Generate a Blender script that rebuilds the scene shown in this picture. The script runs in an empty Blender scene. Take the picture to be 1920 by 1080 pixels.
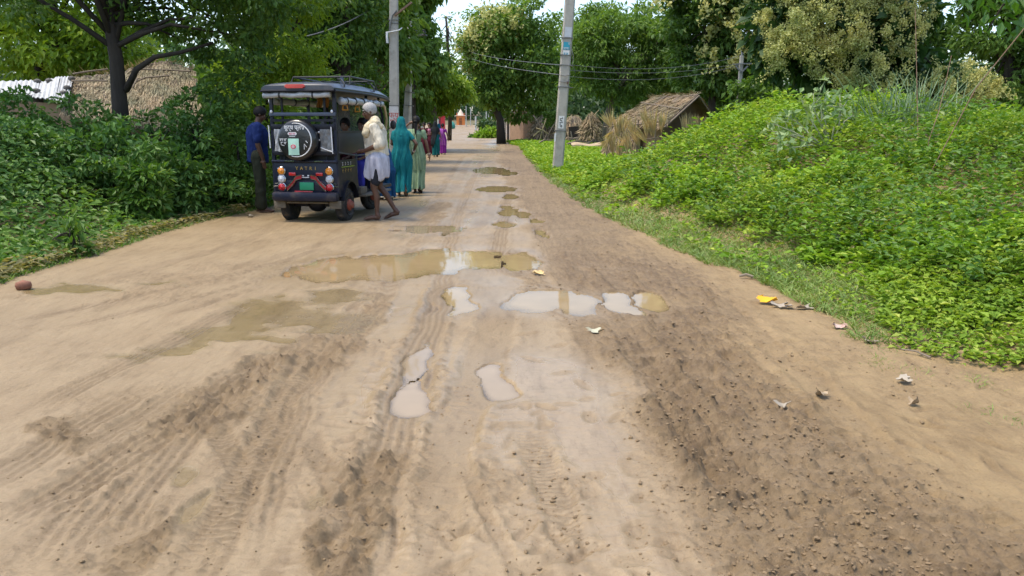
import bpy, bmesh, math, random
import numpy as np
from mathutils import Vector, Matrix, Euler

S = bpy.context.scene
COL = S.collection
PI = math.pi

# ---------------------------------------------------------------- camera
CAM_H, FPX, PITCH = 1.30, 1480.0, math.radians(11.6)
cam = bpy.data.objects.new('camera', bpy.data.cameras.new('camera'))
COL.objects.link(cam)
cam.data.sensor_width = 36.0
cam.data.lens = 36.0 * FPX / 1920.0
cam.data.clip_start = 0.05
cam.data.clip_end = 3000
cam.location = (0, 0, CAM_H)
cam.rotation_euler = (PI / 2 - PITCH, 0, 0)
S.camera = cam

# ---------------------------------------------------------------- sky and sun
SUN_EL, SUN_AZ = math.radians(69), math.radians(-102)      # azimuth from +Y towards +X
world = bpy.data.worlds.new('World')
S.world = world
world.use_nodes = True
_nt = world.node_tree
_bg = _nt.nodes['Background']
_sky = _nt.nodes.new('ShaderNodeTexSky')
_sky.sky_type = 'NISHITA'
_sky.sun_disc = False
_sky.sun_elevation = SUN_EL
_sky.sun_rotation = SUN_AZ
_sky.air_density = 1.0
_sky.dust_density = 2.2
_sky.ozone_density = 1.0
_nt.links.new(_sky.outputs[0], _bg.inputs[0])
_bg.inputs[1].default_value = 0.15
sun = bpy.data.objects.new('sun', bpy.data.lights.new('sun', 'SUN'))
COL.objects.link(sun)
sun.data.energy = 1.5
sun.data.angle = math.radians(13)
sun.data.color = (1.0, 0.91, 0.74)
_sd = Vector((math.sin(SUN_AZ) * math.cos(SUN_EL), math.cos(SUN_AZ) * math.cos(SUN_EL), math.sin(SUN_EL)))
sun.rotation_euler = (-_sd).to_track_quat('-Z', 'Y').to_euler()
S.view_settings.view_transform = 'Standard'
S.view_settings.look = 'None'
S.view_settings.gamma = 1.0
S.view_settings.use_curve_mapping = False
S.view_settings.exposure = 1.29
S.cycles.max_bounces = 6
S.cycles.diffuse_bounces = 3
S.cycles.glossy_bounces = 3
S.cycles.transmission_bounces = 4
S.cycles.transparent_max_bounces = 6
S.cycles.caustics_reflective = False
S.cycles.caustics_refractive = False

# ---------------------------------------------------------------- photograph geometry -> world
_sp, _cp = math.sin(PITCH), math.cos(PITCH)


def ray(u, v):
    a, b = (u - 960) / FPX, (540 - v) / FPX
    return Vector((a, _cp + b * _sp, -_sp + b * _cp))


def at(u, v, y):
    d = ray(u, v)
    return Vector((0, 0, CAM_H)) + d * (y / d.y)


def gp(u, v, z=0.0):
    d = ray(u, v)
    t = (z - CAM_H) / d.z
    return Vector((d.x * t, d.y * t, z))


# ---------------------------------------------------------------- noise
def _hash(ix, iy, seed):
    h = (ix.astype(np.uint32) * np.uint32(374761393) + iy.astype(np.uint32) * np.uint32(668265263) + np.uint32((seed * 974634577 + 12345) & 0xffffffff))
    h = (h ^ (h >> np.uint32(13))) * np.uint32(1274126177)
    h = h ^ (h >> np.uint32(16))
    return (h & np.uint32(0xffffff)).astype(np.float64) / float(0xffffff)


def vnoise(x, y, seed=0):
    x = np.asarray(x, float); y = np.asarray(y, float)
    fx, fy = np.floor(x), np.floor(y)
    ix, iy = fx.astype(np.int64), fy.astype(np.int64)
    tx, ty = x - fx, y - fy
    tx = tx * tx * (3 - 2 * tx); ty = ty * ty * (3 - 2 * ty)
    a = _hash(ix, iy, seed); b = _hash(ix + 1, iy, seed)
    c = _hash(ix, iy + 1, seed); d = _hash(ix + 1, iy + 1, seed)
    return (a + (b - a) * tx) * (1 - ty) + (c + (d - c) * tx) * ty


def fbm(x, y, seed=0, octv=4, gain=0.5):
    s, a, f, n = 0, 1.0, 1.0, 0
    for k in range(octv):
        s = s + a * (vnoise(x * f + 17.3 * k, y * f - 9.1 * k, seed + k) - 0.5)
        n += a; a *= gain; f *= 2.03
    return s / n * 2


def sstep(a, b, x):
    t = np.clip((np.asarray(x, float) - a) / (b - a), 0, 1)
    return t * t * (3 - 2 * t)


# ---------------------------------------------------------------- objects
def tag(o, label=None, cat=None, group=None, kind=None):
    if label: o['label'] = label
    if cat: o['category'] = cat
    if group: o['group'] = group
    if kind: o['kind'] = kind
    return o


def empty(name, loc=(0, 0, 0), rz=0.0, parent=None):
    o = bpy.data.objects.new(name, None)
    o.empty_display_size = 0.2
    COL.objects.link(o)
    o.location = loc
    o.rotation_euler = (0, 0, rz)
    if parent: o.parent = parent
    return o


def np_mesh(name, verts, faces_flat, nper, mat=None, parent=None, smooth=False, attrs=None, matidx=None):
    """verts (N,3); faces_flat 1-D index list, nper = int (all equal) or array of loop totals."""
    me = bpy.data.meshes.new(name)
    verts = np.asarray(verts, np.float32); faces_flat = np.asarray(faces_flat, np.int32).ravel()
    me.vertices.add(len(verts)); me.vertices.foreach_set('co', verts.ravel())
    me.loops.add(len(faces_flat)); me.loops.foreach_set('vertex_index', faces_flat)
    if np.isscalar(nper):
        nf = len(faces_flat) // nper
        tot = np.full(nf, nper, np.int32)
    else:
        tot = np.asarray(nper, np.int32); nf = len(tot)
    st = np.concatenate(([0], np.cumsum(tot)[:-1])).astype(np.int32)
    me.polygons.add(nf); me.polygons.foreach_set('loop_start', st); me.polygons.foreach_set('loop_total', tot)
    if matidx is not None: me.polygons.foreach_set('material_index', np.asarray(matidx, np.int32))
    me.update(calc_edges=True)
    if smooth: me.polygons.foreach_set('use_smooth', np.ones(nf, bool))
    else: me.polygons.foreach_set('use_smooth', np.zeros(nf, bool))
    if attrs:
        for k, a in attrs.items():
            at_ = me.attributes.new(k, 'FLOAT', 'POINT'); at_.data.foreach_set('value', np.asarray(a, np.float32))
    o = bpy.data.objects.new(name, me)
    COL.objects.link(o)
    for m in (mat if isinstance(mat, (list, tuple)) else [mat]):
        if m: me.materials.append(m)
    if parent: o.parent = parent
    return o


class MB:
    """collects simple shapes and links them as ONE mesh object"""
    def __init__(s): s.v, s.f, s.mi, s.m = [], [], [], 0
    def add(s, vs, fs, M=None):
        k = len(s.v)
        s.v += [tuple(M @ Vector(p)) if M is not None else tuple(p) for p in vs]
        s.f += [tuple(i + k for i in f) for f in fs]
        s.mi += [s.m] * len(fs)
        return s
    def box(s, c, d, M=None, rz=0.0, bev=0.0):
        x, y, z = d[0] / 2, d[1] / 2, d[2] / 2
        R = Matrix.Translation(Vector(c)) @ Matrix.Rotation(rz, 4, 'Z')
        if M is not None: R = M @ R
        if bev <= 0:
            vs = [(-x, -y, -z), (x, -y, -z), (x, y, -z), (-x, y, -z), (-x, -y, z), (x, -y, z), (x, y, z), (-x, y, z)]
            fs = [(0, 3, 2, 1), (4, 5, 6, 7), (0, 1, 5, 4), (1, 2, 6, 5), (2, 3, 7, 6), (3, 0, 4, 7)]
            return s.add(vs, fs, R)
        b = min(bev, x * .9, y * .9, z * .9)
        bm = bmesh.new(); bmesh.ops.create_cube(bm, size=1)
        for q in bm.verts: q.co = Vector((q.co.x * 2 * x, q.co.y * 2 * y, q.co.z * 2 * z))
        bmesh.ops.bevel(bm, geom=list(bm.edges), offset=b, segments=2, affect='EDGES', profile=.5)
        bm.verts.index_update()
        s.add([q.co[:] for q in bm.verts], [[q.index for q in f.verts] for f in bm.faces], R); bm.free()
        return s
    def tube(s, pts, r, n=8, cap=True, M=None, sq=1.0):
        pts = [Vector(p) for p in pts]
        rs = r if isinstance(r, (list, tuple, np.ndarray)) else [r] * len(pts)
        vs, fs = [], []
        up = None
        for i, p in enumerate(pts):
            t = (pts[min(i + 1, len(pts) - 1)] - pts[max(i - 1, 0)])
            if t.length < 1e-9: t = Vector((0, 0, 1))
            t.normalize()
            if up is None:
                up = Vector((0, 0, 1)) if abs(t.z) < 0.95 else Vector((0, 1, 0))
            a = (up - t * up.dot(t))
            if a.length < 1e-6: a = t.orthogonal()
            a.normalize(); up = a
            b = t.cross(a)
            for k in range(n):
                th = 2 * PI * k / n
                vs.append(p + (a * math.cos(th) + b * math.sin(th) * sq) * rs[i])
        for i in range(len(pts) - 1):
            for k in range(n):
                k2 = (k + 1) % n
                fs.append((i * n + k, i * n + k2, (i + 1) * n + k2, (i + 1) * n + k))
        if cap:
            fs.append(tuple(range(n - 1, -1, -1))); fs.append(tuple((len(pts) - 1) * n + k for k in range(n)))
        return s.add(vs, fs, M)
    def bar(s, a, b, w, h=None, M=None):
        """rectangular bar from a to b"""
        a, b = Vector(a), Vector(b); h = h or w
        t = (b - a).normalized()
        u = Vector((0, 0, 1)) if abs(t.z) < .95 else Vector((0, 1, 0))
        x = t.cross(u).normalized(); z = x.cross(t)
        vs = []
        for p in (a, b):
            for i, j in ((-1, -1), (1, -1), (1, 1), (-1, 1)):
                vs.append(p + x * (i * w / 2) + z * (j * h / 2))
        fs = [(0, 1, 2, 3), (7, 6, 5, 4), (0, 4, 5, 1), (1, 5, 6, 2), (2, 6, 7, 3), (3, 7, 4, 0)]
        return s.add(vs, fs, M)
    def lathe(s, prof, n=24, M=None):
        """prof list of (r, z) about local Z"""
        vs, fs = [], []
        for r, z in prof:
            for k in range(n):
                th = 2 * PI * k / n
                vs.append((r * math.cos(th), r * math.sin(th), z))
        for i in range(len(prof) - 1):
            for k in range(n):
                k2 = (k + 1) % n
                fs.append((i * n + k, i * n + k2, (i + 1) * n + k2, (i + 1) * n + k))
        if prof[0][0] > 1e-6: fs.append(tuple(range(n - 1, -1, -1)))
        if prof[-1][0] > 1e-6: fs.append(tuple((len(prof) - 1) * n + k for k in range(n)))
        return s.add(vs, fs, M)
    def ell(s, c, r, nu=14, nv=9, M=None):
        vs, fs = [], []
        for j in range(nv + 1):
            ph = PI * j / nv
            for k in range(nu):
                th = 2 * PI * k / nu
                vs.append((c[0] + r[0] * math.sin(ph) * math.cos(th), c[1] + r[1] * math.sin(ph) * math.sin(th), c[2] - r[2] * math.cos(ph)))
        for j in range(nv):
            for k in range(nu):
                k2 = (k + 1) % nu
                fs.append((j * nu + k, j * nu + k2, (j + 1) * nu + k2, (j + 1) * nu + k))
        return s.add(vs, fs, M)
    def prism(s, outline, y0, y1, M=None):
        """outline [(x,z)...] counter-clockwise seen from -y, extruded along y"""
        n = len(outline)
        vs = [(x, y0, z) for x, z in outline] + [(x, y1, z) for x, z in outline]
        fs = [tuple(range(n)), tuple(range(2 * n - 1, n - 1, -1))] + [(i, i + n, (i + 1) % n + n, (i + 1) % n) for i in range(n)]
        return s.add(vs, fs, M)
    def loft(s, rings, cap=True, M=None):
        n = len(rings[0]); vs = [p for r in rings for p in r]; fs = []
        for i in range(len(rings) - 1):
            for k in range(n):
                k2 = (k + 1) % n
                fs.append((i * n + k, i * n + k2, (i + 1) * n + k2, (i + 1) * n + k))
        if cap:
            fs.append(tuple(range(n - 1, -1, -1))); fs.append(tuple((len(rings) - 1) * n + k for k in range(n)))
        return s.add(vs, fs, M)
    def sheet(s, grid, M=None):
        """open grid of points (rows of equal length)"""
        n = len(grid[0]); vs = [p for r in grid for p in r]
        fs = [(i * n + k, i * n + k + 1, (i + 1) * n + k + 1, (i + 1) * n + k) for i in range(len(grid) - 1) for k in range(n - 1)]
        return s.add(vs, fs, M)
    def build(s, name, mat, parent=None, smooth=False):
        me = bpy.data.meshes.new(name)
        me.from_pydata(s.v, [], s.f)
        me.polygons.foreach_set('material_index', s.mi)
        if smooth is True: me.polygons.foreach_set('use_smooth', [True] * len(s.f))
        me.update()
        bm = bmesh.new(); bm.from_mesh(me)
        bmesh.ops.recalc_face_normals(bm, faces=bm.faces)
        if smooth == 'auto':
            for f in bm.faces: f.smooth = True
            for e in bm.edges:
                if len(e.link_faces) == 2 and e.calc_face_angle(0) > 0.7: e.smooth = False
        bm.to_mesh(me); bm.free()
        for m in (mat if isinstance(mat, (list, tuple)) else [mat]): me.materials.append(m)
        o = bpy.data.objects.new(name, me); COL.objects.link(o)
        if parent: o.parent = parent
        return o


def dup(o, parent=None):
    """a copy of a thing with copies of its parts and sub-parts (mesh data shared)"""
    c = o.copy(); COL.objects.link(c)
    if parent is not None: c.parent = parent
    for ch in list(o.children): dup(ch, c)
    return c


# ---------------------------------------------------------------- materials
_MATS = {}


def nodes_of(name):
    m = bpy.data.materials.new(name); m.use_nodes = True
    nt = m.node_tree
    return m, nt, nt.nodes, nt.links, nt.nodes['Principled BSDF']


def ramp(nd, lk, src, stops):
    r = nd.new('ShaderNodeValToRGB')
    e = r.color_ramp.elements
    while len(e) < len(stops): e.new(0.5)
    for q, (p, c) in zip(e, stops):
        q.position = p; q.color = (*c, 1) if len(c) == 3 else c
    lk.new(src, r.inputs[0])
    return r.outputs[0]


def mixc(nd, lk, fac, a, b, mode='MIX'):
    m = nd.new('ShaderNodeMix'); m.data_type = 'RGBA'; m.blend_type = mode
    for sock, val in ((m.inputs[0], fac), (m.inputs[6], a), (m.inputs[7], b)):
        if hasattr(val, 'is_output'): lk.new(val, sock)
        elif isinstance(val, (int, float)): sock.default_value = val
        else: sock.default_value = (*val, 1)
    return m.outputs[2]


def noise(nd, lk, scale, detail=4, rough=.55, vec=None, dim='3D', stretch=None):
    n = nd.new('ShaderNodeTexNoise'); n.inputs['Scale'].default_value = scale
    n.inputs['Detail'].default_value = detail; n.inputs['Roughness'].default_value = rough
    tc = nd.new('ShaderNodeTexCoord')
    src = vec or tc.outputs['Object']
    if stretch:
        mp = nd.new('ShaderNodeMapping'); mp.inputs['Scale'].default_value = stretch
        lk.new(src, mp.inputs[0]); src = mp.outputs[0]
    lk.new(src, n.inputs['Vector'])
    return n.outputs['Fac']


def surf(name, c1, c2=None, rough=.6, metal=0.0, scale=6.0, bump=0.0, bscale=None, spec=.5, coat=0.0, stretch=None, dirt=None, dirt_amt=.5, alpha=None, trans=0.0):
    """plain surface with two-tone noise, optional dirt blotches and bump"""
    if name in _MATS: return _MATS[name]
    m, nt, nd, lk, p = nodes_of(name)
    c2 = c2 or tuple(x * .8 for x in c1)
    f = noise(nd, lk, scale, 5, .6, stretch=stretch)
    col = ramp(nd, lk, f, [(.3, c1), (.7, c2)])
    if dirt:
        f2 = noise(nd, lk, scale * .7 + 1.3, 6, .7)
        f2 = ramp(nd, lk, f2, [(.5, (0, 0, 0)), (.72, (dirt_amt,) * 3)])
        col = mixc(nd, lk, f2, col, dirt)
    lk.new(col, p.inputs['Base Color'])
    p.inputs['Roughness'].default_value = rough
    p.inputs['Metallic'].default_value = metal
    p.inputs['Specular IOR Level'].default_value = spec
    if coat: p.inputs['Coat Weight'].default_value = coat; p.inputs['Coat Roughness'].default_value = .06
    if alpha is not None: p.inputs['Alpha'].default_value = alpha
    if trans: p.inputs['Transmission Weight'].default_value = trans
    if bump:
        b = nd.new('ShaderNodeBump'); b.inputs['Strength'].default_value = 1.0; b.inputs['Distance'].default_value = bump
        lk.new(noise(nd, lk, bscale or scale * 4, 4, .6, stretch=stretch), b.inputs['Height'])
        lk.new(b.outputs[0], p.inputs['Normal'])
    _MATS[name] = m
    return m


def leafmat(name, ca, cb, cc=None, trans=.35, tcol=None, rough=.5, clump=1.1, spec=.35):
    """leaf: hue differs from leaf to leaf and from clump to clump; light passes through"""
    if name in _MATS: return _MATS[name]
    m, nt, nd, lk, p = nodes_of(name)
    g = nd.new('ShaderNodeNewGeometry')
    col = ramp(nd, lk, g.outputs['Random Per Island'], [(0.0, ca), (.75, cb), (1.0, cc or cb)])
    f = noise(nd, lk, clump, 2, .5)
    v = ramp(nd, lk, f, [(.3, (.62, .72, .62)), (.7, (1.25, 1.15, 1.0))])
    col = mixc(nd, lk, 1.0, col, v, 'MULTIPLY')
    lk.new(col, p.inputs['Base Color'])
    p.inputs['Roughness'].default_value = rough
    p.inputs['Specular IOR Level'].default_value = spec
    t = nd.new('ShaderNodeBsdfTranslucent')
    tc = mixc(nd, lk, 1.0, col, tcol or (1.5, 1.5, .55), 'MULTIPLY')
    lk.new(tc, t.inputs[0])
    mx = nd.new('ShaderNodeMixShader'); mx.inputs[0].default_value = trans
    lk.new(p.outputs[0], mx.inputs[1]); lk.new(t.outputs[0], mx.inputs[2])
    lk.new(mx.outputs[0], nd['Material Output'].inputs['Surface'])
    _MATS[name] = m
    return m
# ================================================================ THE GROUND
def _edge(pts):
    q = sorted((gp(u, v).y, gp(u, v).x) for u, v in pts)
    return np.array([a for a, b in q]), np.array([b for a, b in q])


_ry, _rx = _edge([(1920, 712), (1800, 690), (1680, 672), (1560, 590), (1420, 520), (1330, 490), (1240, 455), (1130, 405), (1060, 360), (1010, 320), (985, 290), (975, 275)])
_ry = np.concatenate(([1.0], _ry, [75., 110., 150.])); _rx = np.concatenate(([4.6], _rx, [-1.6, -4.2, -6.0]))
_ly, _lx = _edge([(-60, 545), (0, 524), (60, 505), (160, 478), (280, 440), (420, 405), (500, 386)])
_ly = np.concatenate(([1.0], _ly, [18., 28., 40., 70., 110., 150.])); _lx = np.concatenate(([-4.3], _lx, [-4.1, -4.2, -5.0, -7.2, -12.0, -17.0]))


def xr_edge(y): return np.interp(y, _ry, _rx)
def xl_edge(y): return np.interp(y, _ly, _lx)


def G(x, y):
    """broad shape of the land"""
    x = np.asarray(x, float); y = np.asarray(y, float)
    z = 1.25 * np.clip((y - 60) / 82, 0, 2.2) ** 2
    s = x - xr_edge(y)
    # spoil heap on the right
    k = np.interp(y, [5, 9, 15, 30], [.22, .32, .55, .5])
    s0 = np.interp(y, [0, 9, 15, 17, 19, 22, 26, 34], [.6, .7, .55, 1.1, 2.1, 3.6, 5.5, 9.0])
    hm = np.interp(y, [3, 9, 15, 20, 26, 36], [.9, 1.2, 1.55, 1.45, 1.0, .3])
    q = np.maximum(s - s0, 0)
    z = z + hm * np.tanh(k * q / hm) * (1 + .16 * fbm(x * .55, y * .55, 5, 3)) * (1 - .62 * sstep(4.3, 9.0, s)) + .06 * sstep(0, .8, s)
    # low bank on the left
    t = xl_edge(y) - x
    z = z + (0.55 * sstep(0.15, 3.2, t) * (1 - .4 * sstep(30, 60, y))) * (1 + .25 * fbm(x * .5, y * .5, 9, 3))
    return z


def _P(pts): return np.array([gp(u, v)[:2] for u, v in pts])


# ---- puddles: unions of ellipses given where they lie on the road (centre, half sizes), water depth
PUDDLES = [
    ('wide central puddle mirroring the pale sky behind the rickshaw', [(640, 502, 100, 23), (730, 496, 95, 27), (830, 485, 88, 23), (890, 484, 62, 20)], .05, 'mirror'),
    ('small mirror puddle between clods right of the wide central one', [(975, 488, 40, 17), (1000, 494, 20, 10)], .04, 'mirror'),
    ('narrow upright sheet of water with sky glare in the middle of the road', [(862, 560, 27, 27)], .03, 'mirror'),
    ('long shallow puddle holding the reflection of the concrete pole', [(1000, 562, 60, 22), (1072, 566, 52, 23), (1040, 560, 50, 18)], .04, 'mirror'),
    ('olive puddle beside the brown clods, left of a pair', [(1160, 564, 36, 22), (1180, 575, 22, 14)], .05, 'mirror'),
    ('olive puddle beside the brown clods, right of a pair', [(1226, 562, 28, 18), (1210, 553, 18, 8)], .05, 'mirror'),
    ('small bright oval puddle in the central wheel track', [(770, 756, 33, 32), (776, 735, 24, 16)], .03, 'pale'),
    ('pale shallow puddle with foam right of the central wheel track', [(942, 722, 36, 28), (930, 705, 26, 14)], .022, 'pale'),
    ('long film of water in the central wheel track above the oval puddle', [(790, 680, 20, 42)], .02, 'pale'),
    ('murky olive film of water left of the tyre ridge', [(520, 585, 130, 36), (420, 625, 80, 24), (610, 555, 80, 26), (470, 640, 80, 18), (650, 600, 60, 22)], .014, 'stain'),
    ('thin olive film at the lower left of the puddles', [(235, 678, 70, 12), (310, 660, 60, 14)], .014, 'stain'),
    ('thin olive film near the left verge', [(150, 538, 80, 9), (310, 528, 60, 7)], .014, 'stain'),
    ('small olive puddle at the front beside the fork of tyre tracks', [(380, 950, 24, 46), (350, 895, 26, 16)], .013, 'stain'),
    ('small olive puddle with foam at the front', [(572, 950, 26, 34)], .014, 'stain'),
    ('oval brown puddle at the far end of the wet patch', [(932, 354, 36, 5.5)], .05, 'olive'),
    ('ragged far puddle nearest the bend', [(920, 319, 32, 6), (950, 324, 20, 4)], .05, 'olive'),
    ('small far puddle below the oval one', [(957, 368, 14, 5)], .05, 'olive'),
    ('broken far puddle among clods', [(955, 398, 20, 8), (985, 402, 18, 6), (948, 388, 12, 4)], .05, 'olive'),
    ('little olive puddle among clods', [(945, 420, 18, 6)], .05, 'olive'),
    ('little olive puddle at the clod strip', [(1006, 414, 14, 5), (1020, 438, 10, 6)], .05, 'olive'),
    ('pale wet film left of the far puddles', [(800, 430, 60, 10)], .012, 'pale'),
]
PW = []
for lab, els, dep, kind in PUDDLES:
    q = []
    for u, v, ru, rv in els:
        c = gp(u, v); rx = ru * c.y / FPX; ry = (gp(u, v - rv).y - gp(u, v + rv).y) / 2
        q.append((c.x, c.y, rx, ry))
    PW.append((lab, q, dep, kind))


def puddle_field(q, x, y):
    """1 at the middle, 0 on the shore, negative outside"""
    nx = x + .10 * fbm(x * 3, y * 3, 21, 3) ; ny = y + .22 * fbm(x * 3 + 9, y * 3, 22, 3)
    b = np.full(x.shape, -9.0)
    for cx, cy, rx, ry in q:
        d = np.sqrt(((nx - cx) / rx) ** 2 + ((ny - cy) / ry) ** 2)
        b = np.maximum(b, 1 - d)
    return b


# ---- wheel tracks: path in the photo, half width (m), depth (m), tread, crumble, wet
RUTS = [
    ([(610, 635), (540, 740), (470, 880), (400, 1010), (350, 1120)], .085, .020, 1, .6),
    ([(375, 760), (430, 850), (480, 920)], .06, .014, 1, .6),
    ([(450, 730), (500, 800), (520, 850)], .05, .010, 1, .4),
    ([(560, 640), (430, 720), (300, 810), (120, 920), (-60, 1020)], .11, .022, 2, .8),
    ([(520, 660), (420, 740), (330, 830), (230, 960), (160, 1090)], .10, .014, 2, .5),
    ([(300, 720), (150, 800), (0, 890), (-120, 950)], .09, .012, 2, .4),
    ([(400, 700), (250, 790), (60, 900)], .07, .010, 2, .4),
    ([(250, 860), (140, 980), (60, 1090)], .10, .014, 2, .6),
    ([(340, 880), (250, 1000), (200, 1090)], .09, .012, 2, .6),
    ([(0, 610), (170, 570), (330, 540), (480, 505), (620, 460)], .07, .010, 1, .5),
    ([(60, 625), (250, 585), (420, 545), (560, 500)], .06, .008, 1, .4),
    ([(300, 600), (420, 560), (520, 525)], .05, .009, 1, .5),
    ([(840, 520), (815, 600), (780, 690), (745, 800), (715, 900), (690, 1000), (665, 1120)], .10, .024, 2, 1.0),
    ([(985, 1120), (880, 900), (860, 800)], .025, .016, 0, .3),
    ([(760, 1120), (800, 960), (830, 850), (880, 740), (920, 640), (950, 560)], .12, .022, 0, .3),
    ([(985, 780), (1020, 880), (1060, 980), (1100, 1100)], .07, .014, 1, .4),
    ([(930, 620), (950, 680), (960, 720)], .03, .008, 0, .3),
    ([(1000, 560), (1060, 600), (1100, 640), (1120, 700)], .05, .010, 1, .5),
    ([(720, 520), (660, 580), (620, 640)], .05, .012, 1, .6),
    ([(900, 345), (880, 390), (830, 430), (760, 470)], .11, .025, 0, .2),
    ([(930, 340), (920, 400), (880, 440)], .10, .02, 0, .2),
    ([(1010, 320), (1040, 400), (1110, 480), (1200, 560), (1280, 640)], .12, .03, 2, 1.0),
    ([(985, 340), (1010, 430), (1060, 520), (1130, 600)], .10, .025, 2, .9),
    ([(1330, 540), (1420, 620), (1560, 760), (1760, 960)], .09, .016, 0, .3),
    ([(1180, 640), (1260, 760), (1380, 900), (1560, 1090)], .12, .016, 2, .8),
    ([(560, 780), (600, 860), (640, 960), (640, 1090)], .05, .012, 0, .7),
    ([(680, 830), (660, 960), (610, 1090)], .06, .014, 1, .9),
    ([(530, 880), (560, 900), (620, 1010), (600, 1090)], .03, .010, 0, .6),
    ([(1000, 840), (1090, 900), (1180, 1000)], .04, .01, 0, .4),
    ([(880, 930), (960, 990), (1060, 1070)], .04, .014, 0, .7),
    ([(905, 300), (880, 350), (850, 420), (838, 500), (815, 600)], .09, .022, 2, .6),
    ([(960, 300), (955, 360), (940, 440), (925, 520)], .09, .022, 2, .7),
    ([(870, 290), (830, 350), (790, 430), (740, 520), (690, 600)], .08, .018, 1, .5),
    ([(1000, 300), (1080, 420), (1190, 520), (1300, 600), (1420, 720)], .07, .016, 2, .8),
    ([(1040, 420), (1090, 520), (1150, 600), (1230, 700), (1330, 840), (1440, 1000)], .10, .018, 2, .8),
    ([(480, 560), (360, 620), (200, 700), (40, 790)], .08, .010, 2, .5),
    ([(700, 560), (620, 650), (560, 760), (500, 900), (470, 1080)], .07, .012, 2, .5),
    ([(600, 330), (560, 400), (470, 450), (330, 490), (150, 540)], .10, .012, 0, .3),
    ([(700, 420), (640, 450), (520, 480), (380, 520)], .08, .012, 0, .3),
    ([(880, 300), (850, 360), (800, 400), (700, 450)], .12, .02, 0, .3),
]


def path_dist(pts, x, y):
    """signed distance and arc length to a polyline"""
    P = _P(pts)
    # resample smooth
    t = np.linspace(0, len(P) - 1, (len(P) - 1) * 6 + 1)
    P = np.stack([np.interp(t, np.arange(len(P)), P[:, 0]), np.interp(t, np.arange(len(P)), P[:, 1])], 1)
    for _ in range(4): P[1:-1] = .25 * P[:-2] + .5 * P[1:-1] + .25 * P[2:]
    best = np.full(x.shape, 9.0); sd = np.zeros(x.shape); arc = np.zeros(x.shape); L = 0.0
    for a, b in zip(P[:-1], P[1:]):
        e = b - a; l = math.hypot(*e) + 1e-9
        px, py = x - a[0], y - a[1]
        tt = np.clip((px * e[0] + py * e[1]) / l ** 2, 0, 1)
        dx, dy = px - tt * e[0], py - tt * e[1]
        d = np.sqrt(dx * dx + dy * dy)
        w = d < best
        best[w] = d[w]; sd[w] = (np.sign(e[0] * py - e[1] * px) * d)[w]; arc[w] = (L + tt * l)[w]
        L += l
    return best, sd, arc, L


# ---- the road sheet: fine rows close by, coarser far away
_vs = np.linspace(1200, 263, 520)
_rows = np.array([gp(960, v).y for v in _vs])
_rows = np.concatenate((_rows, np.geomspace(_rows[-1] * 1.03, 150, 34)))
NC = 740
_tt = np.linspace(0, 1, NC)
_xl = -np.minimum(2.6 + .62 * _rows, np.where(_rows < 30, 7.5, 7.5 + (_rows - 30) * .12))
_xr = np.minimum(2.9 + .50 * _rows, np.where(_rows < 30, 5.2, 5.2 + (_rows - 30) * .02))
RX = _xl[:, None] + (_xr - _xl)[:, None] * _tt[None, :]
RY = np.repeat(_rows[:, None], NC, 1)
_dy = np.gradient(_rows)
x, y = RX.ravel(), RY.ravel()
dyv = np.repeat(np.abs(_dy), NC)
lod = 1 / (1 + (dyv / .05) ** 2)                            # fade detail finer than the rows
z = G(x, y)
z += .018 * fbm(x * .55, y * .55, 31, 3) + .007 * fbm(x * 3.1, y * 3.1, 33, 3)
# where the loose brown clods, the sand and the slick mud lie
_cy1, _cx1 = _edge([(930, 300), (960, 360), (985, 420), (1030, 520), (1050, 600), (1100, 680), (1180, 780), (1250, 880), (1330, 980), (1440, 1100)])
_cy2, _cx2 = _edge([(1000, 300), (1060, 365), (1130, 415), (1250, 490), (1330, 560), (1350, 640), (1380, 720), (1520, 800), (1700, 900), (1960, 1090)])
wob = .22 * fbm(x * 1.3, y * 1.3, 41, 4)
c1 = np.interp(y, _cy1, _cx1) + wob; c2 = np.interp(y, _cy2, _cx2) + wob * 1.3
strip = sstep(-.15, .25, x - c1) * (1 - sstep(-.15, .35, x - c2))
sand = sstep(-.25, .55, x - (c1 * .45 + c2 * .55) + .5 * fbm(x * 2, y * 2, 43, 3)) * (1 - sstep(14, 26, y))
patch = sstep(.12, .42, fbm(x * 1.1, y * 1.1, 45, 4)) * .75
leftridge = np.zeros_like(x)
for pts, w in (([(620, 640), (520, 690), (430, 740), (360, 790)], .28), ([(570, 660), (600, 690)], .22), ([(260, 1060), (330, 960)], .11), ([(80, 800), (150, 830)], .10), ([(720, 860), (690, 960), (670, 1080)], .09), ([(590, 1000), (620, 1080)], .08), ([(720, 530), (700, 600), (640, 660)], .10), ([(830, 380), (800, 420)], .25), ([(940, 470), (1010, 540)], .2)):
    d, _, _, _ = path_dist(pts, x, y)
    leftridge = np.maximum(leftridge, 1 - sstep(.3 * w, w, d + .12 * fbm(x * 4, y * 4, 47, 3)))
clod = np.clip(np.maximum(strip * (.55 + .45 * sstep(-.2, .3, fbm(x * 1.7, y * 1.7, 49, 3))), np.maximum(leftridge, patch * .5)), 0, 1)
sandrough = sand * (.25 + .75 * sstep(-.05, .35, fbm(x * 1.5, y * 1.5 , 51, 4)))
lump = sstep(.50, .82, vnoise(x * 22 + 3 * vnoise(x * 9, y * 9, 1), y * 22, 53)) * .6 + sstep(.52, .8, vnoise(x * 46, y * 46, 54)) * .3
big = sstep(.60, .9, vnoise(x * 9 + vnoise(x * 20, y * 20, 2), y * 9, 55))
fine = sstep(.50, .80, vnoise(x * 70 + vnoise(x * 30, y * 30, 3), y * 70, 56))
ridge = (1 - np.abs(fbm(x * 6.5 + .3 * fbm(x * 3, y * 3, 6, 2), y * 4.2, 57, 3))) ** 4
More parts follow.
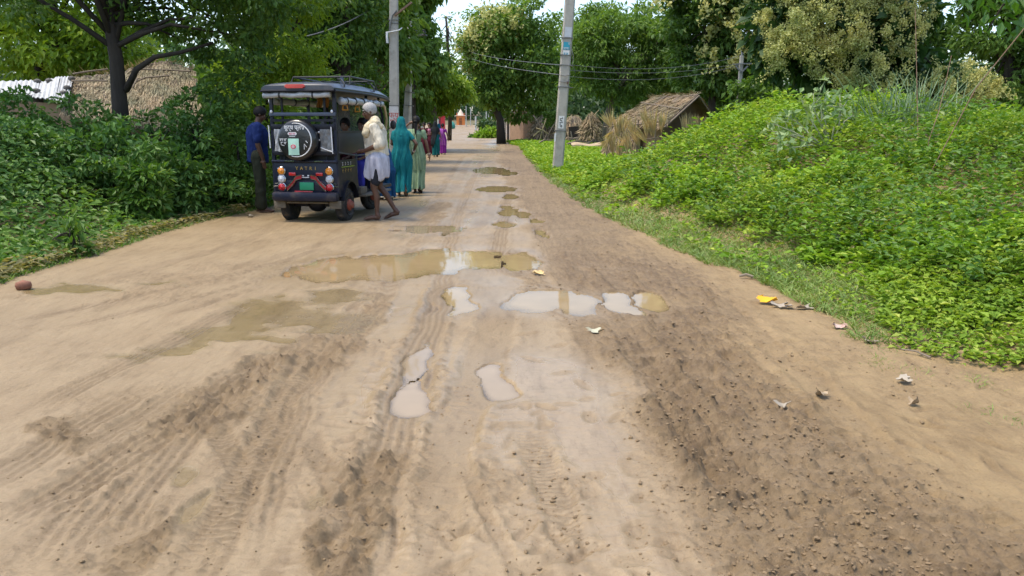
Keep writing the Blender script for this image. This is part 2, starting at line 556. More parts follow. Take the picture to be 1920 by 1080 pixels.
z += lod * ((clod + .25 * strip) * (.022 * lump + .012 * big + .010 * fine + .026 * ridge - .015) + sandrough * (.007 * lump + .004 * big + .003 * fine) + .0022 * lump + .0020 * fine)
# tracks
dark = np.zeros_like(x); trackmask = np.zeros_like(x)
for pts, hw, dep, tread, cr in RUTS:
    P = _P(pts); bb = (P[:, 0].min() - .5, P[:, 0].max() + .5, P[:, 1].min() - .6, P[:, 1].max() + .6)
    k = np.where((x > bb[0]) & (x < bb[1]) & (y > bb[2]) & (y < bb[3]))[0]
    if not len(k): continue
    xx, yy = x[k], y[k]
    d, sd, arc, L = path_dist(pts, xx + .03 * fbm(xx * 3, yy * 3, 61, 2), yy)
    ends = sstep(0, .5, arc) * (1 - sstep(L - .5, L, arc))
    ends = np.where((d > hw * 3), 0, np.maximum(ends, .0))
    inside = 1 - sstep(hw * .75, hw * 1.1, d)
    berm = np.exp(-((d - hw * 1.28) / (hw * .28)) ** 2)
    dep = dep * .72
    ff = sstep(.48, .8, vnoise(xx * 52 + vnoise(xx * 25, yy * 25, 8), yy * 52, 64))
    h = -dep * inside + .32 * dep * berm * (.3 + 1.3 * vnoise(xx * 17, yy * 17, 63)) + (.0045 * ff + .004 * lump[k]) * np.clip(berm + .6 * inside, 0, 1) * (.3 + cr)
    if tread == 1: h += inside * .22 * dep * np.sin(arc * 2 * PI / .032 + np.abs(sd) * 40)
    if tread == 2: h += inside * (.30 * dep * np.sin(sd * 2 * PI / .045) + .18 * dep * np.sin(arc * 2 * PI / .07 + np.abs(sd) * 50)) 
    l2 = lump[k]
    h += cr * (inside * .5 + berm) * dep * .9 * l2
    z[k] += h * ends * np.maximum(lod[k], .25)
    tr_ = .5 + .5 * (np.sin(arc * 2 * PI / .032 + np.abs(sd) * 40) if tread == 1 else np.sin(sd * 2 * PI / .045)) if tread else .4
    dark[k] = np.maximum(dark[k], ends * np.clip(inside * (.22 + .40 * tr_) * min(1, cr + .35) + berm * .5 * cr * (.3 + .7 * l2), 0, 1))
    trackmask[k] = np.maximum(trackmask[k], ends * inside)
# foot and hoof prints
_rg = np.random.default_rng(5)
fp = []
for _ in range(240):
    r = _rg.random()
    if r < .55: u, v = _rg.uniform(1050, 1900), _rg.uniform(620, 1090)
    else: u, v = _rg.uniform(560, 1100), _rg.uniform(600, 1090)
    p = gp(u, v); fp.append((p.x, p.y, _rg.uniform(0, PI), _rg.uniform(.05, .12), _rg.uniform(.022, .045), _rg.uniform(.004, .011)))
for px, py, an, a, b, dp in fp:
    k = np.where((np.abs(x - px) < .26) & (np.abs(y - py) < .26))[0]
    if not len(k): continue
    dx, dy_ = x[k] - px, y[k] - py
    q = np.sqrt(((dx * math.cos(an) + dy_ * math.sin(an)) / a) ** 2 + ((-dx * math.sin(an) + dy_ * math.cos(an)) / b) ** 2)
    z[k] += -dp * (1 - sstep(.5, 1.0, q)) + .25 * dp * np.exp(-((q - 1.25) / .35) ** 2)
    dark[k] = np.maximum(dark[k], .22 * (1 - sstep(.7, 1.1, q)))
# basins: each point of the mud belongs to the puddle whose shore is nearest
wet = np.zeros_like(x); film = np.zeros_like(x)
WL = []
best = np.full(x.shape, -9.0); own = np.full(x.shape, -1)
for i, (lab, q, dep, kind) in enumerate(PW):
    x0 = min(c[0] - 2.2 * c[2] for c in q) - .3; x1 = max(c[0] + 2.2 * c[2] for c in q) + .3
    y0 = min(c[1] - 2.2 * c[3] for c in q) - .5; y1 = max(c[1] + 2.2 * c[3] for c in q) + .5
    k = np.where((x > x0) & (x < x1) & (y > y0) & (y < y1))[0]
    b = puddle_field(q, x[k], y[k])
    shore = b + (.60 if kind == 'olive' and dep < .03 else .42 if dep < .03 else .18) * (vnoise(x[k] * 11, y[k] * 7, 72) - .5) + ((.9 * fbm(x[k] * 3.0 + y[k] * 1.5, y[k] * 4.5, 73, 3) - .12) if dep < .016 else 0)
    w = shore > best[k]
    best[k[w]] = shore[w]; own[k[w]] = i
    g0 = float(G(np.array([q[0][0]]), np.array([q[0][1]]))[0])
    WL.append(g0 - .012 + .0007 * (i % 5))
for i, (lab, q, dep, kind) in enumerate(PW):
    k = np.where(own == i)[0]
    if not len(k): continue
    shore, wl = best[k], WL[i]
    if kind == 'stain':
        soft = sstep(-.30, .40, shore + .45 * fbm(x[k] * 4 + y[k] * 2, y[k] * 5, 74, 3)); film[k] = np.maximum(film[k], 1.0 * soft); wet[k] = np.maximum(wet[k], soft); z[k] = z[k] * (1 - .93 * soft) + (wl + .002) * .93 * soft; best[k] = -2
        continue
    rough = .35 * lod[k] * dep * (vnoise(x[k] * 16, y[k] * 16, 71) - .35)
    inn = sstep(-.02, .22, shore)
    near = sstep(-.95, -.05, shore)
    zz = z[k] * (1 - near) + (wl + .006 + .3 * (z[k] - wl)) * near
    z[k] = np.where(shore > 0, wl - dep * inn - .003 + rough * inn, np.maximum(zz, wl + .004))
    wet[k] = np.maximum(wet[k], sstep(-1.3, -.1, shore))
    film[k] = np.maximum(film[k], inn)
# slick middle of the road
_sy, _sx = _edge([(700, 420), (640, 560), (600, 700), (560, 850), (520, 1000), (500, 1100)])
mid = sstep(-.3, .5, x - np.interp(y, _sy, _sx)) * (1 - sstep(-.3, .3, x - c1))
slick = np.clip(mid * (.45 + .8 * fbm(x * .8, y * .8, 81, 3)) + .42 + .35 * fbm(x * .5, y * .8, 82, 3), 0, 1)
wet = np.clip(np.maximum(wet * .9, slick * (1 - .8 * clod)) * (1 - sand * .9), 0, 1)
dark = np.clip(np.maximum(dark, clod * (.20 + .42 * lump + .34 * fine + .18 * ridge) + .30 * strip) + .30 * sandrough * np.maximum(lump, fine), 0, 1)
verge = np.clip(1 - np.minimum(xr_edge(y) - x, x - xl_edge(y)) / .35, 0, 1)

road_m, nt, nd, lk, p = nodes_of('wet_mud')
def _attr(n):
    a = nd.new('ShaderNodeAttribute'); a.attribute_name = n; return a.outputs['Fac']
n1 = noise(nd, lk, 1.6, 6, .6); n2 = noise(nd, lk, 38, 4, .7); n3 = noise(nd, lk, 7.0, 5, .65)
base = ramp(nd, lk, n1, [(.3, (.248, .174, .092)), (.7, (.290, .211, .117))])
sandc = ramp(nd, lk, n3, [(.35, (.315, .220, .105)), (.7, (.250, .170, .082))])
slickc = ramp(nd, lk, n1, [(.3, (.262, .188, .104)), (.7, (.300, .222, .129))])
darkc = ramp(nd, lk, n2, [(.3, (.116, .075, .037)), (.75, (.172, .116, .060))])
filmc = ramp(nd, lk, n3, [(.3, (.205, .147, .066)), (.7, (.240, .175, .086))])
col = mixc(nd, lk, _attr('wet'), base, slickc)
col = mixc(nd, lk, _attr('sand'), col, sandc)
col = mixc(nd, lk, _attr('film'), col, filmc)
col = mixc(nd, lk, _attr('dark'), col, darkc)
stk = noise(nd, lk, 2.2, 5, .65, stretch=(2.6, .35, 1)); stk2 = noise(nd, lk, 11, 4, .7, stretch=(1.6, .4, 1))
col = mixc(nd, lk, .9, col, ramp(nd, lk, stk, [(.30, (.78, .75, .70)), (.5, (1, 1, 1)), (.75, (1.08, 1.08, 1.08))]), 'MULTIPLY')
col = mixc(nd, lk, .7, col, ramp(nd, lk, stk2, [(.32, (.72, .68, .62)), (.48, (1, 1, 1)), (.8, (1.06, 1.05, 1.03))]), 'MULTIPLY')
speck = ramp(nd, lk, noise(nd, lk, 85, 3, .7), [(.28, (.62, .58, .52)), (.42, (1, 1, 1)), (.7, (1, 1, 1)), (.8, (1.12, 1.1, 1.06))])
col = mixc(nd, lk, .8, col, speck, 'MULTIPLY')
lk.new(col, p.inputs['Base Color'])
rr = nd.new('ShaderNodeMapRange'); rr.inputs['To Min'].default_value = .75; rr.inputs['To Max'].default_value = .27
mm = nd.new('ShaderNodeMath'); mm.operation = 'SUBTRACT'; mm.use_clamp = True
lk.new(_attr('wet'), mm.inputs[0]); lk.new(_attr('dark'), mm.inputs[1]); lk.new(mm.outputs[0], rr.inputs['Value'])
fs_ = nd.new('ShaderNodeMath'); fs_.operation = 'MULTIPLY_ADD'; fs_.inputs[1].default_value = -.19; fs_.use_clamp = True
lk.new(_attr('film'), fs_.inputs[0]); lk.new(rr.outputs[0], fs_.inputs[2]); lk.new(fs_.outputs[0], p.inputs['Roughness'])
p.inputs['Specular IOR Level'].default_value = .45
bp = nd.new('ShaderNodeBump'); bp.inputs['Distance'].default_value = .012; bp.inputs['Strength'].default_value = 1.0
mb_ = nd.new('ShaderNodeMath'); mb_.operation = 'MULTIPLY'
ms_ = nd.new('ShaderNodeMath'); ms_.operation = 'SUBTRACT'; ms_.inputs[0].default_value = 1.15
lk.new(mm.outputs[0], ms_.inputs[1])
lk.new(noise(nd, lk, 34, 8, .76), mb_.inputs[0]); lk.new(ms_.outputs[0], mb_.inputs[1])
lk.new(mb_.outputs[0], bp.inputs['Height']); lk.new(bp.outputs[0], p.inputs['Normal'])

_nr = len(_rows)
_i = (np.arange(_nr - 1)[:, None] * NC + np.arange(NC - 1)[None, :]).ravel()
_f = np.stack([_i, _i + 1, _i + NC + 1, _i + NC], 1)
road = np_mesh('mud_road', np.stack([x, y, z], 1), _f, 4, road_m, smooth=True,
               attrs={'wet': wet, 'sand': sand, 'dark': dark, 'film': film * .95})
tag(road, kind='structure')
ROADZ = z.reshape(_nr, NC)


def road_z(px, py):
    """height of the modelled mud at a point"""
    r = int(np.clip(np.searchsorted(_rows, py), 0, _nr - 1))
    c = int(np.clip(round((px - _xl[r]) / (_xr[r] - _xl[r]) * (NC - 1)), 0, NC - 1))
    return float(ROADZ[r, c])


# ---- water in the puddles
def water_mat(name, c, rip):
    m, nt, nd, lk, p = nodes_of(name)
    f = noise(nd, lk, 3.0, 4, .6)
    lk.new(ramp(nd, lk, f, [(.3, c), (.7, tuple(q * 1.18 for q in c))]), p.inputs['Base Color'])
    p.inputs['Roughness'].default_value = .03; p.inputs['IOR'].default_value = 1.33; p.inputs['Specular IOR Level'].default_value = .5
    p.inputs['Specular IOR Level'].default_value = 0.0; p.inputs['Roughness'].default_value = 1.0
    tr = nd.new('ShaderNodeBsdfTransparent'); dp = nd.new('ShaderNodeAttribute'); dp.attribute_name = 'depth'
    m1 = nd.new('ShaderNodeMixShader'); lk.new(dp.outputs['Fac'], m1.inputs[0]); lk.new(tr.outputs[0], m1.inputs[1]); lk.new(p.outputs[0], m1.inputs[2])
    gl = nd.new('ShaderNodeBsdfGlossy'); gl.inputs['Roughness'].default_value = .025; fr = nd.new('ShaderNodeFresnel'); fr.inputs['IOR'].default_value = 1.31
    m2 = nd.new('ShaderNodeMixShader'); lk.new(fr.outputs[0], m2.inputs[0]); lk.new(m1.outputs[0], m2.inputs[1]); lk.new(gl.outputs[0], m2.inputs[2])
    lk.new(m2.outputs[0], nd['Material Output'].inputs['Surface'])
    b = nd.new('ShaderNodeBump'); b.inputs['Distance'].default_value = rip; b.inputs['Strength'].default_value = .5
    lk.new(noise(nd, lk, 9, 3, .5), b.inputs['Height']); lk.new(b.outputs[0], gl.inputs['Normal']); lk.new(b.outputs[0], fr.inputs['Normal'])
    return m
WM = {'mirror': water_mat('puddle_water', (.29, .208, .105), .0006), 'olive': water_mat('olive_puddle_water', (.28, .205, .10), .0015),
      'pale': water_mat('pale_puddle_water', (.285, .215, .135), .001)}
for (lab, q, dep, kind), wl in zip(PW, WL):
    if kind == 'stain': continue
    vv, ff = [], []
    x0 = min(c[0] - 1.5 * c[2] for c in q) - .1; x1 = max(c[0] + 1.5 * c[2] for c in q) + .1
    y0 = min(c[1] - 1.5 * c[3] for c in q) - .1; y1 = max(c[1] + 1.5 * c[3] for c in q) + .1
    n = 34
    gx, gy = np.meshgrid(np.linspace(x0, x1, n), np.linspace(y0, y1, n))
    b = puddle_field(q, gx.ravel(), gy.ravel()).reshape(n, n)
    oth = np.max([puddle_field(q2, gx.ravel(), gy.ravel()) if q2 is not q else np.full(n * n, -9.) for _, q2, _, _ in PW], axis=0).reshape(n, n)
    use = (b > (-.75 if dep < .016 else -.34)) & (b > oth - .12)
    idx = -np.ones((n, n), int); idx[use] = np.arange(use.sum())
    V = np.stack([gx[use], gy[use], np.full(use.sum(), wl)], 1)
    F = [(idx[i, j], idx[i, j + 1], idx[i + 1, j + 1], idx[i + 1, j]) for i in range(n - 1) for j in range(n - 1)
         if use[i, j] and use[i, j + 1] and use[i + 1, j + 1] and use[i + 1, j]]
    o = np_mesh('puddle', V, np.array(F), 4, WM[kind], smooth=True, attrs={'depth': (.62 + .38 * np.clip((b[use] + .02) / .35, 0, 1)) * np.clip((b[use] + .12) / .16, 0, 1) * (.96 if dep > .02 else .85)})
    tag(o, lab, None, 'puddles on the mud road', 'structure')

# ---- loose clods lying on the mud
def lumps(name, label, n, u0, u1, v0, v1, s0, s1, mat, seed, need=.3):
    r = np.random.default_rng(seed)
    pu, pv = r.uniform(u0, u1, n), r.uniform(v0, v1, n)
    P = np.array([gp(a, b)[:2] for a, b in zip(pu, pv)])
    ri = np.clip(np.searchsorted(_rows, P[:, 1]), 0, _nr - 1)
    ci = np.clip(np.round((P[:, 0] - _xl[ri]) / (_xr[ri] - _xl[ri]) * (NC - 1)).astype(int), 0, NC - 1)
    dk = dark.reshape(_nr, NC)[ri, ci]; fl = best.reshape(_nr, NC)[ri, ci]
    kp = (dk > need * r.random(n)) & (fl < -.02) & (dk > .06)
    P, zz, dk = P[kp], ROADZ[ri, ci][kp], dk[kp]; n = len(P)
    bm = bmesh.new(); bmesh.ops.create_icosphere(bm, subdivisions=1, radius=1); bm.verts.index_update()
    bv = np.array([q.co[:] for q in bm.verts]); bf = np.array([[q.index for q in f.verts] for f in bm.faces]); bm.free()
    sz = s0 + (s1 - s0) * r.random(n) ** 4
    an = r.uniform(0, 2 * PI, n)
    V = bv[None] * (1 + r.uniform(-.38, .38, (n, len(bv), 1))) * np.array([1.1, .75, .6])
    V = V * sz[:, None, None]
    cx, sx = np.cos(an)[:, None], np.sin(an)[:, None]
    V = np.stack([V[..., 0] * cx - V[..., 1] * sx, V[..., 0] * sx + V[..., 1] * cx, V[..., 2]], -1)
    V += np.stack([P[:, 0], P[:, 1], zz + sz * .02], 1)[:, None, :]
    F = (bf[None] + (np.arange(n) * len(bv))[:, None, None]).reshape(-1)
    o = np_mesh(name, V.reshape(-1, 3), F, 3, mat, smooth=False); tag(o, label, None, None, 'stuff')


clod_m = surf('mud_clod', (.225, .155, .082), (.160, .108, .055), rough=.8, scale=25, bump=.003, bscale=120)
lumps('mud_crumbs', 'crumbs and clods of brown mud lying along the wheel tracks', 22000, -40, 1960, 560, 1120, .0010, .0070, clod_m, 3, .95)
lumps('mud_clods', 'loose brown clods along the trampled strip at the right', 17000, 940, 1800, 300, 1090, .0018, .0125, clod_m, 4, 1.0)

# ---- the rest of the land
_gx = np.concatenate((-np.geomspace(400, 14, 22), np.linspace(-13, 14, 90), np.geomspace(15, 400, 22)))
_gy = np.concatenate((np.linspace(-60, -1, 14), np.linspace(0, 40, 110), np.geomspace(41, 900, 40)))
gx, gy = np.meshgrid(_gx, _gy); gx, gy = gx.ravel(), gy.ravel()
gz = G(gx, gy)
w1 = np.interp(gy, _rows, _xl); w2 = np.interp(gy, _rows, _xr)
on = (gx > w1 + .3) & (gx < w2 - .3) & (gy > 1.9) & (gy < 149)
gz = np.where(on, gz - .35, gz - .03)
soil = surf('verge_soil', (.16, .12, .07), (.10, .10, .04), rough=.95, scale=.9, bump=.02, bscale=9, dirt=(.07, .09, .03), dirt_amt=.7)
_n1, _n2 = len(_gy), len(_gx)
_i = (np.arange(_n1 - 1)[:, None] * _n2 + np.arange(_n2 - 1)[None, :]).ravel()
ground = np_mesh('ground', np.stack([gx, gy, gz], 1), np.stack([_i, _i + 1, _i + _n2 + 1, _i + _n2], 1), 4, soil, smooth=True)
tag(ground, kind='structure')
# ================================================================ VEGETATION
def unit(a): return a / (np.linalg.norm(a, axis=1, keepdims=True) + 1e-9)


def leaves(name, pos, axis, nrm, L, W, mat, parent=None, fold=.22, curl=.12, tri=False):
    """every leaf is a small folded blade of two triangles (tri: one)"""
    n = len(pos); L = np.broadcast_to(np.asarray(L, float), (n,))[:, None]; W = np.broadcast_to(np.asarray(W, float), (n,))[:, None]
    axis = unit(axis); side = unit(np.cross(axis, nrm)); up = np.cross(side, axis)
    if tri:
        v = np.stack([pos - side * W / 2, pos + side * W / 2, pos + axis * L], 1).reshape(-1, 3)
        return np_mesh(name, v, np.arange(3 * n), 3, mat, parent)
    v = np.stack([pos, pos + axis * L * .45 + side * W / 2 + up * W * fold, pos + axis * L - up * L * curl, pos + axis * L * .45 - side * W / 2 + up * W * fold], 1).reshape(-1, 3)
    k = np.arange(n)[:, None] * 4
    return np_mesh(name, v, (k + np.array([0, 1, 2, 0, 2, 3])[None, :]).ravel(), 3, mat, parent)


dark_leaf = leafmat('dark_leaf', (.060, .125, .028), (.105, .195, .042), (.16, .25, .055))
mid_leaf = leafmat('mid_leaf', (.10, .185, .038), (.155, .26, .055), (.22, .32, .075))
bright_leaf = leafmat('bright_leaf', (.16, .27, .026), (.26, .375, .040), (.35, .44, .06))
mound_leaf = leafmat('mound_leaf', (.14, .27, .026), (.245, .39, .040), (.36, .45, .08), clump=1.6, trans=.3, rough=.62, spec=.25)
creeper_leaf = leafmat('creeper_leaf', (.14, .24, .03), (.24, .36, .045), (.36, .42, .10), clump=2.2, trans=.3, rough=.65, spec=.2)
bush_leaf = leafmat('bush_leaf', (.060, .145, .034), (.105, .215, .046), (.16, .27, .065), clump=1.4, trans=.25)
herb_leaf = leafmat('herb_leaf', (.07, .16, .03), (.13, .25, .042), (.20, .28, .09), clump=1.8)
dry_herb = leafmat('dry_herb', (.18, .17, .08), (.26, .24, .13), clump=2)
grass_m = leafmat('grass_blade', (.13, .22, .05), (.20, .29, .075), (.30, .32, .13), clump=1.2, trans=.25)
teak_leaf = leafmat('teak_leaf', (.03, .08, .025), (.06, .13, .04), (.09, .16, .06), trans=.25)
blossom_m = leafmat('cream_blossom', (.44, .46, .16), (.56, .56, .24), (.66, .64, .33), trans=.3, tcol=(1.1, 1.05, .8), clump=1.5)
far_leaf = leafmat('far_leaf', (.045, .10, .045), (.08, .15, .065), clump=.3)
bark = surf('bark', (.05, .038, .028), (.028, .022, .016), rough=.95, scale=9, bump=.02, bscale=22, stretch=(1, 1, .25))
pale_bark = surf('pale_bark', (.20, .165, .12), (.13, .105, .075), rough=.95, scale=8, bump=.02, bscale=20, stretch=(1, 1, .25))


def crown_points(rng, blobs, nclump, nleaf, rc, flat=.6, shell=.45, upper=0.0):
    """clumps spread through the blobs' volume, leaves spread through each clump"""
    c = np.array([b[:3] for b in blobs]); r = np.array([b[3:6] for b in blobs])
    w = (r.prod(1)) ** (2 / 3); w /= w.sum()
    bi = rng.choice(len(blobs), nclump, p=w)
    d = unit(rng.normal(size=(nclump, 3)))
    if upper: d[:, 2] = np.abs(d[:, 2]) * np.where(rng.random(nclump) < upper, 1, -1)
    rad = (shell + (1 - shell) * rng.random(nclump)) ** .7
    cc = c[bi] + d * r[bi] * rad[:, None]
    rel = d * r[bi]
    sz = rc * rng.uniform(.55, 1.35, nclump)
    per = np.maximum(3, (nleaf * (sz / rc) ** 1.6).astype(int))
    k = np.repeat(np.arange(nclump), per); n = len(k)
    q = unit(rng.normal(size=(n, 3))) * (rng.random(n) ** .45)[:, None]
    pos = cc[k] + q * sz[k][:, None] * np.array([1, 1, flat])
    out = unit(rel[k]) * .5 + q
    return cc, pos, out


def make_tree(name, label, base, trunk_pts, trunk_r, blobs, mat, leaf=(.12, .06), nclump=120, nleaf=180, rc=.45, droop=.35, seed=1, group=None,
              wood=None, limbs=16, blossom=None, shell=.45, flat=.6, cat='tree', extra_limbs=()):
    rng = np.random.default_rng(seed)
    root = empty(name, base)
    tag(root, label, cat, group)
    B = Vector(base)
    bl = [(b[0] - B.x, b[1] - B.y, b[2] - B.z, *b[3:]) for b in blobs]
    tp = [Vector(p) - B for p in trunk_pts]
    t = MB(); wood = wood or bark
    n = len(tp); t.tube(tp, [trunk_r * (1 - .55 * i / (n - 1)) * (1.25 if i == 0 else 1) for i in range(n)], 10)
    for pts, r in extra_limbs:
        t.tube([Vector(p) - B for p in pts], [r * (1 - .6 * i / (len(pts) - 1)) for i in range(len(pts))], 8)
    cc, pos, out = crown_points(rng, bl, nclump, nleaf * .62, rc, flat, shell); leaf = (leaf[0] * 1.2, leaf[1] * 1.25)
    pick = rng.choice(len(cc), min(limbs, len(cc)), replace=False)
    for j in pick:
        e = Vector(cc[j]); f = rng.uniform(.45, 1.0); i = f * (n - 1); a = tp[int(i)].lerp(tp[min(int(i) + 1, n - 1)], i - int(i))
        m = a.lerp(e, .5) + Vector((rng.normal() * .12, rng.normal() * .12, .12 * (e - a).length))
        r0 = trunk_r * (.42 - .15 * f)
        t.tube([a, a.lerp(m, .5) + Vector((0, 0, .03)), m, m.lerp(e, .6), e], [r0, r0 * .8, r0 * .55, r0 * .35, r0 * .12], 6)
    t.build('trunk', wood, root, smooth=True)
    N = len(pos)
    ax = unit(out) * .7 + rng.normal(size=(N, 3)) * .5 + np.array([0, 0, -droop])
    nr = rng.normal(size=(N, 3)) * .55 + unit(out) * .35 + np.array([0, 0, 1.0])
    s = rng.uniform(.65, 1.25, N)
    leaves('crown', pos, ax, nr, leaf[0] * s, leaf[1] * s, mat, root)
    if blossom:
        bb = [(b[0] - B.x, b[1] - B.y, b[2] - B.z, *b[3:]) for b in blossom['blobs']]
        c2, p2, o2 = crown_points(rng, bb, blossom['n'], 8, blossom['rc'], 1.0, .75)
        # every flower head is a loose leaning spray of side twigs set with tiny florets
        tw = 9; nt_ = len(c2) * tw; per = max(4, blossom['per'] // tw)
        sz = np.repeat(blossom['rc'] * rng.uniform(.6, 1.7, len(c2)), tw)
        lean = np.repeat(unit(rng.normal(size=(len(c2), 3)) * .6 + np.array([0, -.35, 1.0])), tw, 0)
        lv = np.tile(np.linspace(0, 1, tw), len(c2))
        tb = np.repeat(c2, tw, 0) + lean * (sz * (lv * 1.7 - .85))[:, None]
        td = unit(rng.normal(size=(nt_, 3)) + np.array([0, -.2, .25])) * (sz * (1.05 - .75 * lv) * rng.uniform(.5, 1.2, nt_))[:, None]
        q = rng.random((nt_, per)) ** .7
        p2 = (tb[:, None] + td[:, None] * q[..., None] + rng.normal(size=(nt_, per, 3)) * (sz[:, None, None] * .14)).reshape(-1, 3)
        o2 = np.repeat(td, per, 0)
        M = len(p2)
        leaves('blossom', p2, rng.normal(size=(M, 3)) + np.array([0, 0, .6]), rng.normal(size=(M, 3)) + o2, blossom['s'] * rng.uniform(.6, 1.4, M), blossom['s'] * .7, blossom_m, root, fold=.1)
    return root


def bl(u, v, yy, ru, rv, rd=None):
    p = at(u, v, yy); k = yy / FPX
    return (p.x, p.y, p.z, ru * k, (rd or (ru + rv) / 2) * k, rv * k)


def gz_at(px, py): return float(G(np.array([px]), np.array([py]))[0])


def gpos(u, yy, dz=0.0):
    px = at(u, 236, yy).x
    return Vector((px, yy, gz_at(px, yy) + dz))


# ---------------------------------------------------------------- ground cover of the spoil heap
rng = np.random.default_rng(11)
def scatter(n, y0, y1, fx, power=1.6):
    """points whose density falls with distance"""
    uu = rng.random(n); a = 1 - power
    yy = (y0 ** a + uu * (y1 ** a - y0 ** a)) ** (1 / a)
    return fx(yy), yy


def low_plants(name, label, px, py, pz, hgt, nl, L, W, mat, spread=.55, kind='stuff'):
    N = len(px); k = np.repeat(np.arange(N), nl); n = len(k)
    th = rng.uniform(0, 2 * PI, n); f = rng.random(n) ** .6
    lean = rng.normal(size=(N, 2)) * .25
    h = hgt[k] * f
    base = np.stack([px[k] + lean[k, 0] * h + np.cos(th) * .02, py[k] + lean[k, 1] * h + np.sin(th) * .02, pz[k] + h], 1)
    ax = np.stack([np.cos(th), np.sin(th), rng.uniform(-.25, .75, n)], 1)
    pos = base + unit(ax) * (L[k] * spread * rng.random(n))[:, None]
    nr = np.stack([-.45 * np.cos(th), -.45 * np.sin(th), np.ones(n)], 1) + rng.normal(size=(n, 3)) * .3
    s = rng.uniform(.6, 1.2, n)
    o = leaves(name, pos, ax, nr, L[k] * s, W[k] * s, mat)
    tag(o, label, None, None, kind)
    return o


N = 26000
px, py = scatter(N, 3.4, 27, lambda yy: xr_edge(yy) + .1 + rng.random(N) ** 1.15 * (4.5 + .30 * yy), 1.75)
s = px - xr_edge(py)
gd = fbm(px * .9, py * .9, 101, 3)
hole = fbm(px * .75 + 4, py * .75, 107, 3)
keep = (s > .2 + .72 * sstep(5.0, 6.6, py) * (1 - sstep(13, 18, py)) * (.85 + gd)) & ((hole > -.33) | (rng.random(N) < .3)) | (rng.random(N) < .05)
px, py, s, gd = px[keep], py[keep], s[keep], gd[keep]
hg = (.12 + .26 * sstep(.3, 1.4, s)) * (1 + 1.35 * fbm(px * 1.1, py * 1.1, 103, 3)) * rng.uniform(.7, 1.3, len(px)) * (.75 + .35 * sstep(5, 14, py)) * (1 - .6 * sstep(15.5, 20, py))
hg = np.clip(hg, .05, .6)
LL = (.045 + .0038 * py) * rng.uniform(.6, 1.35, len(px))
sp = fbm(px * .8 + 11, py * .8, 109, 3) + rng.normal(size=len(px)) * .10
fine_ = sp > -.02
low_plants('ground_cover', 'bright green leafy plants carpeting the spoil heap', px[~fine_], py[~fine_], G(px[~fine_], py[~fine_]) - .02, hg[~fine_], 12, LL[~fine_] * 1.05, LL[~fine_] * .64, mound_leaf)
low_plants('creeper_cover', 'fine leaved lime green creeper spreading between the leafier plants on the heap', px[fine_], py[fine_], G(px[fine_], py[fine_]) - .02, hg[fine_] * .85, 12, LL[fine_] * .76, LL[fine_] * .47, creeper_leaf)
N = 2600
px, py = scatter(N, 5, 24, lambda yy: xr_edge(yy) + .8 + rng.random(N) * (3 + .3 * yy), 1.5)
hg = rng.uniform(.2, .5, N) * (1 - .6 * sstep(15, 20, py)); LL = (.06 + .0035 * py)
low_plants('dark_ground_cover', 'darker broad leaved weeds among the bright plants on the heap', px, py, G(px, py), hg, 11, LL, LL * .5, herb_leaf)

N = 2600
px, py = scatter(N, 4, 20, lambda yy: xr_edge(yy) + .5 + rng.random(N) * (3 + .3 * yy), 1.5)
th = rng.uniform(0, 2 * PI, N)
o = leaves('dead_leaves', np.stack([px, py, G(px, py) + rng.uniform(.03, .34, N) * sstep(.4, 1.6, px - xr_edge(py))], 1), np.stack([np.cos(th), np.sin(th), rng.uniform(-.6, .4, N)], 1), rng.normal(size=(N, 3)) * .6 + np.array([0, 0, 1]), .05 + .003 * py, .03 + .001 * py, dry_herb)
tag(o, 'dead and yellowed leaves caught among the plants on the heap', None, None, 'stuff')

# grass along the right verge and in tufts on the sand
def bent(name, pos, ax, L, W, mat, bend=.4, parent=None):
    """grass blades: three bent segments tapering to a point"""
    n = len(pos); ax = unit(ax); L = np.broadcast_to(np.asarray(L, float), (n,))[:, None]; W = np.broadcast_to(np.asarray(W, float), (n,))[:, None]
    th = rng.uniform(0, 2 * PI, n); side = np.stack([np.cos(th), np.sin(th), th * 0], 1)
    bd = unit(np.stack([ax[:, 0] + .3 * np.sin(th), ax[:, 1] - .3 * np.cos(th), -.25 * np.ones(n)], 1)) * bend
    P = lambda t: pos + ax * L * t + bd * L * t * t
    v = np.stack([P(0) - side * W * .4, P(0) + side * W * .4, P(.4) - side * W * .5, P(.4) + side * W * .5, P(.75) - side * W * .32, P(.75) + side * W * .32, P(1.0)], 1).reshape(-1, 3)
    k = np.arange(n)[:, None] * 7
    f = np.array([0, 1, 3, 0, 3, 2, 2, 3, 5, 2, 5, 4, 4, 5, 6])
    return np_mesh(name, v, (k + f[None]).ravel(), 3, mat, parent)


def blades(name, label, px, py, h, w, mat=grass_m, lean=.5):
    n = len(px)
    ax = np.stack([rng.normal(size=n) * lean, rng.normal(size=n) * lean, np.ones(n)], 1)
    o = bent(name, np.stack([px, py, G(px, py) - .01], 1), ax, h, w, mat, .5)
    tag(o, label, None, None, 'stuff'); return o


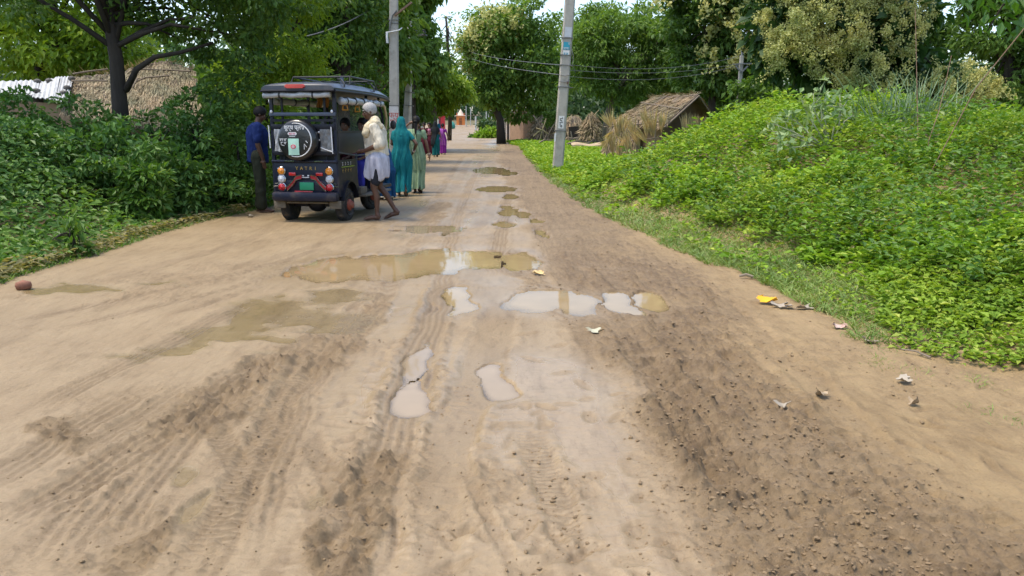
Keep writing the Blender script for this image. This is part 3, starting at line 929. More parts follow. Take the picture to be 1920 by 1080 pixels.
N = 46000
px, py = scatter(N, 4.6, 34, lambda yy: xr_edge(yy) - .10 + rng.random(N) ** 1.1 * (1.25 + .02 * yy), 1.7)
s = px - xr_edge(py) + .12 * fbm(px * 2.5, py * 2.5, 105, 3)
kp = (s > -.02) & (rng.random(N) < .35 + .65 * sstep(5, 6.5, py))
blades('grass', 'short green grass along the right edge of the muddy road', px[kp], py[kp], rng.uniform(.03, .11, kp.sum()) * (1 + .02 * py[kp]), .004 + .0007 * py[kp], lean=.75)
N = 9000
px = rng.uniform(-1, 9, N); py = rng.uniform(20, 62, N); kp = px > xr_edge(py) + .1
px, py = px[kp], py[kp]
LL = .085 + .0030 * py
low_plants('far_ground_cover', 'low green plants on the flat ground in front of the huts', px, py, G(px, py), rng.uniform(.03, .16, len(px)), 9, LL, LL * .5, mound_leaf)
tuft = []
for u, v in ((1665, 690), (1680, 660), (1640, 650), (1830, 715), (1890, 790), (1840, 770), (1720, 700), (1600, 610), (1610, 630), (1650, 675)):
    p = gp(u, v); n = int(rng.integers(30, 90)); tuft.append(np.stack([p.x + rng.normal(size=n) * .05, p.y + rng.normal(size=n) * .06], 1))
tuft = np.concatenate(tuft)
blades('grass_tufts', 'sparse green grass tufts on the pale sand at the right verge', tuft[:, 0], tuft[:, 1], rng.uniform(.02, .065, len(tuft)), .004)

# ---------------------------------------------------------------- left bank
def hc(px, py):
    t = xl_edge(py) - px
    return (.08 + 1.0 * sstep(.25, 3.0, t)) * (1 + .45 * fbm(px * .8, py * .8, 111, 3)) * (1 - .25 * sstep(9, 14, py) * (1 - sstep(2, 4, t))) * (1 - .50 * sstep(10.5, 13.5, py) * (px < -.40 * py))


N = 80000
px, py = scatter(N, 3.0, 17, lambda yy: xl_edge(yy) - .02 - rng.random(N) ** .8 * (1.2 + .40 * yy), 1.35)
t = xl_edge(py) - px + .25 * fbm(px * 2, py * 2, 113, 2)
kp = t > .12; px, py, t = px[kp], py[kp], t[kp]
hh = hc(px, py); n = len(px)
pz = G(px, py) + hh * (1 - rng.random(n) ** 2.2 * .75)
th = rng.uniform(0, 2 * PI, n)
ax = np.stack([np.cos(th) + .3, np.sin(th) - .25, rng.uniform(-.7, .35, n)], 1)
nr = np.stack([np.full(n, .35), np.full(n, -.35), np.ones(n)], 1) + rng.normal(size=(n, 3)) * .45
LL = (.063 + .0041 * py) * rng.uniform(.6, 1.35, n)
far = t > 1.35 + .5 * fbm(px * 1.2, py * 1.2, 117, 2)
o = leaves('undergrowth', np.stack([px, py, pz], 1)[far], ax[far], nr[far], LL[far], LL[far] * .45, bush_leaf)
tag(o, 'dense dark green undergrowth covering the left bank', None, None, 'stuff')
o = leaves('verge_weeds', np.stack([px, py, pz], 1)[~far], ax[~far], nr[~far], LL[~far] * .9, LL[~far] * .5, herb_leaf)
tag(o, 'low weeds and grass along the left edge of the road', None, None, 'stuff')
N = 9000
px, py = scatter(N, 4.5, 17, lambda yy: xl_edge(yy) + .12 - rng.random(N) * .55, 1.4)
blades('verge_grass', 'thin pale grass fringing the left edge of the road', px, py, rng.uniform(.03, .10, N), .005 + .0006 * py, herb_leaf)
N = 2600
px, py = scatter(N, 5.5, 14, lambda yy: xl_edge(yy) + .06 - rng.random(N) * .35, 1.4)
th = rng.uniform(0, 2 * PI, N)
o = leaves('dry_weeds', np.stack([px, py, G(px, py) + rng.uniform(0, .10, N)], 1), np.stack([np.cos(th), np.sin(th), rng.uniform(-.2, .4, N)], 1), np.stack([th * 0, th * 0, th * 0 + 1], 1) + rng.normal(size=(N, 3)) * .4, rng.uniform(.05, .11, N), .035, dry_herb)
tag(o, 'muddy dusted weeds trampled at the left road edge', None, None, 'stuff')


def shrub(label, u, v, yy, ru, rv, mat, seed, leaf=(.09, .045), group='shrubs on the left bank', ncl=60, nl=80, rc=.17, name='shrub'):
    c = at(u, v, yy); k = yy / FPX
    b = Vector((c.x, yy, gz_at(c.x, yy)))
    hh_ = max(c.z + rv * k * .6 - b.z, .2)
    tops = [(c.x, yy, c.z, ru * k, ru * k * .8, rv * k), (c.x - ru * k * .3, yy + .1, b.z + hh_ * .4, ru * k * .9, ru * k * .7, hh_ * .4), (c.x + ru * k * .35, yy - .05, b.z + hh_ * .3, ru * k * .8, ru * k * .7, hh_ * .3)]
    return make_tree(name, label, b, [b + Vector((0, 0, -.05)), b.lerp(c, .5), c], .035, tops, mat, leaf, ncl, nl, rc, .25, seed, group, limbs=9, shell=.25, cat='shrub')


shrub('tall dark shrub at the far left, its top beside the pale sheet roof', 40, 285, 10.5, 110, 70, bush_leaf, 201)
shrub('dark shrub in front of the tree trunk on the left bank', 205, 290, 11.0, 100, 60, bush_leaf, 202)
shrub('dark leafy shrub below the thatched roof on the left bank', 340, 315, 11.6, 85, 60, bush_leaf, 203)
shrub('dark shrub hiding the foot of the white roofed shed', 30, 228, 12.4, 90, 50, bush_leaf, 211)
shrub('dark shrub between the two roofs on the left bank', 150, 244, 12.3, 72, 56, bush_leaf, 212)
shrub('dark shrub below the straw roof just right of the tree trunk', 285, 258, 12.4, 80, 58, bush_leaf, 213)
shrub('leafy shrub at the right end of the straw roof', 365, 245, 12.9, 58, 76, bush_leaf, 214)
shrub('green shrub right behind the man in the blue shirt', 445, 265, 13.2, 60, 90, mid_leaf, 204)
shrub('shrub with pale upright sprigs at the foot of the left bank', 265, 335, 10.6, 42, 26, herb_leaf, 205, leaf=(.10, .04))
shrub('small pale green sapling standing at the left verge', 132, 415, 8.0, 16, 36, herb_leaf, 206, leaf=(.09, .035), ncl=14, nl=26, rc=.12, name='sapling')
shrub('bright shrub low beside the rickshaw on the left verge', 455, 345, 12.8, 40, 35, herb_leaf, 207)

shrub('bright green bush at the bend left of the woven panel', 912, 250, 82, 16, 12, mound_leaf, 208, leaf=(.30, .16), group='shrubs at the bend', ncl=40, nl=60, rc=.5)
shrub('tall grey green bush behind the bright one at the bend', 916, 232, 100, 14, 14, far_leaf, 209, leaf=(.36, .16), group='shrubs at the bend', ncl=40, nl=60, rc=.6)
shrub('low weed patch in the road by the walker in brown', 889, 256, 84, 8, 3, herb_leaf, 210, leaf=(.22, .12), group='shrubs at the bend', ncl=20, nl=40, rc=.3)

# ---------------------------------------------------------------- trees
def T(name, label, u, yy, trunk_uv, r, blobs, mat, **kw):
    b = gpos(u, yy)
    pts = [b + Vector((0, 0, -.2))] + [at(a, c, yy + (d[0] if d else 0)) for a, c, *d in trunk_uv]
    return make_tree(name, label, b, pts, r, blobs, mat, **kw)


T('tree', 'dark tree with a curved low limb standing before the thatched roof at left', 226, 13, [(224, 190), (218, 110), (205, 40), (190, -60), (185, -200)], .135,
  [bl(60, -110, 13, 200, 95), bl(300, -100, 13, 220, 90), bl(520, -60, 13, 150, 95), bl(440, 70, 13.3, 105, 50), bl(10, 5, 12.6, 90, 60), bl(440, 160, 13.2, 50, 40), bl(200, -260, 13, 300, 120), bl(330, 20, 13.5, 90, 40)],
  dark_leaf, leaf=(.10, .05), nclump=230, nleaf=150, rc=.33, seed=1, limbs=34, group='trees on the left of the road',
  extra_limbs=[([at(236, 170, 13), at(256, 130, 12.9), at(290, 107, 12.9), at(340, 98, 13), at(400, 80, 13.1)], .055)])
T('tree', 'sunlit yellow green tree behind the pale sheet roof at far left', 60, 21, [(70, 150), (90, 60), (100, 0)], .16,
  [bl(110, 110, 21, 110, 50), bl(30, 60, 21, 110, 70), bl(190, 80, 21, 90, 60), bl(120, 20, 21.5, 160, 60), bl(100, -80, 21, 220, 80)],
  bright_leaf, leaf=(.17, .08), nclump=170, nleaf=120, rc=.5, seed=2, group='trees on the left of the road')
T('tree', 'feathery bright green tree rising behind the man in blue', 500, 16.5, [(495, 200), (500, 120), (490, 20)], .13,
  [bl(470, 120, 16.5, 80, 60), bl(545, 60, 16.2, 70, 70), bl(560, 130, 16.5, 45, 40), bl(440, 205, 16, 50, 40), bl(500, -40, 16.5, 130, 80), bl(500, 220, 16.5, 60, 45)],
  bright_leaf, leaf=(.10, .035), nclump=220, nleaf=170, rc=.34, seed=3, group='trees on the left of the road')
T('tree', 'dense dark tree behind the rickshaw roof', 640, 24, [(645, 200), (650, 100), (655, 0)], .2,
  [bl(632, 130, 24, 78, 70), bl(648, 40, 24, 72, 70), bl(600, 40, 24.5, 80, 80), bl(620, -60, 24, 115, 90), bl(650, 215, 25, 75, 40), bl(560, 190, 25, 60, 60)],
  dark_leaf, leaf=(.16, .075), nclump=230, nleaf=140, rc=.48, seed=4, group='trees on the left of the road')
T('tree', 'broad leaved tree behind the left concrete pole', 706, 29, [(706, 200), (708, 150), (715, 80)], .13,
  [bl(715, 110, 29, 50, 50), bl(700, 50, 29, 60, 50), bl(745, 90, 29.5, 40, 60), bl(700, -30, 29, 90, 60)],
  mid_leaf, leaf=(.28, .15), nclump=90, nleaf=60, rc=.5, droop=.8, seed=5, group='trees on the left of the road', wood=pale_bark)
T('tree', 'creeper hung tree reaching up into the sky gap', 770, 40, [(772, 200), (775, 100), (770, 0)], .25,
  [bl(768, 60, 40, 44, 65), bl(778, 10, 40, 34, 50), bl(760, 150, 41, 60, 50), bl(800, 110, 40, 35, 35), bl(745, -30, 40, 80, 55), bl(745, 200, 42, 60, 30)],
  mid_leaf, leaf=(.26, .14), nclump=190, nleaf=120, rc=.62, droop=.9, seed=6, group='trees on the left of the road')
T('tree', 'light green drooping tree over the walking women', 813, 44, [(813, 210), (814, 180), (818, 140)], .22,
  [bl(820, 150, 44, 45, 25), bl(795, 175, 44, 25, 25), bl(852, 165, 44, 25, 22), bl(825, 190, 44.5, 32, 20), bl(800, 130, 45, 40, 25)],
  bright_leaf, leaf=(.24, .11), nclump=110, nleaf=110, rc=.55, droop=.9, seed=7, group='trees on the left of the road', wood=pale_bark)
T('tree', 'thin sparse tree against the bright sky', 842, 72, [(846, 170), (842, 110), (838, 60), (836, 30)], .17,
  [bl(840, 60, 72, 26, 35), bl(850, 110, 72, 26, 40), bl(832, 90, 72, 18, 30)],
  mid_leaf, leaf=(.30, .15), nclump=26, nleaf=16, rc=.6, seed=8, group='trees beyond the bend', limbs=22)
T('tree', 'big round tree leaning over the bend with a cream flowering top', 940, 60, [(938, 225), (925, 195), (920, 165), (940, 110)], .32,
  [bl(960, 120, 60, 80, 60), bl(908, 95, 60, 40, 50), bl(1005, 100, 60, 50, 55), bl(930, 60, 60, 65, 40), bl(985, 40, 60, 60, 45), bl(930, 165, 60, 45, 35), bl(1010, 170, 60.5, 45, 45), bl(960, 200, 61, 45, 25)],
  mid_leaf, leaf=(.30, .14), nclump=300, nleaf=120, rc=.8, seed=9, group='trees beyond the bend', extra_limbs=[([at(932, 215, 60), at(905, 178, 60), at(880, 160, 60)], .16)],
  blossom={'blobs': [bl(902, 72, 59, 30, 33), bl(938, 40, 58.5, 42, 20), bl(878, 112, 59.5, 12, 25)], 'n': 44, 'per': 80, 'rc': .75, 's': .22})
T('tree', 'feathery mid green tree behind the brush shelter', 1135, 46, [(1138, 215), (1152, 180), (1160, 140), (1150, 90)], .2,
  [bl(1110, 90, 46, 60, 55), bl(1180, 70, 46, 70, 50), bl(1240, 110, 46, 55, 50), bl(1100, 150, 46, 45, 35), bl(1170, 150, 46, 60, 40), bl(1250, 60, 46, 55, 45), bl(1220, 170, 46.5, 55, 25)],
  mid_leaf, leaf=(.24, .08), nclump=300, nleaf=130, rc=.62, seed=10, flat=.45, group='trees behind the huts', wood=pale_bark)
T('tree', 'dark tree behind the thatched hut beside the small pole', 1330, 40, [(1335, 190), (1330, 120), (1335, 50)], .22,
  [bl(1320, 50, 40, 75, 60), bl(1395, 50, 40, 60, 60), bl(1320, 130, 40, 65, 45), bl(1390, 140, 40.5, 55, 50), bl(1350, -30, 40, 110, 55), bl(1370, 195, 41, 60, 30)],
  dark_leaf, leaf=(.24, .12), nclump=260, nleaf=120, rc=.6, seed=11, group='trees behind the huts',
  blossom={'blobs': [bl(1300, 10, 38.6, 60, 26), bl(1380, 60, 38.6, 50, 40), bl(1350, 110, 38.8, 40, 20)], 'n': 40, 'per': 60, 'rc': .42, 's': .17})
T('tree', 'pale topped tree far behind the right concrete pole', 1085, 78, [(1085, 190), (1090, 100)], .25,
  [bl(1075, 45, 78, 40, 26), bl(1130, 40, 78, 45, 28), bl(1050, 90, 78, 40, 50), bl(1190, 30, 78, 45, 28), bl(1110, 120, 79, 60, 60)],
  mid_leaf, leaf=(.36, .17), nclump=150, nleaf=90, rc=1.0, seed=12, group='trees behind the huts')
_tk = [bl(1466, 50, 20, 46, 75), bl(1550, 10, 20, 90, 55), bl(1500, 120, 20, 65, 45), bl(1590, 110, 20, 70, 60), bl(1670, 40, 20, 60, 70), bl(1640, 165, 20, 65, 35), bl(1730, 140, 20, 50, 50), bl(1560, -110, 20, 180, 80), bl(1815, 180, 20, 45, 35)]
_tf = [bl(1468, 40, 18.9, 40, 60), bl(1480, 90, 18.8, 40, 40), bl(1585, 60, 18.8, 60, 40), bl(1540, 15, 18.8, 60, 30), bl(1640, 140, 18.8, 55, 25), bl(1700, 50, 19, 40, 55), bl(1790, 150, 18.8, 55, 20), bl(1560, 140, 18.9, 40, 20), bl(1845, 170, 19.2, 30, 22), bl(1650, 10, 18.9, 40, 30), bl(1760, 190, 19, 40, 18)]
T('teak_tree', 'large leaved tree covered in cream flower heads above the heap', 1585, 20, [(1585, 190), (1580, 100), (1570, 0), (1565, -100)], .17, _tk, teak_leaf, leaf=(.30, .19), nclump=210, nleaf=46, rc=.42, droop=.5, seed=13,
  group='trees behind the heap', limbs=26, blossom={'blobs': _tf, 'n': 165, 'per': 230, 'rc': .24, 's': .055})
T('tree', 'dark leafy tree filling the gap behind the cream flowered tree', 1650, 29, [(1650, 190), (1650, 90), (1640, 0)], .2,
  [bl(1500, 150, 29, 90, 60), bl(1620, 170, 29, 90, 50), bl(1720, 100, 29, 80, 80), bl(1780, 210, 28, 70, 40), bl(1600, 40, 29, 150, 80), bl(1430, 190, 30, 60, 40), bl(1660, -80, 29, 200, 70)],
  dark_leaf, leaf=(.20, .11), nclump=240, nleaf=110, rc=.5, seed=14, group='trees behind the heap')
T('tree', 'bright feathery tree at the far right edge', 1895, 24, [(1895, 200), (1890, 100), (1885, 0)], .18,
  [bl(1880, 120, 24, 60, 60), bl(1870, 50, 24, 60, 55), bl(1920, 180, 24, 70, 50), bl(1900, -50, 24, 110, 70), bl(1960, 90, 24, 70, 80), bl(1850, 215, 24.5, 40, 25)],
  mid_leaf, leaf=(.15, .06), nclump=230, nleaf=140, rc=.45, seed=15, flat=.45, group='trees behind the heap')

# understory along the far left side of the road
N = 32000
py = 14.5 + rng.random(N) ** 1.4 * 44; px = xl_edge(py) - .25 - rng.random(N) ** 1.2 * (1.5 + .10 * py)
t = xl_edge(py) - px
hh = (.25 + 1.9 * sstep(.2, 2.2, t)) * (1 + .5 * fbm(px * .6, py * .6, 131, 3)); 
hh = np.where((px < -.385 * py) & (py < 21), .15, hh)
ax = rng.normal(size=(N, 3)) + np.array([.4, -.3, -.4]); nr = rng.normal(size=(N, 3)) * .5 + np.array([.3, -.3, 1])
LL = (.135 + .0055 * py) * rng.uniform(.6, 1.3, N)
o = leaves('understory', np.stack([px, py, G(px, py) + hh * (1 - rng.random(N) ** 1.6)], 1), ax, nr, LL, LL * .5, dark_leaf)
tag(o, 'dark understory beneath the trees along the left side of the road', None, None, 'stuff')

# forest closing the view far off
rng = np.random.default_rng(77)
def forest(name, label, n, fx, fy, h0, h1, L, mat):
    px, py = fx(n), fy(n)
    top = h0 + (h1 - h0) * (.5 + .9 * fbm(px * .11, py * .11, 120, 3))
    pz = G(px, py) + top * (1 - rng.random(n))
    ax = rng.normal(size=(n, 3)) + np.array([0, -.4, -.3]); nr = rng.normal(size=(n, 3)) * .6 + np.array([0, -.5, .9])
    s = L * rng.uniform(.6, 1.4, n)
    o = leaves(name, np.stack([px, py, pz], 1), ax, nr, s, s * .55, mat); tag(o, label, None, None, 'stuff'); return o


forest('far_woods', 'blue green far wood closing the end of the road', 18000, lambda n: rng.uniform(-70, 60, n), lambda n: rng.uniform(175, 200, n), 9, 17, 1.2, far_leaf)
forest('woods', 'dark wood standing behind the huts and the right hand trees', 24000, lambda n: rng.uniform(3, 75, n), lambda n: 84 - rng.random(n) ** 1.0 * 14, 4.5, 9, .66, far_leaf)
forest('left_woods', 'dark wood standing behind the left hand trees', 24000, lambda n: rng.uniform(-60, -9, n), lambda n: 62 - rng.random(n) * 14, 5, 8.5, .56, far_leaf)

# ================================================================ POLES AND WIRES
concrete = surf('pole_concrete', (.43, .405, .35), (.33, .31, .265), rough=.9, scale=5, bump=.004, bscale=60, dirt=(.17, .15, .12), dirt_amt=.5)
rust = surf('rusty_steel', (.17, .10, .065), (.10, .07, .05), rough=.8, scale=20)
steel = surf('grey_steel', (.28, .28, .28), (.18, .18, .18), rough=.45, metal=.7, scale=20)
black_pl = surf('black_plastic', (.016, .016, .017), (.025, .024, .024), rough=.45, scale=12)
white_p = surf('white_print', (.72, .72, .70), (.62, .62, .60), rough=.6, scale=20)
wire_m = surf('dull_wire', (.20, .20, .20), (.12, .12, .12), rough=.6, metal=.4, scale=8)
red_ink = surf('red_paint_print', (.50, .07, .05), (.42, .06, .045), rough=.7, scale=30)
teal_ink = surf('teal_print', (.02, .32, .42), (.03, .26, .36), rough=.6, scale=30)
black_ink = surf('black_ink', (.03, .03, .032), (.05, .05, .05), rough=.7, scale=30)


def strokes(mb, lines, w, d=.002):
    """lettering drawn as flat strokes; lines are (x, z) runs facing -y"""
    for ln in lines:
        for (x0, z0), (x1, z1) in zip(ln[:-1], ln[1:]):
            L = math.hypot(x1 - x0, z1 - z0)
            if L < 1e-6: continue
            dx, dz = (x1 - x0) / L * w / 2, (z1 - z0) / L * w / 2
            q = [(x0 - dx - dz, z0 - dz + dx), (x0 - dx + dz, z0 - dz - dx), (x1 + dx + dz, z1 + dz - dx), (x1 + dx - dz, z1 + dz + dx)]
            mb.prism(q, -d, 0)


def lettering(name, body, mat, parent, loc, size, width=None, bold=.0, align='CENTER', rz=0.0):
    """words set in the built in typeface, upright and facing -y, as a mesh"""
    cu = bpy.data.curves.new('words', 'FONT'); cu.body = body; cu.size = size; cu.extrude = .0012; cu.align_x = align; cu.offset = bold
    t = bpy.data.objects.new('words', cu); COL.objects.link(t)
    dg = bpy.context.evaluated_depsgraph_get()
    me = bpy.data.meshes.new_from_object(t.evaluated_get(dg), depsgraph=dg)
    bpy.data.objects.remove(t)
    if width:
        xs = [q.co.x for q in me.vertices]; k = width / (max(xs) - min(xs))
        for q in me.vertices: q.co.x *= k
    me.materials.clear(); me.materials.append(mat); me.name = name
    o = bpy.data.objects.new(name, me); COL.objects.link(o); o.parent = parent; o.location = loc; o.rotation_euler = (PI / 2, 0, rz)
    return o


def placed(lines, x, z, sx, sz): return [[(x + a * sx, z + b * sz) for a, b in ln] for ln in lines]


# letter shapes on a 1 x 1 body, head line at 1
G_PHA = [[(0, 1), (1, 1)], [(.55, 1), (.55, 0)], [(.15, 1), (.15, .6), (.3, .45), (.55, .6)], [(.55, .7), (.8, .8), (.9, .55), (.75, .35)]]
G_YA = [[(0, 1), (1, 1)], [(.85, 1), (.85, 0)], [(.15, .95), (.3, .75), (.2, .5), (.4, .35), (.85, .45)]]
G_U = [[(.55, 0), (.35, -.15), (.5, -.35), (.8, -.25)]]
G_GHA = [[(0, 1), (1, 1)], [(.85, 1), (.85, 0)], [(.2, .95), (.35, .75), (.15, .6), (.35, .45), (.2, .3), (.4, .15), (.85, .35)]]
G_RA = [[(0, 1), (.8, 1)], [(.45, 1), (.55, .75), (.3, .55), (.2, .55), (.6, 0)]]
G_SHA = [[(0, 1), (1, 1)], [(.85, 1), (.85, 0)], [(.15, .9), (.35, .95), (.45, .7), (.2, .5), (.1, .45), (.45, .05)], [(.1, .9), (.15, .8)]]
G_DDHA = [[(0, 1), (1, 1)], [(.5, 1), (.5, .8), (.2, .75), (.15, .45), (.4, .35), (.55, .5)], [(.45, .35), (.75, .1), (.95, .25), (.8, .45), (.6, .3)], [(.3, .3), (.45, 0)]]
G_PLA = [[(0, 1), (1.3, 1)], [(.15, 1), (.15, .55), (.35, .45), (.5, .55)], [(1.2, 1), (1.2, 0)], [(1.2, .55), (.95, .65), (.85, .45), (.7, .65), (.55, .5), (.65, .15)]]
G_SA = [[(0, 1), (1, 1)], [(.85, 1), (.85, 0)], [(.15, .95), (.25, .7), (.1, .5), (.5, .1)], [(.25, .55), (.85, .55)]]
G_NA = [[(0, 1), (1, 1)], [(.7, 1), (.7, 0)], [(.7, .5), (.2, .5), (.15, .4), (.25, .35)]]
G_DA = [[(0, 1), (1, 1)], [(.5, 1), (.5, .8), (.2, .7), (.2, .35), (.55, .3), (.75, .1)]]


def pole(label, base, top, w0, w1, mat, dn=0.62, name='concrete_pole', group=None, cap=0.0):
    """tapering rectangular post; its children use coordinates along the post"""
    base, top = Vector(base), Vector(top)
    r = empty(name, base); tag(r, label, 'pole', group)
    ax = (top - base); L = ax.length
    r.rotation_euler = ax.to_track_quat('Z', 'Y').to_euler()
    q = ax.to_track_quat('Z', 'Y')
    # keep the broad face towards -y
    t = ax.normalized(); xx = Vector((1, 0, 0)); xx = (xx - t * xx.dot(t)).normalized(); yy = t.cross(xx)
    r.rotation_euler = Matrix((xx, yy, t)).transposed().to_euler()
    m = MB()
    rings = []
    for f in np.linspace(0, 1, 9):
        w = w0 + (w1 - w0) * f; d = w * dn; c = .12 * w
        jx = .0
        rings.append([Vector((x_, y_, f * L - .35 * (f == 0))) for x_, y_ in ((-w / 2 + c, -d / 2), (w / 2 - c, -d / 2), (w / 2, -d / 2 + c), (w / 2, d / 2 - c), (w / 2 - c, d / 2), (-w / 2 + c, d / 2), (-w / 2, d / 2 - c), (-w / 2, -d / 2 + c))])
    m.loft(rings)
    if cap: m.loft([rings[-1], [Vector((.3 * p.x, .3 * p.y, L + cap)) for p in rings[-1]]])
    m.build('shaft', mat, r)
    return r, L


def band(r, z, w, d, name='clamp', mat=None, h=.03, ext=0):
    m = MB(); m.box((ext / 2, 0, z), (w + .03 + ext, d + .03, h)); m.build(name, mat or rust, r)


# right hand pole, leaning a little
pb = gp(1045, 325); pt = at(1073, -60, pb.y + .05)
pR, LR = pole('tall concrete pole leaning at the right verge with a teal poster and wire bands', pb, pt, .30, .27, concrete, .62)
def zz_of(v): return (at(1050, v, pb.y).z - pb.z)
for v, e in ((103, .0), (122, .06), (163, .10), (71, 0), (245, 0)): band(pR, zz_of(v), .285, .18, 'wire_band', wire_m, .022, e)
for v in (141, 153):
    m = MB(); m.tube([(-.16, -.11, zz_of(v)), (0, -.112, zz_of(v) - .02), (.16, -.11, zz_of(v) + .03)], .008, 6); m.build('wrapped_wire', wire_m, pR)
yf = -.30 * .62 / 2
m = MB(); m.box((-.005, yf - .005, zz_of(86)), (.17, .004, .20)); ps = m.build('poster', teal_ink, pR)
m = MB(); m.box((-.005, yf - .008, zz_of(99)), (.18, .003, .13)); m.build('torn_paper', white_p, ps)
for g_, x_, v_, s_, k_ in ((G_NA, -.08, 93, .06, 0), (G_YA, -.01, 93, .06, 0), (G_DA, .04, 84, .04, 0), (G_RA, -.07, 103, .05, 1), (G_NA, -.01, 103, .06, 1)):
    m = MB(); strokes(m, placed(g_, x_, zz_of(v_), s_, .05), .010); o = m.build('letter', teal_ink if k_ else white_p, ps); o.location.y = yf - (.0105 if k_ else .0085)
m = MB(); m.box((.01, yf - .003, zz_of(60)), (.19, .004, .26)); m.build('faded_notice', surf('faded_paper', (.52, .55, .58), (.45, .47, .49), rough=.8, scale=9), pR)
m = MB(); m.box((-.0, yf - .005, zz_of(229)), (.15, .004, .34)); pn = m.build('number_patch', white_p, pR)
m = MB(); strokes(m, placed([[(.8, .9), (.8, .7), (.1, .65), (.1, .3), (.6, .25), (.7, .0)]], -.045, zz_of(228), .09, .12) + placed([[(.1, 1), (.9, 1)], [(.2, .9), (.2, .4), (.7, .35), (.75, 0), (.3, .1)]], -.05, zz_of(238), .10, .12), .018); o = m.build('number', black_ink, pn); o.location.y = yf - .0085
m = MB(); m.box((-.14, yf - .008, zz_of(258)), (.05, .006, .22)); m.build('paper_scrap', white_p, pR)
m = MB(); m.tube([(.13, -.1, zz_of(90)), (.2, -.12, zz_of(105)), (.19, -.12, zz_of(120)), (.3, 0, zz_of(135))], .008, 6); m.build('loose_wire', wire_m, pR)
m = MB(); m.box((.10, yf - .03, zz_of(155)), (.05, .05, .05)); m.build('hook', rust, pR)

# left hand pole with red lettering
LY = 22.8
lb = gpos(737, LY); lt = at(738, -90, LY)
pL, LL_ = pole('tall concrete pole at the left verge with red lettering and an iron stub', lb, lt, .285, .215, concrete, .62)
def zl(v): return at(737, v, LY).z - lb.z
yf = -.285 * .62 / 2
m = MB(); m.box((0, yf + .004, zl(218)), (.255, .01, .54)); wp = m.build('whitewash', surf('whitewash', (.60, .58, .56), (.50, .49, .47), rough=.9, scale=10), pL)
for w_, v in (('फ्यू', 220.5), ('घर', 233)): lettering('lettering', w_, red_ink, wp, (-.003, yf - .004, zl(v)), .205)
m = MB(); m.bar((.04, yf - .02, zl(30)), (.52, -.25, zl(6)), .05); m.build('stub_arm', rust, pL)
m = MB(); m.tube([(.08, yf, zl(20)), (-.02, yf - .03, zl(30)), (-.09, yf - .03, zl(48)), (-.1, yf - .03, zl(60))], .022, 6); m.build('cable_loop', wire_m, pL)
m = MB(); m.tube([(-.20, -.12, zl(62)), (.0, -.14, zl(60)), (.16, -.12, zl(57)), (.22, 0, zl(52))], .016, 6); m.tube([(-.17, -.12, zl(62)), (-.17, -.13, zl(72)), (-.16, -.12, zl(82))], .035, 6); m.build('tied_cloth', white_p, pL)
for v in (38, 198, 44): band(pL, zl(v), .24, .15, 'wire_band', wire_m, .018)

# broken pointed stub and the pole with insulators behind
sb = gpos(754, 30); st = at(766, 150, 30)
pS, _ = pole('short broken concrete stub with a pointed top behind the left pole', sb, st, .23, .20, concrete, .6, cap=.26)
for v in (172, 197): band(pS, at(760, v, 30).z - sb.z, .24, .14, 'clamp', steel, .03, .12)
kb = gpos(766, 33); kt = at(768, 40, 33)
pK, _ = pole('concrete pole with two black insulators half hidden by creepers', kb, kt, .20, .17, concrete, .7)
for u, v in ((772, 58), (788, 60)):
    q = at(u, v, 32.8) - kb; m = MB(); m.lathe([(.02, -.1), (.09, -.08), (.05, -.03), (.10, 0), (.05, .05), (.08, .08), (.0, .11)], 12, Matrix.Translation(q)); m.build('insulator', black_pl, pK)
m = MB(); q = at(778, 100, 32.9) - kb; m.box(q, (.42, .08, .10)); m.build('cross_arm', steel, pK)
m = MB(); q2 = at(780, 60, 32.9) - kb; m.box(q2 - Vector((0, 0, .1)), (.62, .06, .06)); m.build('cross_arm', steel, pK)

# small pole on the right with a V arm
ab = gpos(1381, 30); at_ = at(1391, 104, 30)
pA, LA = pole('small grey pole behind the heap with a V shaped wire arm', ab, at_, .17, .13, concrete, .8)
def za(v): return at(1388, v, 30).z - ab.z
for a_, b_, w_ in (((0, -.08, za(136)), (-.22, -.08, za(124)), .05), ((0, -.08, za(136)), (.22, -.08, za(124)), .05), ((-.34, -.08, za(121)), (.36, -.08, za(119)), .04)):
    m = MB(); m.bar(a_, b_, w_); m.build('cross_arm', steel, pA)
m = MB(); m.tube([(0, 0, za(106)), (0, 0, za(98))], .03, 6); m.build('cap', steel, pA)


def wire(label, a, b, sag, r=.0065, n=14):
    a, b = Vector(a), Vector(b); m = MB()
    m.tube([a.lerp(b, t) - Vector((0, 0, sag * 4 * t * (1 - t))) for t in np.linspace(0, 1, n)], r, 5)
    o = m.build('overhead_wire', wire_m); tag(o, label, 'wire', 'overhead wires across the road'); return o


wire('topmost wire from the small pole towards the tall right pole', at(1384, 106, 30), at(1063, 121, pb.y), .25)
wire('upper of two wires sagging from the V arm to the tall right pole', at(1375, 121, 29.9), at(1060, 131, pb.y), .18)
wire('lower of two wires sagging from the V arm to the tall right pole', at(1397, 119, 29.9), at(1056, 142, pb.y), .3)
wire('upper wire leaving the right pole for the trees over the bend', at(1052, 122, pb.y), at(884, 98, 58), .1, .010)
wire('lower wire leaving the right pole for the trees over the bend', at(1047, 140, pb.y), at(884, 110, 58), .1, .010)
wire('dark branch like cable slanting through the left tree tops', at(574, 68, 20), at(730, -8, 25), .15, .014)
o = wire('wire high in the sky gap, leading down to the sparse tree', at(735, -60, 25), at(905, -30, 80), .3, .012)

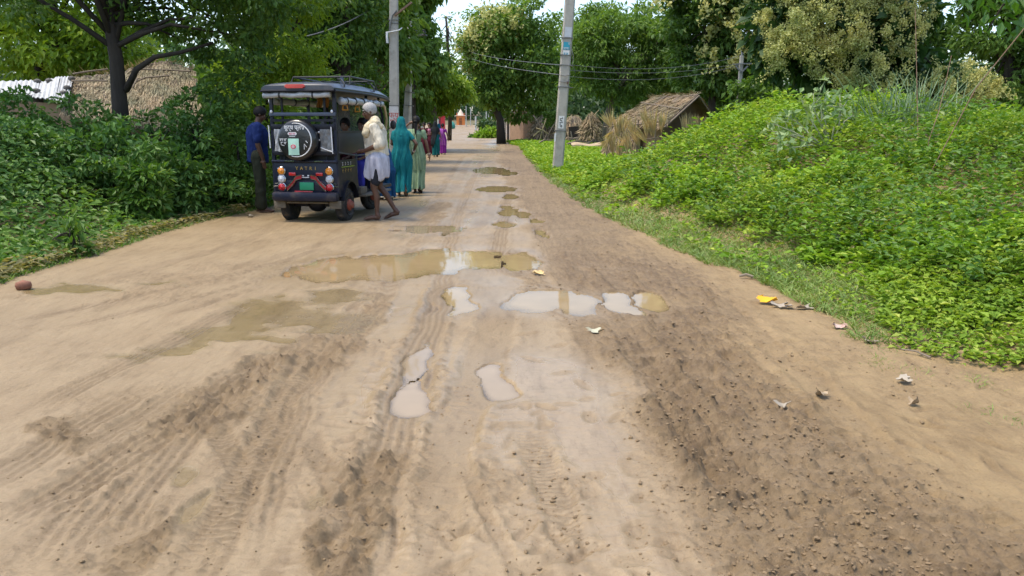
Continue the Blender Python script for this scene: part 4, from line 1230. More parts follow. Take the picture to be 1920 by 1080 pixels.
# ================================================================ HUTS ON THE RIGHT
thatch_m = leafmat('thatch_straw', (.25, .195, .145), (.36, .285, .21), (.45, .37, .27), trans=.05, clump=1.5, rough=.9, spec=.1)
straw_m = leafmat('pale_straw', (.42, .33, .19), (.52, .42, .26), (.58, .48, .31), trans=.15, clump=3, rough=.8, spec=.1)
frond_m = leafmat('dry_palm_leaf', (.44, .34, .21), (.58, .46, .29), (.66, .56, .40), trans=.3, clump=3, rough=.8, spec=.15)
thatch_base = surf('thatch_base', (.19, .15, .11), (.13, .10, .075), rough=.95, scale=14, bump=.02, bscale=40, stretch=(1, 1, .3))
mud_wall = surf('mud_wall', (.36, .235, .145), (.29, .185, .115), rough=.95, scale=3, bump=.01, bscale=20, dirt=(.20, .14, .09))
wood_m = surf('weathered_wood', (.24, .19, .14), (.15, .12, .09), rough=.9, scale=12, bump=.005, bscale=40)
inner_shade = surf('painted_inner_shade', (.03, .024, .018), (.02, .016, .012), rough=1, scale=4)  # near-black colour standing in for the shade inside the shed


def quadgrid(c00, c10, c11, c01, n, m_, bow=0.0, seed=0, rough=0.0):
    r = np.random.default_rng(seed); rows = []
    nn = ((Vector(c10) - Vector(c00)).cross(Vector(c01) - Vector(c00))).normalized()
    for j in range(m_ + 1):
        t = j / m_; row = []
        for i in range(n + 1):
            s_ = i / n
            p = Vector(c00).lerp(c10, s_).lerp(Vector(c01).lerp(c11, s_), t)
            row.append(p + nn * (bow * math.sin(PI * t) + r.normal() * rough))
        rows.append(row)
    return rows


def thatch_slope(parent, ridge_a, ridge_b, eave_b, eave_a, n, L=.45, th=.10, seed=0, mat=None, W=.022, name='thatch', over=.2):
    """slab plus straw laid down the slope; points in the parent's space"""
    r = np.random.default_rng(seed)
    ra, rb, eb, ea = map(Vector, (ridge_a, ridge_b, eave_b, eave_a))
    nn = (rb - ra).cross(ea - ra).normalized()
    if nn.z < 0: nn = -nn
    m = MB(); top = quadgrid(ra, rb, eb, ea, 14, 6, .0, seed, .02)
    bot = [[p - nn * th for p in row] for row in top]
    m.sheet(top); m.sheet([list(reversed(q)) for q in bot])
    edge = top[0] + [row[-1] for row in top[1:]] + list(reversed(top[-1][:-1])) + [row[0] for row in reversed(top[1:-1])]
    edgb = bot[0] + [row[-1] for row in bot[1:]] + list(reversed(bot[-1][:-1])) + [row[0] for row in reversed(bot[1:-1])]
    k = len(edge); m.add(edge + edgb, [(i, (i + 1) % k, (i + 1) % k + k, i + k) for i in range(k)])
    base = m.build('roof_slab', thatch_base, parent, smooth=False)
    s_, t = r.random(n), r.random(n) ** .9
    A = np.array(ra)[None] * (1 - s_)[:, None] + np.array(rb)[None] * s_[:, None]
    E = np.array(ea)[None] * (1 - s_)[:, None] + np.array(eb)[None] * s_[:, None]
    dn = unit(E - A); ln = np.linalg.norm(E - A, axis=1)
    pos = A + dn * ((t * 1.02 - .03) * ln)[:, None] + np.array(nn)[None] * r.uniform(-.01, .035, n)[:, None]
    ax = dn + r.normal(size=(n, 3)) * .13 + np.array(nn)[None] * r.uniform(-.02, .10, n)[:, None]
    top_ = t < .04; ax[top_] += np.array(nn)[None] * r.uniform(.2, .9, top_.sum())[:, None]
    nr = np.array(nn)[None] + r.normal(size=(n, 3)) * .4
    o = leaves(name, pos, ax, nr, L * r.uniform(.4, 1.2, n), W, mat or thatch_m, parent, fold=.05, curl=.0)
    o['kind'] = 'stuff'
    return nn


hb = at(1250, 236, 32); hb = Vector((hb.x, hb.y, gz_at(hb.x, hb.y)))
hut = empty('thatched_hut', hb); tag(hut, 'thatched mud hut with a gable wall painted in eaves shade behind the palm leaf fence', 'hut')
rl, rr_ = at(1224, 183, 34.6) - hb, at(1310, 176, 31.2) - hb
el, er = at(1150, 228, 33.6) - hb, at(1244, 236, 30.0) - hb
fr, fl_ = at(1336, 216, 32.6) - hb, at(1262, 214, 36.2) - hb
thatch_slope(hut, rl, rr_, er, el, 5200, seed=1)
thatch_slope(hut, rl, rr_, fr, fl_, 2200, seed=2)
thatch_slope(hut, el + Vector((-.05, -.05, .04)), el.lerp(er, .52) + Vector((0, -.05, .04)), at(1198, 282, 31.4) - hb, at(1128, 288, 32.6) - hb, 2600, .5, .08, 3, None, .022, 'loose_thatch')
m = MB(); m.sheet([[Vector((*q.xy, -.3)), q] for q in (el.lerp(er, .06) + Vector((.12, .1, -.05)), er.lerp(rr_, .10) + Vector((-.10, .35, -.12)))]); m.build('side_wall', mud_wall, hut)
ga, gb_, gc = er.lerp(rr_, .10) + Vector((-.10, .35, -.12)), rr_ + Vector((-.12, .35, -.12)), fr.lerp(rr_, .1) + Vector((-.15, .35, -.12))
m = MB(); m.add([Vector((*ga.xy, -.3)), ga, gb_, gc, Vector((*gc.xy, -.3))], [(0, 1, 2, 3, 4)]); m.build('gable_wall', surf('shaded_mud_wall', (.16, .105, .065), (.11, .075, .05), rough=1, scale=4), hut)  # darker copy of the mud wall; shade under the eaves put into its colour
for a_, b_ in ((rr_ + Vector((0, -.03, -.08)), er + Vector((.02, -.03, -.06))), (rr_ + Vector((0, -.03, -.08)), fr + Vector((0, -.03, -.06)))):
    m = MB(); m.tube([a_, b_], .035, 6); m.build('rafter', wood_m, hut)
m = MB(); m.tube([rl.lerp(el, .3) + Vector((0, 0, .09)), rr_.lerp(er, .55) + Vector((0, 0, .09))], .022, 6); m.build('roof_pole', wood_m, hut)
m = MB(); m.tube([rl.lerp(rr_, .35) + Vector((0, 0, .06)), el.lerp(er, .35).lerp(rl.lerp(rr_, .35), .45) + Vector((0, 0, .07))], .028, 6); m.build('roof_pole', wood_m, hut)
n = 320; r_ = np.random.default_rng(9)
A = at(1284, 248, 30.6) - hb; B = at(1318, 240, 31.4) - hb
s_ = r_.random(n); P_ = np.array(A)[None] * (1 - s_)[:, None] + np.array(B)[None] * s_[:, None] + np.array([0, 0, -.15]) + r_.normal(size=(n, 3)) * .03
o = leaves('straw_screen', P_, np.stack([(s_ - .45) * .5 + r_.normal(size=n) * .12, r_.normal(size=n) * .1, np.ones(n)], 1), np.tile([0, -1., .1], (n, 1)) + r_.normal(size=(n, 3)) * .4, r_.uniform(.55, 1.0, n) * (1 - .35 * s_), .035, straw_m, hut, fold=.05, curl=0)
o['kind'] = 'stuff'


def fan(parent, base, tip_dir, L, spread, nb, seed, twist=0.0, w=.05):
    """a dried palm leaf: a stalk and a fan of blades, one mesh"""
    r = np.random.default_rng(seed); tip_dir = Vector(tip_dir).normalized()
    side = tip_dir.cross(Vector((0, -1, twist))).normalized()
    k = np.arange(nb); a_ = (k / (nb - 1) - .5) * spread + r.normal(size=nb) * .02
    ax = np.array([tip_dir * math.cos(q) + side * math.sin(q) + Vector((0, r.normal() * .07, 0)) for q in a_])
    pos = np.repeat(np.array(base)[None], nb, 0) + ax * .03
    nr = np.tile(np.array([0, -1., .2]), (nb, 1)) + r.normal(size=(nb, 3)) * .25
    return leaves('palm_leaf', pos, ax, nr, L * r.uniform(.7, 1.05, nb), w, frond_m, parent, fold=.18, curl=.06)


fb = at(1175, 236, 29.6); fb = Vector((fb.x, fb.y, gz_at(fb.x, fb.y)))
fence = empty('palm_leaf_fence', fb); tag(fence, 'ragged fence of dried palm leaves in front of the thatched hut', 'fence')
for u in (1138, 1165, 1195, 1228):
    q = at(u, 236, 29.9) - fb; m = MB(); m.tube([Vector((q.x, q.y, -.3)), Vector((q.x + .03, q.y, 1.25 + .2 * (u > 1190)))], .035, 6); m.build('post', wood_m, fence)
for v in (238, 268):
    m = MB(); m.tube([at(1132, v, 29.9) - fb, at(1180, v - 3, 29.85) - fb, at(1234, v - 10, 29.9) - fb], .022, 6); m.build('rail', wood_m, fence)
for i, (u, v, y_, du, dv, sp, nb, w) in enumerate([
        (1223, 258, 29.6, -22, -62, .22, 12, .075), (1226, 258, 29.65, -6, -56, .5, 16, .05), (1186, 288, 29.5, -24, -50, .55, 18, .07),
        (1216, 270, 29.45, -30, -32, .42, 14, .055), (1178, 294, 29.4, -8, -36, .6, 14, .06), (1150, 296, 29.6, -4, -56, .35, 12, .07),
        (1158, 262, 29.6, 6, -58, .6, 16, .05), (1146, 240, 29.6, -12, -36, .9, 14, .05), (1168, 250, 29.6, 4, -34, .7, 12, .055),
        (1160, 300, 29.35, 4, -44, .5, 12, .075), (1150, 298, 29.3, 20, 8, 1.2, 12, .05), (1140, 262, 29.5, -14, 18, 1.0, 12, .045),
        (1200, 280, 29.5, -14, -40, .5, 14, .06), (1240, 250, 29.6, 4, -44, .5, 14, .05), (1150, 245, 29.55, -18, 24, .8, 12, .045),
        (1170, 296, 29.3, -16, 6, 1.3, 12, .05), (1212, 262, 29.55, 2, -48, .4, 12, .06), (1190, 262, 29.55, -10, -44, .5, 12, .055)]):
    d = at(u + du, v + dv, y_) - at(u, v, y_)
    fan(fence, at(u, v, y_) - fb, d, d.length, sp, nb, 300 + i, w=w)

# mud walled hut, woven panel, brush shelter, straw heaps
def at0(u, yy): return gpos(u, yy)
mb0 = at0(975, 72)
mh = empty('mud_hut', mb0); tag(mh, 'small square mud hut with a patched tin and tile roof at the bend', 'hut')
c_l, c_m, c_r = at(956, 213, 72.6) - mb0, at(981, 212, 71) - mb0, at(1004, 212, 74) - mb0
for a_, b_, nm in ((c_l, c_m, 'front_wall'), (c_m, c_r, 'side_wall')):
    d = (b_ - a_).normalized().cross(Vector((0, 0, 1))) * -.12
    m = MB(); m.add([Vector((*a_.xy, -.2)), Vector((*b_.xy, -.2)), b_, a_] + [Vector((*(p.xy + d.xy), z_)) for p, z_ in ((a_, -.2), (b_, -.2), (b_, b_.z), (a_, a_.z))], [(0, 1, 2, 3), (7, 6, 5, 4), (3, 2, 6, 7), (0, 3, 7, 4), (1, 5, 6, 2)]); m.build(nm, mud_wall, mh)
m = MB(); m.box(((c_l + c_r) / 2) + Vector((0, .4, .06)), (2.55, 2.2, .06), rz=-.1); m.build('roof_sheet', surf('old_tin', (.38, .35, .32), (.24, .18, .14), rough=.7, metal=.2, scale=3), mh)
for i in range(5):
    m = MB(); m.box((c_m + Vector((-.75 + .33 * i, .2, .13 + .01 * (i % 2)))), (.30, .42, .05), rz=.1 * (i % 3)); m.build('tile', surf('clay_tile', (.36, .15, .09), (.26, .11, .07), rough=.9, scale=5), mh)
pb0 = at0(942, 69.5)
wp_ = empty('woven_panel', pb0); tag(wp_, 'grey woven bamboo panel on dark posts left of the square mud hut', 'panel')
a_, b_ = at(934, 222, 69.6) - pb0, at(949, 219, 69.4) - pb0
weave = surf('woven_bamboo', (.40, .37, .32), (.26, .24, .20), rough=.9, scale=8)
for k in range(22):
    z_ = .1 + k * (a_.z - .1) / 22
    m = MB(); pts = [a_.lerp(b_, t) for t in np.linspace(0, 1, 9)]
    m.sheet([[Vector((p.x, p.y + .03 * (-1) ** (i + k), z_)) for i, p in enumerate(pts)], [Vector((p.x, p.y + .03 * (-1) ** (i + k), z_ + .085)) for i, p in enumerate(pts)]]); m.build('slat', weave, wp_)
for p in (a_ + Vector((-.05, .08, 0)), b_ + Vector((.16, .05, .15))):
    m = MB(); m.tube([Vector((*p.xy, -.2)), p + Vector((0, 0, .1))], .10, 7); m.build('post', surf('dark_post', (.05, .04, .035), (.03, .025, .02), rough=1), wp_)


def mound_of_straw(name, label, cat, u0, u1, vtop, yy, mat, seed, n=900, L=.5, flat=1.0):
    b = at0((u0 + u1) / 2, yy); r = empty(name, b); tag(r, label, cat)
    hw = (u1 - u0) / 2 * yy / FPX; hh = at(0, vtop, yy).z - b.z
    m = MB(); m.ell((0, 0, 0), (hw * .92, hw * .7, hh * .94), 16, 10); m.build('core', thatch_base, r, smooth=True)
    rg = np.random.default_rng(seed)
    d = unit(rg.normal(size=(n, 3))); d[:, 2] = np.abs(d[:, 2]); pos = d * np.array([hw, hw * .75, hh]) * rg.uniform(.9, 1.03, (n, 1))
    ax = np.stack([d[:, 0] * .6, d[:, 1] * .6, -np.ones(n) * .8], 1) + rg.normal(size=(n, 3)) * .35
    o = leaves('straw', pos, ax, d + rg.normal(size=(n, 3)) * .4, L * rg.uniform(.5, 1.2, n), .05, mat, r, fold=.05, curl=0); o['kind'] = 'stuff'
    return r, b


bs, bsb = mound_of_straw('brush_shelter', 'low domed shelter roofed with brushwood right of the square mud hut', 'shelter', 996, 1048, 210, 60, thatch_m, 21, 1500, .8)
for i, (u, v, u2, v2) in enumerate(((1000, 216, 1012, 238), (1012, 262, 1024, 222), (1020, 266, 1016, 235), (1005, 240, 1030, 252), (1026, 258, 1040, 232), (1016, 244, 1000, 256))):
    m = MB(); m.tube([at(u, v, 58.2) - bsb, at((u + u2) / 2, (v + v2) / 2 - 2, 58.1) - bsb, at(u2, v2, 58.2) - bsb], .045, 6); m.build('stick', straw_m if i % 2 else wood_m, bs)
n = 500; r_ = np.random.default_rng(31)
o = leaves('creeper', np.array([at(r_.uniform(1020, 1046), r_.uniform(212, 236), 58.4) - bsb for _ in range(n)]), r_.normal(size=(n, 3)), r_.normal(size=(n, 3)) + np.array([0, -1, 1]), .25, .12, mid_leaf, bs); o['kind'] = 'stuff'
bs2, bsb2 = mound_of_straw('thatched_shed', 'brown thatched shed partly hidden by the right concrete pole', 'shed', 1048, 1102, 214, 57, thatch_m, 22, 1500, .8)
m = MB(); m.sheet([[at(1068, 270, 55.6) - bsb2, at(1090, 270, 55.6) - bsb2], [at(1066, 238, 55.6) - bsb2, at(1090, 236, 55.6) - bsb2]]); m.build('doorway_shade', inner_shade, bs2)  # flat sheet over the solid core, doorway shade painted as its colour
for u, v, u2, v2 in ((1064, 258, 1100, 264), (1074, 268, 1070, 246), (1084, 268, 1088, 240), (1066, 262, 1108, 252), (1094, 248, 1128, 262)):
    m = MB(); m.tube([at(u, v, 55.2) - bsb2, at(u2, v2, 55.2) - bsb2], .05, 6); m.build('stick', wood_m, bs2)
mound_of_straw('straw_heap', 'grey brown straw heap between the shed and the palm leaf fence', 'heap', 1090, 1128, 210, 50, thatch_m, 23, 1300, .6)
lg0 = at0(1105, 43)
m = MB(); rows = []
for s_ in np.linspace(0, 1, 16):
    p = at(1070 + 68 * s_, 281, 43) - lg0; h_ = .34 + .05 * math.sin(9 * s_)
    rows.append([Vector((p.x, -.55, -.15)), Vector((p.x, -.5, h_ * .7)), Vector((p.x, -.35, h_)), Vector((p.x, .4, h_)), Vector((p.x, .5, -.15))])
m.sheet(rows); o = m.build('mud_ledge', surf('pale_mud', (.44, .34, .23), (.37, .28, .18), rough=.95, scale=3, bump=.01), smooth='auto'); o.location = lg0; tag(o, 'long low pale mud ledge on the grass left of the palm leaf fence', 'ledge')
for u, v, u2, v2, lab in ((1062, 270, 1108, 262, 'bare branch lying before the thatched shed'), (1098, 255, 1130, 263, 'bare branch lying against the straw heap'), (1010, 268, 1036, 262, 'bare branch lying before the domed brush shelter')):
    y_ = 46 if u > 1050 else 50
    a_, b_ = at0(u, y_), at0(u2, y_ + .5); m = MB(); a_.z += .2; b_.z += .35
    m.tube([a_, a_.lerp(b_, .4) + Vector((0, 0, .12)), b_], [.06, .05, .025], 6); m.tube([a_.lerp(b_, .4) + Vector((0, 0, .12)), a_.lerp(b_, .6) + Vector((0, 0, .5))], [.03, .012], 5); o = m.build('branch', wood_m); tag(o, lab, 'branch', 'branches by the huts')

# ================================================================ HUT ON THE LEFT
lh0 = at(250, 236, 16); lh0.z = gz_at(lh0.x, lh0.y)
lh = empty('thatched_hut', lh0); tag(lh, 'big straw roofed hut behind the dark tree on the left bank', 'hut')
tops = [(134, 146, 16.2), (215, 137, 16.4), (268, 124, 16.6), (303, 113, 16.6), (366, 130, 16.8)]
bots = [(118, 206, 14.6), (200, 222, 14.5), (250, 230, 14.4), (300, 236, 14.4), (380, 246, 14.6)]
straw_l = leafmat('hut_straw', (.33, .285, .225), (.44, .38, .305), (.52, .455, .37), trans=.05, clump=1.8, rough=.9, spec=.1)
for i in range(4):
    thatch_slope(lh, at(*tops[i]) - lh0, at(*tops[i + 1]) - lh0, at(*bots[i + 1]) - lh0, at(*bots[i]) - lh0, 3800, .34, .12, 40 + i, straw_l, .010)
m = MB(); m.sheet([[at(*t) - lh0 + Vector((0, 0, -.05)) for t in tops], [at(u, v + 70, y_ + 2) - lh0 for u, v, y_ in tops]]); m.build('back_slope', thatch_base, lh)
m = MB(); m.sheet([[Vector((p.x, p.y + .35, -.4)) for p in [at(*b) - lh0 for b in bots]], [at(*b) - lh0 + Vector((0, .35, -.02)) for b in bots]]); m.build('wall', mud_wall, lh)
for pts in ([(140, 145, 15.9), (170, 140, 16), (206, 136, 16.2)], [(138, 158, 15.7), (175, 157, 15.7), (205, 158, 15.7)], [(246, 165, 15.6), (275, 152, 15.8), (320, 148, 15.9)], [(264, 136, 16.1), (330, 138, 16.3), (360, 140, 16.3)], [(252, 170, 15.4), (262, 152, 15.6)]):
    m = MB(); m.tube([at(*p) - lh0 + Vector((0, -.06, .06)) for p in pts], .016, 6); m.build('roof_pole', wood_m, lh)

sheet_m = surf('white_sheet', (.50, .51, .52), (.38, .39, .40), rough=.6, scale=2.5, dirt=(.35, .32, .28), dirt_amt=.5)
ws0 = at(70, 236, 15.2); ws0.z = gz_at(ws0.x, ws0.y)
shed = empty('sheet_roofed_shed', ws0); tag(shed, 'shed roofed with white corrugated sheets at the far left edge', 'shed')
for q in ([(-40, 152, 16.2), (30, 152, 16.2), (22, 176, 14.9), (-50, 178, 14.9)], [(28, 151, 16.15), (74, 150, 16.1), (70, 178, 14.8), (20, 176, 14.8)], [(66, 157, 16), (112, 143, 16), (104, 186, 14.5), (60, 182, 14.6)], [(108, 144, 16.1), (138, 143, 16.1), (126, 192, 14.4), (100, 188, 14.4)]):
    a_, b_, c_, d_ = [at(*p) - ws0 for p in q]
    n = 24; m = MB(); row = lambda p, r2: [p.lerp(r2, i / n) + Vector((0, 0, .012 * math.sin(i / n * 2 * PI * 5))) for i in range(n + 1)]
    t_, b2 = row(a_, b_), row(d_, c_)
    m.sheet([t_, b2]); m.sheet([[p - Vector((0, 0, .012)) for p in reversed(t_)], [p - Vector((0, 0, .012)) for p in reversed(b2)]])
    m.build('roof_sheet', sheet_m, shed)
m = MB(); m.sheet([[Vector((p.x, p.y + .3, -.4)) for p in [at(-50, 182, 14.9) - ws0, at(126, 196, 14.5) - ws0]], [at(-50, 182, 15.2) - ws0, at(126, 196, 14.8) - ws0]]); m.build('wall', mud_wall, shed)
stone_m = surf('dark_stone', (.13, .12, .11), (.09, .085, .08), rough=.9, scale=9, bump=.01)


def stone(name, label, cat, loc, r, mat, seed, group=None, sx=(1, .8, .6), boxy=0.0):
    rg = np.random.default_rng(seed); bm = bmesh.new(); bmesh.ops.create_icosphere(bm, subdivisions=2, radius=1)
    for q in bm.verts:
        c = q.co.normalized()
        if boxy: c = c / max(abs(c.x), abs(c.y), abs(c.z)) * boxy + c * (1 - boxy)
        f = 1 + .22 * (vnoise(np.array([c.x * 2 + seed]), np.array([c.y * 2 + c.z * 1.7]), 7)[0] - .5) + rg.normal() * .03
        q.co = Vector((c.x * sx[0], c.y * sx[1], c.z * sx[2])) * r * f
    me = bpy.data.meshes.new(name); bm.to_mesh(me); bm.free(); me.materials.append(mat)
    for p_ in me.polygons: p_.use_smooth = True
    o = bpy.data.objects.new(name, me); COL.objects.link(o); o.location = loc; o.rotation_euler = (0, 0, rg.uniform(0, 3)); tag(o, label, cat, group); return o


for i, (u, v, y_, nm) in enumerate(((70, 154, 15.9, 'highest, over the joint of two white sheets'), (92, 153, 15.8, 'on the upper edge of the third white sheet'), (134, 149, 15.8, 'at the straw edge of the white roof'), (126, 166, 15.2, 'midway down the last white sheet'), (119, 176, 14.9, 'lowest on the last white sheet'), (68, 172, 15.0, 'low on the second white sheet'))):
    stone('stone', 'dark stone weighing down the roof, ' + nm, 'stone', at(u, v, y_) + Vector((0, 0, .02)), .075, stone_m, 60 + i, 'stones holding down the white roof')

# ================================================================ FAR END OF THE ROAD
orange = surf('orange_paint', (.62, .20, .045), (.52, .17, .04), rough=.7, scale=2)
cream = surf('cream_paint', (.70, .56, .42), (.62, .50, .38), rough=.7, scale=2)
SB = at0(864, 141)
sh = empty('shrine', SB); tag(sh, 'small orange shrine with a pale pointed top at the end of the road', 'shrine')
m = MB(); m.box((0, 0, .1), (2.0, 1.7, .26)); m.build('plinth', cream, sh)
m = MB(); m.box((0, 0, 1.0), (1.42, 1.3, 1.56)); m.build('body', orange, sh)
m = MB(); m.box((.0, -.66, .85), (.50, .05, 1.15)); d_ = m.build('door', surf('brown_door', (.20, .085, .03), (.15, .06, .025), rough=.8), sh)
for k in range(4):
    m = MB(); m.box((0, -.70, .45 + .27 * k), (.46, .03, .05)); m.build('door_bar', orange, d_)
m = MB(); m.box((0, 0, 1.84), (1.75, 1.6, .13)); m.build('cornice', cream, sh)
m = MB(); m.lathe([(.62, 1.9), (.50, 2.1), (.30, 2.5), (.10, 2.85), (.0, 3.0)], 8, Matrix.Translation((0, 0, 0))); m.build('spire', cream, sh)
for sx in (-1, 1):
    m = MB(); m.lathe([(.14, 1.9), (.10, 2.1), (0, 2.4)], 6, Matrix.Translation((sx * .62, -.5, 0))); m.build('finial', surf('rust_red', (.40, .10, .04), (.33, .08, .035), rough=.8), sh)
redm = surf('red_paint', (.50, .025, .035), (.42, .02, .03), rough=.6, scale=2)
KB = at0(828, 125)
kk = empty('red_cabin', KB); tag(kk, 'bright red sheet metal cabin left of the orange shrine', 'cabin')
m = MB(); m.box((0, 0, .95), (1.05, 1.0, 2.0)); m.build('body', redm, kk)
m = MB(); m.box((-.26, -.52, .95), (.40, .05, 1.55)); m.build('door', surf('dark_red', (.16, .01, .02), (.12, .01, .015), rough=.7), kk)
m = MB(); m.box((0, 0, 1.98), (1.15, 1.1, .08)); m.build('roof', redm, kk)
for sx in (-.17, .06, .29): m = MB(); m.box((sx + .12, -.515, .95), (.025, .03, 1.8)); m.build('rib', redm, kk)
m = MB(); m.box((.05, -.9, -.0), (2.6, .5, .16)); o = m.build('kerb_slab', cream); o.location = at0(836, 124); tag(o, 'long pale kerb slab in front of the red cabin', 'slab')
CB = at0(848, 128)
m = MB(); m.lathe([(.35, 0), (.50, .3), (.42, .75), (.15, 1.1), (0, 1.15)], 12); o = m.build('covered_stack', surf('teal_tarp', (.04, .26, .20), (.03, .20, .16), rough=.6, scale=5, bump=.03, bscale=6), None, smooth=True); o.location = CB; tag(o, 'teal tarpaulin covered stack between the red cabin and the shrine', 'stack')
post_m = surf('pale_post', (.48, .50, .48), (.38, .40, .38), rough=.9, scale=3)
for i, (u, v, y_, w, lab) in enumerate(((845, 199, 132, .17, 'pale post rising behind the teal covered stack'), (858, 200, 146, .10, 'thin dark post just left of the shrine'), (874, 199, 146, .15, 'pale post just right of the shrine'), (882, 198, 146, .16, 'second pale post right of the shrine'), (892, 218, 120, .26, 'short broad grey post beside the walker in brown'), (911, 208, 110, .16, 'tall pale post by the tree at the bend'), (916, 214, 112, .14, 'middle pale post by the tree at the bend'), (921, 216, 112, .13, 'short pale post by the tree at the bend'), (791, 212, 60, .16, 'pale pointed post behind the queue of women'), (821, 205, 122, .16, 'white post against the red cabin'))):
    b = at0(u, y_); t_ = at(u + (1 if i % 2 else 0), v, y_)
    m = MB(); m.tube([b + Vector((0, 0, -.1)), b.lerp(t_, .5), t_], [w / 2, w / 2.1, w / 2.4], 7); o = m.build('post', post_m); tag(o, lab, 'post', 'posts at the far end of the road')
m = MB(); m.bar((0, 0, 0), (2.3, 0, .03), .08); o = m.build('rail', wood_m); o.location = at(874, 217, 145.8); tag(o, 'thin rail laid across the pale posts right of the shrine', 'rail')

# ================================================================ PLANTS ONE CAN TELL APART
def gx(u, v, y_):
    p = at(u, v, y_); return Vector((p.x, p.y, gz_at(p.x, p.y)))


stem_m = surf('pale_stem', (.34, .36, .22), (.26, .29, .17), rough=.8, scale=10)
milk_leaf = leafmat('milkweed_leaf', (.18, .28, .12), (.28, .38, .20), (.36, .44, .27), trans=.25, clump=2)
b = gx(1558, 255, 11.0)
mk = empty('milkweed_shrub', b); tag(mk, 'sprawling shrub with pale bare stems and whitish leaves on top of the heap', 'shrub')
rg = np.random.default_rng(4); P_, A_ = [], []
for i, (u, v, d) in enumerate(((1500, 180, 0), (1525, 175, -.1), (1548, 186, .2), (1575, 172, 0), (1594, 180, .1), (1470, 215, -.3), (1450, 232, -.5), (1600, 215, .2), (1480, 250, -.6), (1512, 262, -.8), (1540, 205, -.1), (1470, 268, -.8), (1440, 245, -.2))):
    e = at(u, v, 11 + d) - b; mid = Vector((e.x * .45, e.y * .5, e.z * .35 + .08)); st_ = Vector((0, 0, .02))
    m = MB(); pts = [st_, mid * .5 + Vector((0, 0, .03)), mid, mid.lerp(e, .5) + Vector((rg.normal() * .03, 0, rg.normal() * .03)), e]
    m.tube(pts, [.016, .013, .011, .008, .005], 6)
    for k in range(2):
        q = pts[3].lerp(pts[4], .3 * k); e2 = q + Vector((rg.normal() * .13, rg.normal() * .1, abs(rg.normal()) * .14)); m.tube([q, e2], [.006, .003], 5); P_.append(e2); A_.append(e2 - q)
    m.build('stem', stem_m, mk, smooth=True); P_.append(e); A_.append(e - pts[3])
pp, aa = [], []
for p, a_ in zip(P_, A_):
    for k in range(5): pp.append(np.array(p) + rg.normal(size=3) * .03); aa.append(np.array(a_.normalized()) * .4 + rg.normal(size=3) * .7)
leaves('foliage', np.array(pp), np.array(aa), rg.normal(size=(len(pp), 3)) * .5 + np.array([0, -.3, 1]), .125, .07, milk_leaf, mk)

cane_m = surf('reddish_cane', (.26, .15, .10), (.20, .12, .08), rough=.8, scale=10)
for pts, lab, r_ in (([(1716, 15, 10.4), (1718, 100, 10.3), (1720, 200, 10.2), (1722, 290, 10)], 'tallest upright reddish cane standing in the bright plants', .006),
                     ([(1784, 104, 9.6), (1772, 160, 9.55), (1760, 210, 9.5), (1742, 262, 9.4)], 'slanting reddish cane right of the upright one', .0055)):
    g = gx(pts[-1][0], 250, pts[-1][2]); m = MB(); m.tube([at(*p) for p in pts] + [g], [r_ * (.6 + .1 * i) for i in range(len(pts) + 1)], 6); o = m.build('cane', cane_m); tag(o, lab, 'cane', 'canes on the heap')
g = gx(1735, 285, 8.6); m = MB(); m.tube([at(2060, -90, 8.2), at(1925, 48, 8.3), at(1830, 165, 8.45), g], .0052, 6); o = m.build('guy_wire', cane_m); tag(o, 'rust brown guy wire slanting down to the heap from the upper right', 'wire')
b = gx(1700, 200, 12.2); n = 170; rg = np.random.default_rng(6)
base = np.array(b)[None] + rg.normal(size=(n, 3)) * np.array([.30, .2, 0]) + np.array([.05, 0, 0])
h_ = rg.uniform(.5, 1.3, n)
reed_m = leafmat('reed_blade', (.12, .20, .12), (.18, .27, .17), (.22, .30, .2), trans=.2, clump=2)
o = bent('reed_clump', base, np.stack([rg.normal(size=n) * .16 + .25 * (base[:, 0] - b.x), rg.normal(size=n) * .16, np.ones(n)], 1), h_, .014, reed_m, .35)
tag(o, 'tall clump of bluish reed grass on the crest of the heap', 'plant')

# branch with large leaves reaching in at the top right corner
ob = Vector((9.3, 9.4, gz_at(9.3, 9.4)))
ot = empty('tree', ob); tag(ot, 'tree reaching a branch of large glossy leaves into the top right corner', 'tree')
m = MB(); m.tube([ob - ob + Vector((0, 0, -.2)), Vector((-.1, 0, 1.5)), Vector((-.3, -.1, 3.2)), Vector((-.4, -.1, 5))], [.16, .13, .11, .07], 9)
e1 = at(1840, -10, 8.8) - ob
m.tube([Vector((-.28, -.1, 2.9)), Vector((-1.2, -.3, 3.3)), e1 + Vector((.6, .1, .25)), e1], [.06, .045, .03, .012], 7)
m.tube([e1 + Vector((.6, .1, .25)), at(1880, 10, 8.9) - ob, at(1850, 60, 8.8) - ob], [.02, .012, .006], 6)
m.tube([e1 + Vector((.6, .1, .25)), at(1790, -60, 8.9) - ob, at(1740, -30, 8.9) - ob], [.02, .012, .006], 6)
m.build('trunk', bark, ot, smooth=True)
glossy_leaf = leafmat('glossy_leaf', (.05, .12, .02), (.08, .18, .03), (.12, .22, .04), trans=.4, rough=.3, spec=.5)
one = leaves('leaf', np.zeros((1, 3)), np.array([[0, 1., 0]]), np.array([[0, 0, 1.]]), 1.0, .42, glossy_leaf, ot, fold=.15, curl=.15)
rg = np.random.default_rng(8); spots = [(rg.uniform(1795, 1925), rg.uniform(-60, 75)) for _ in range(120)]
spots = [(u, v) for u, v in spots if v < 20 + (u - 1800) * .45 + 10 * rg.normal()]
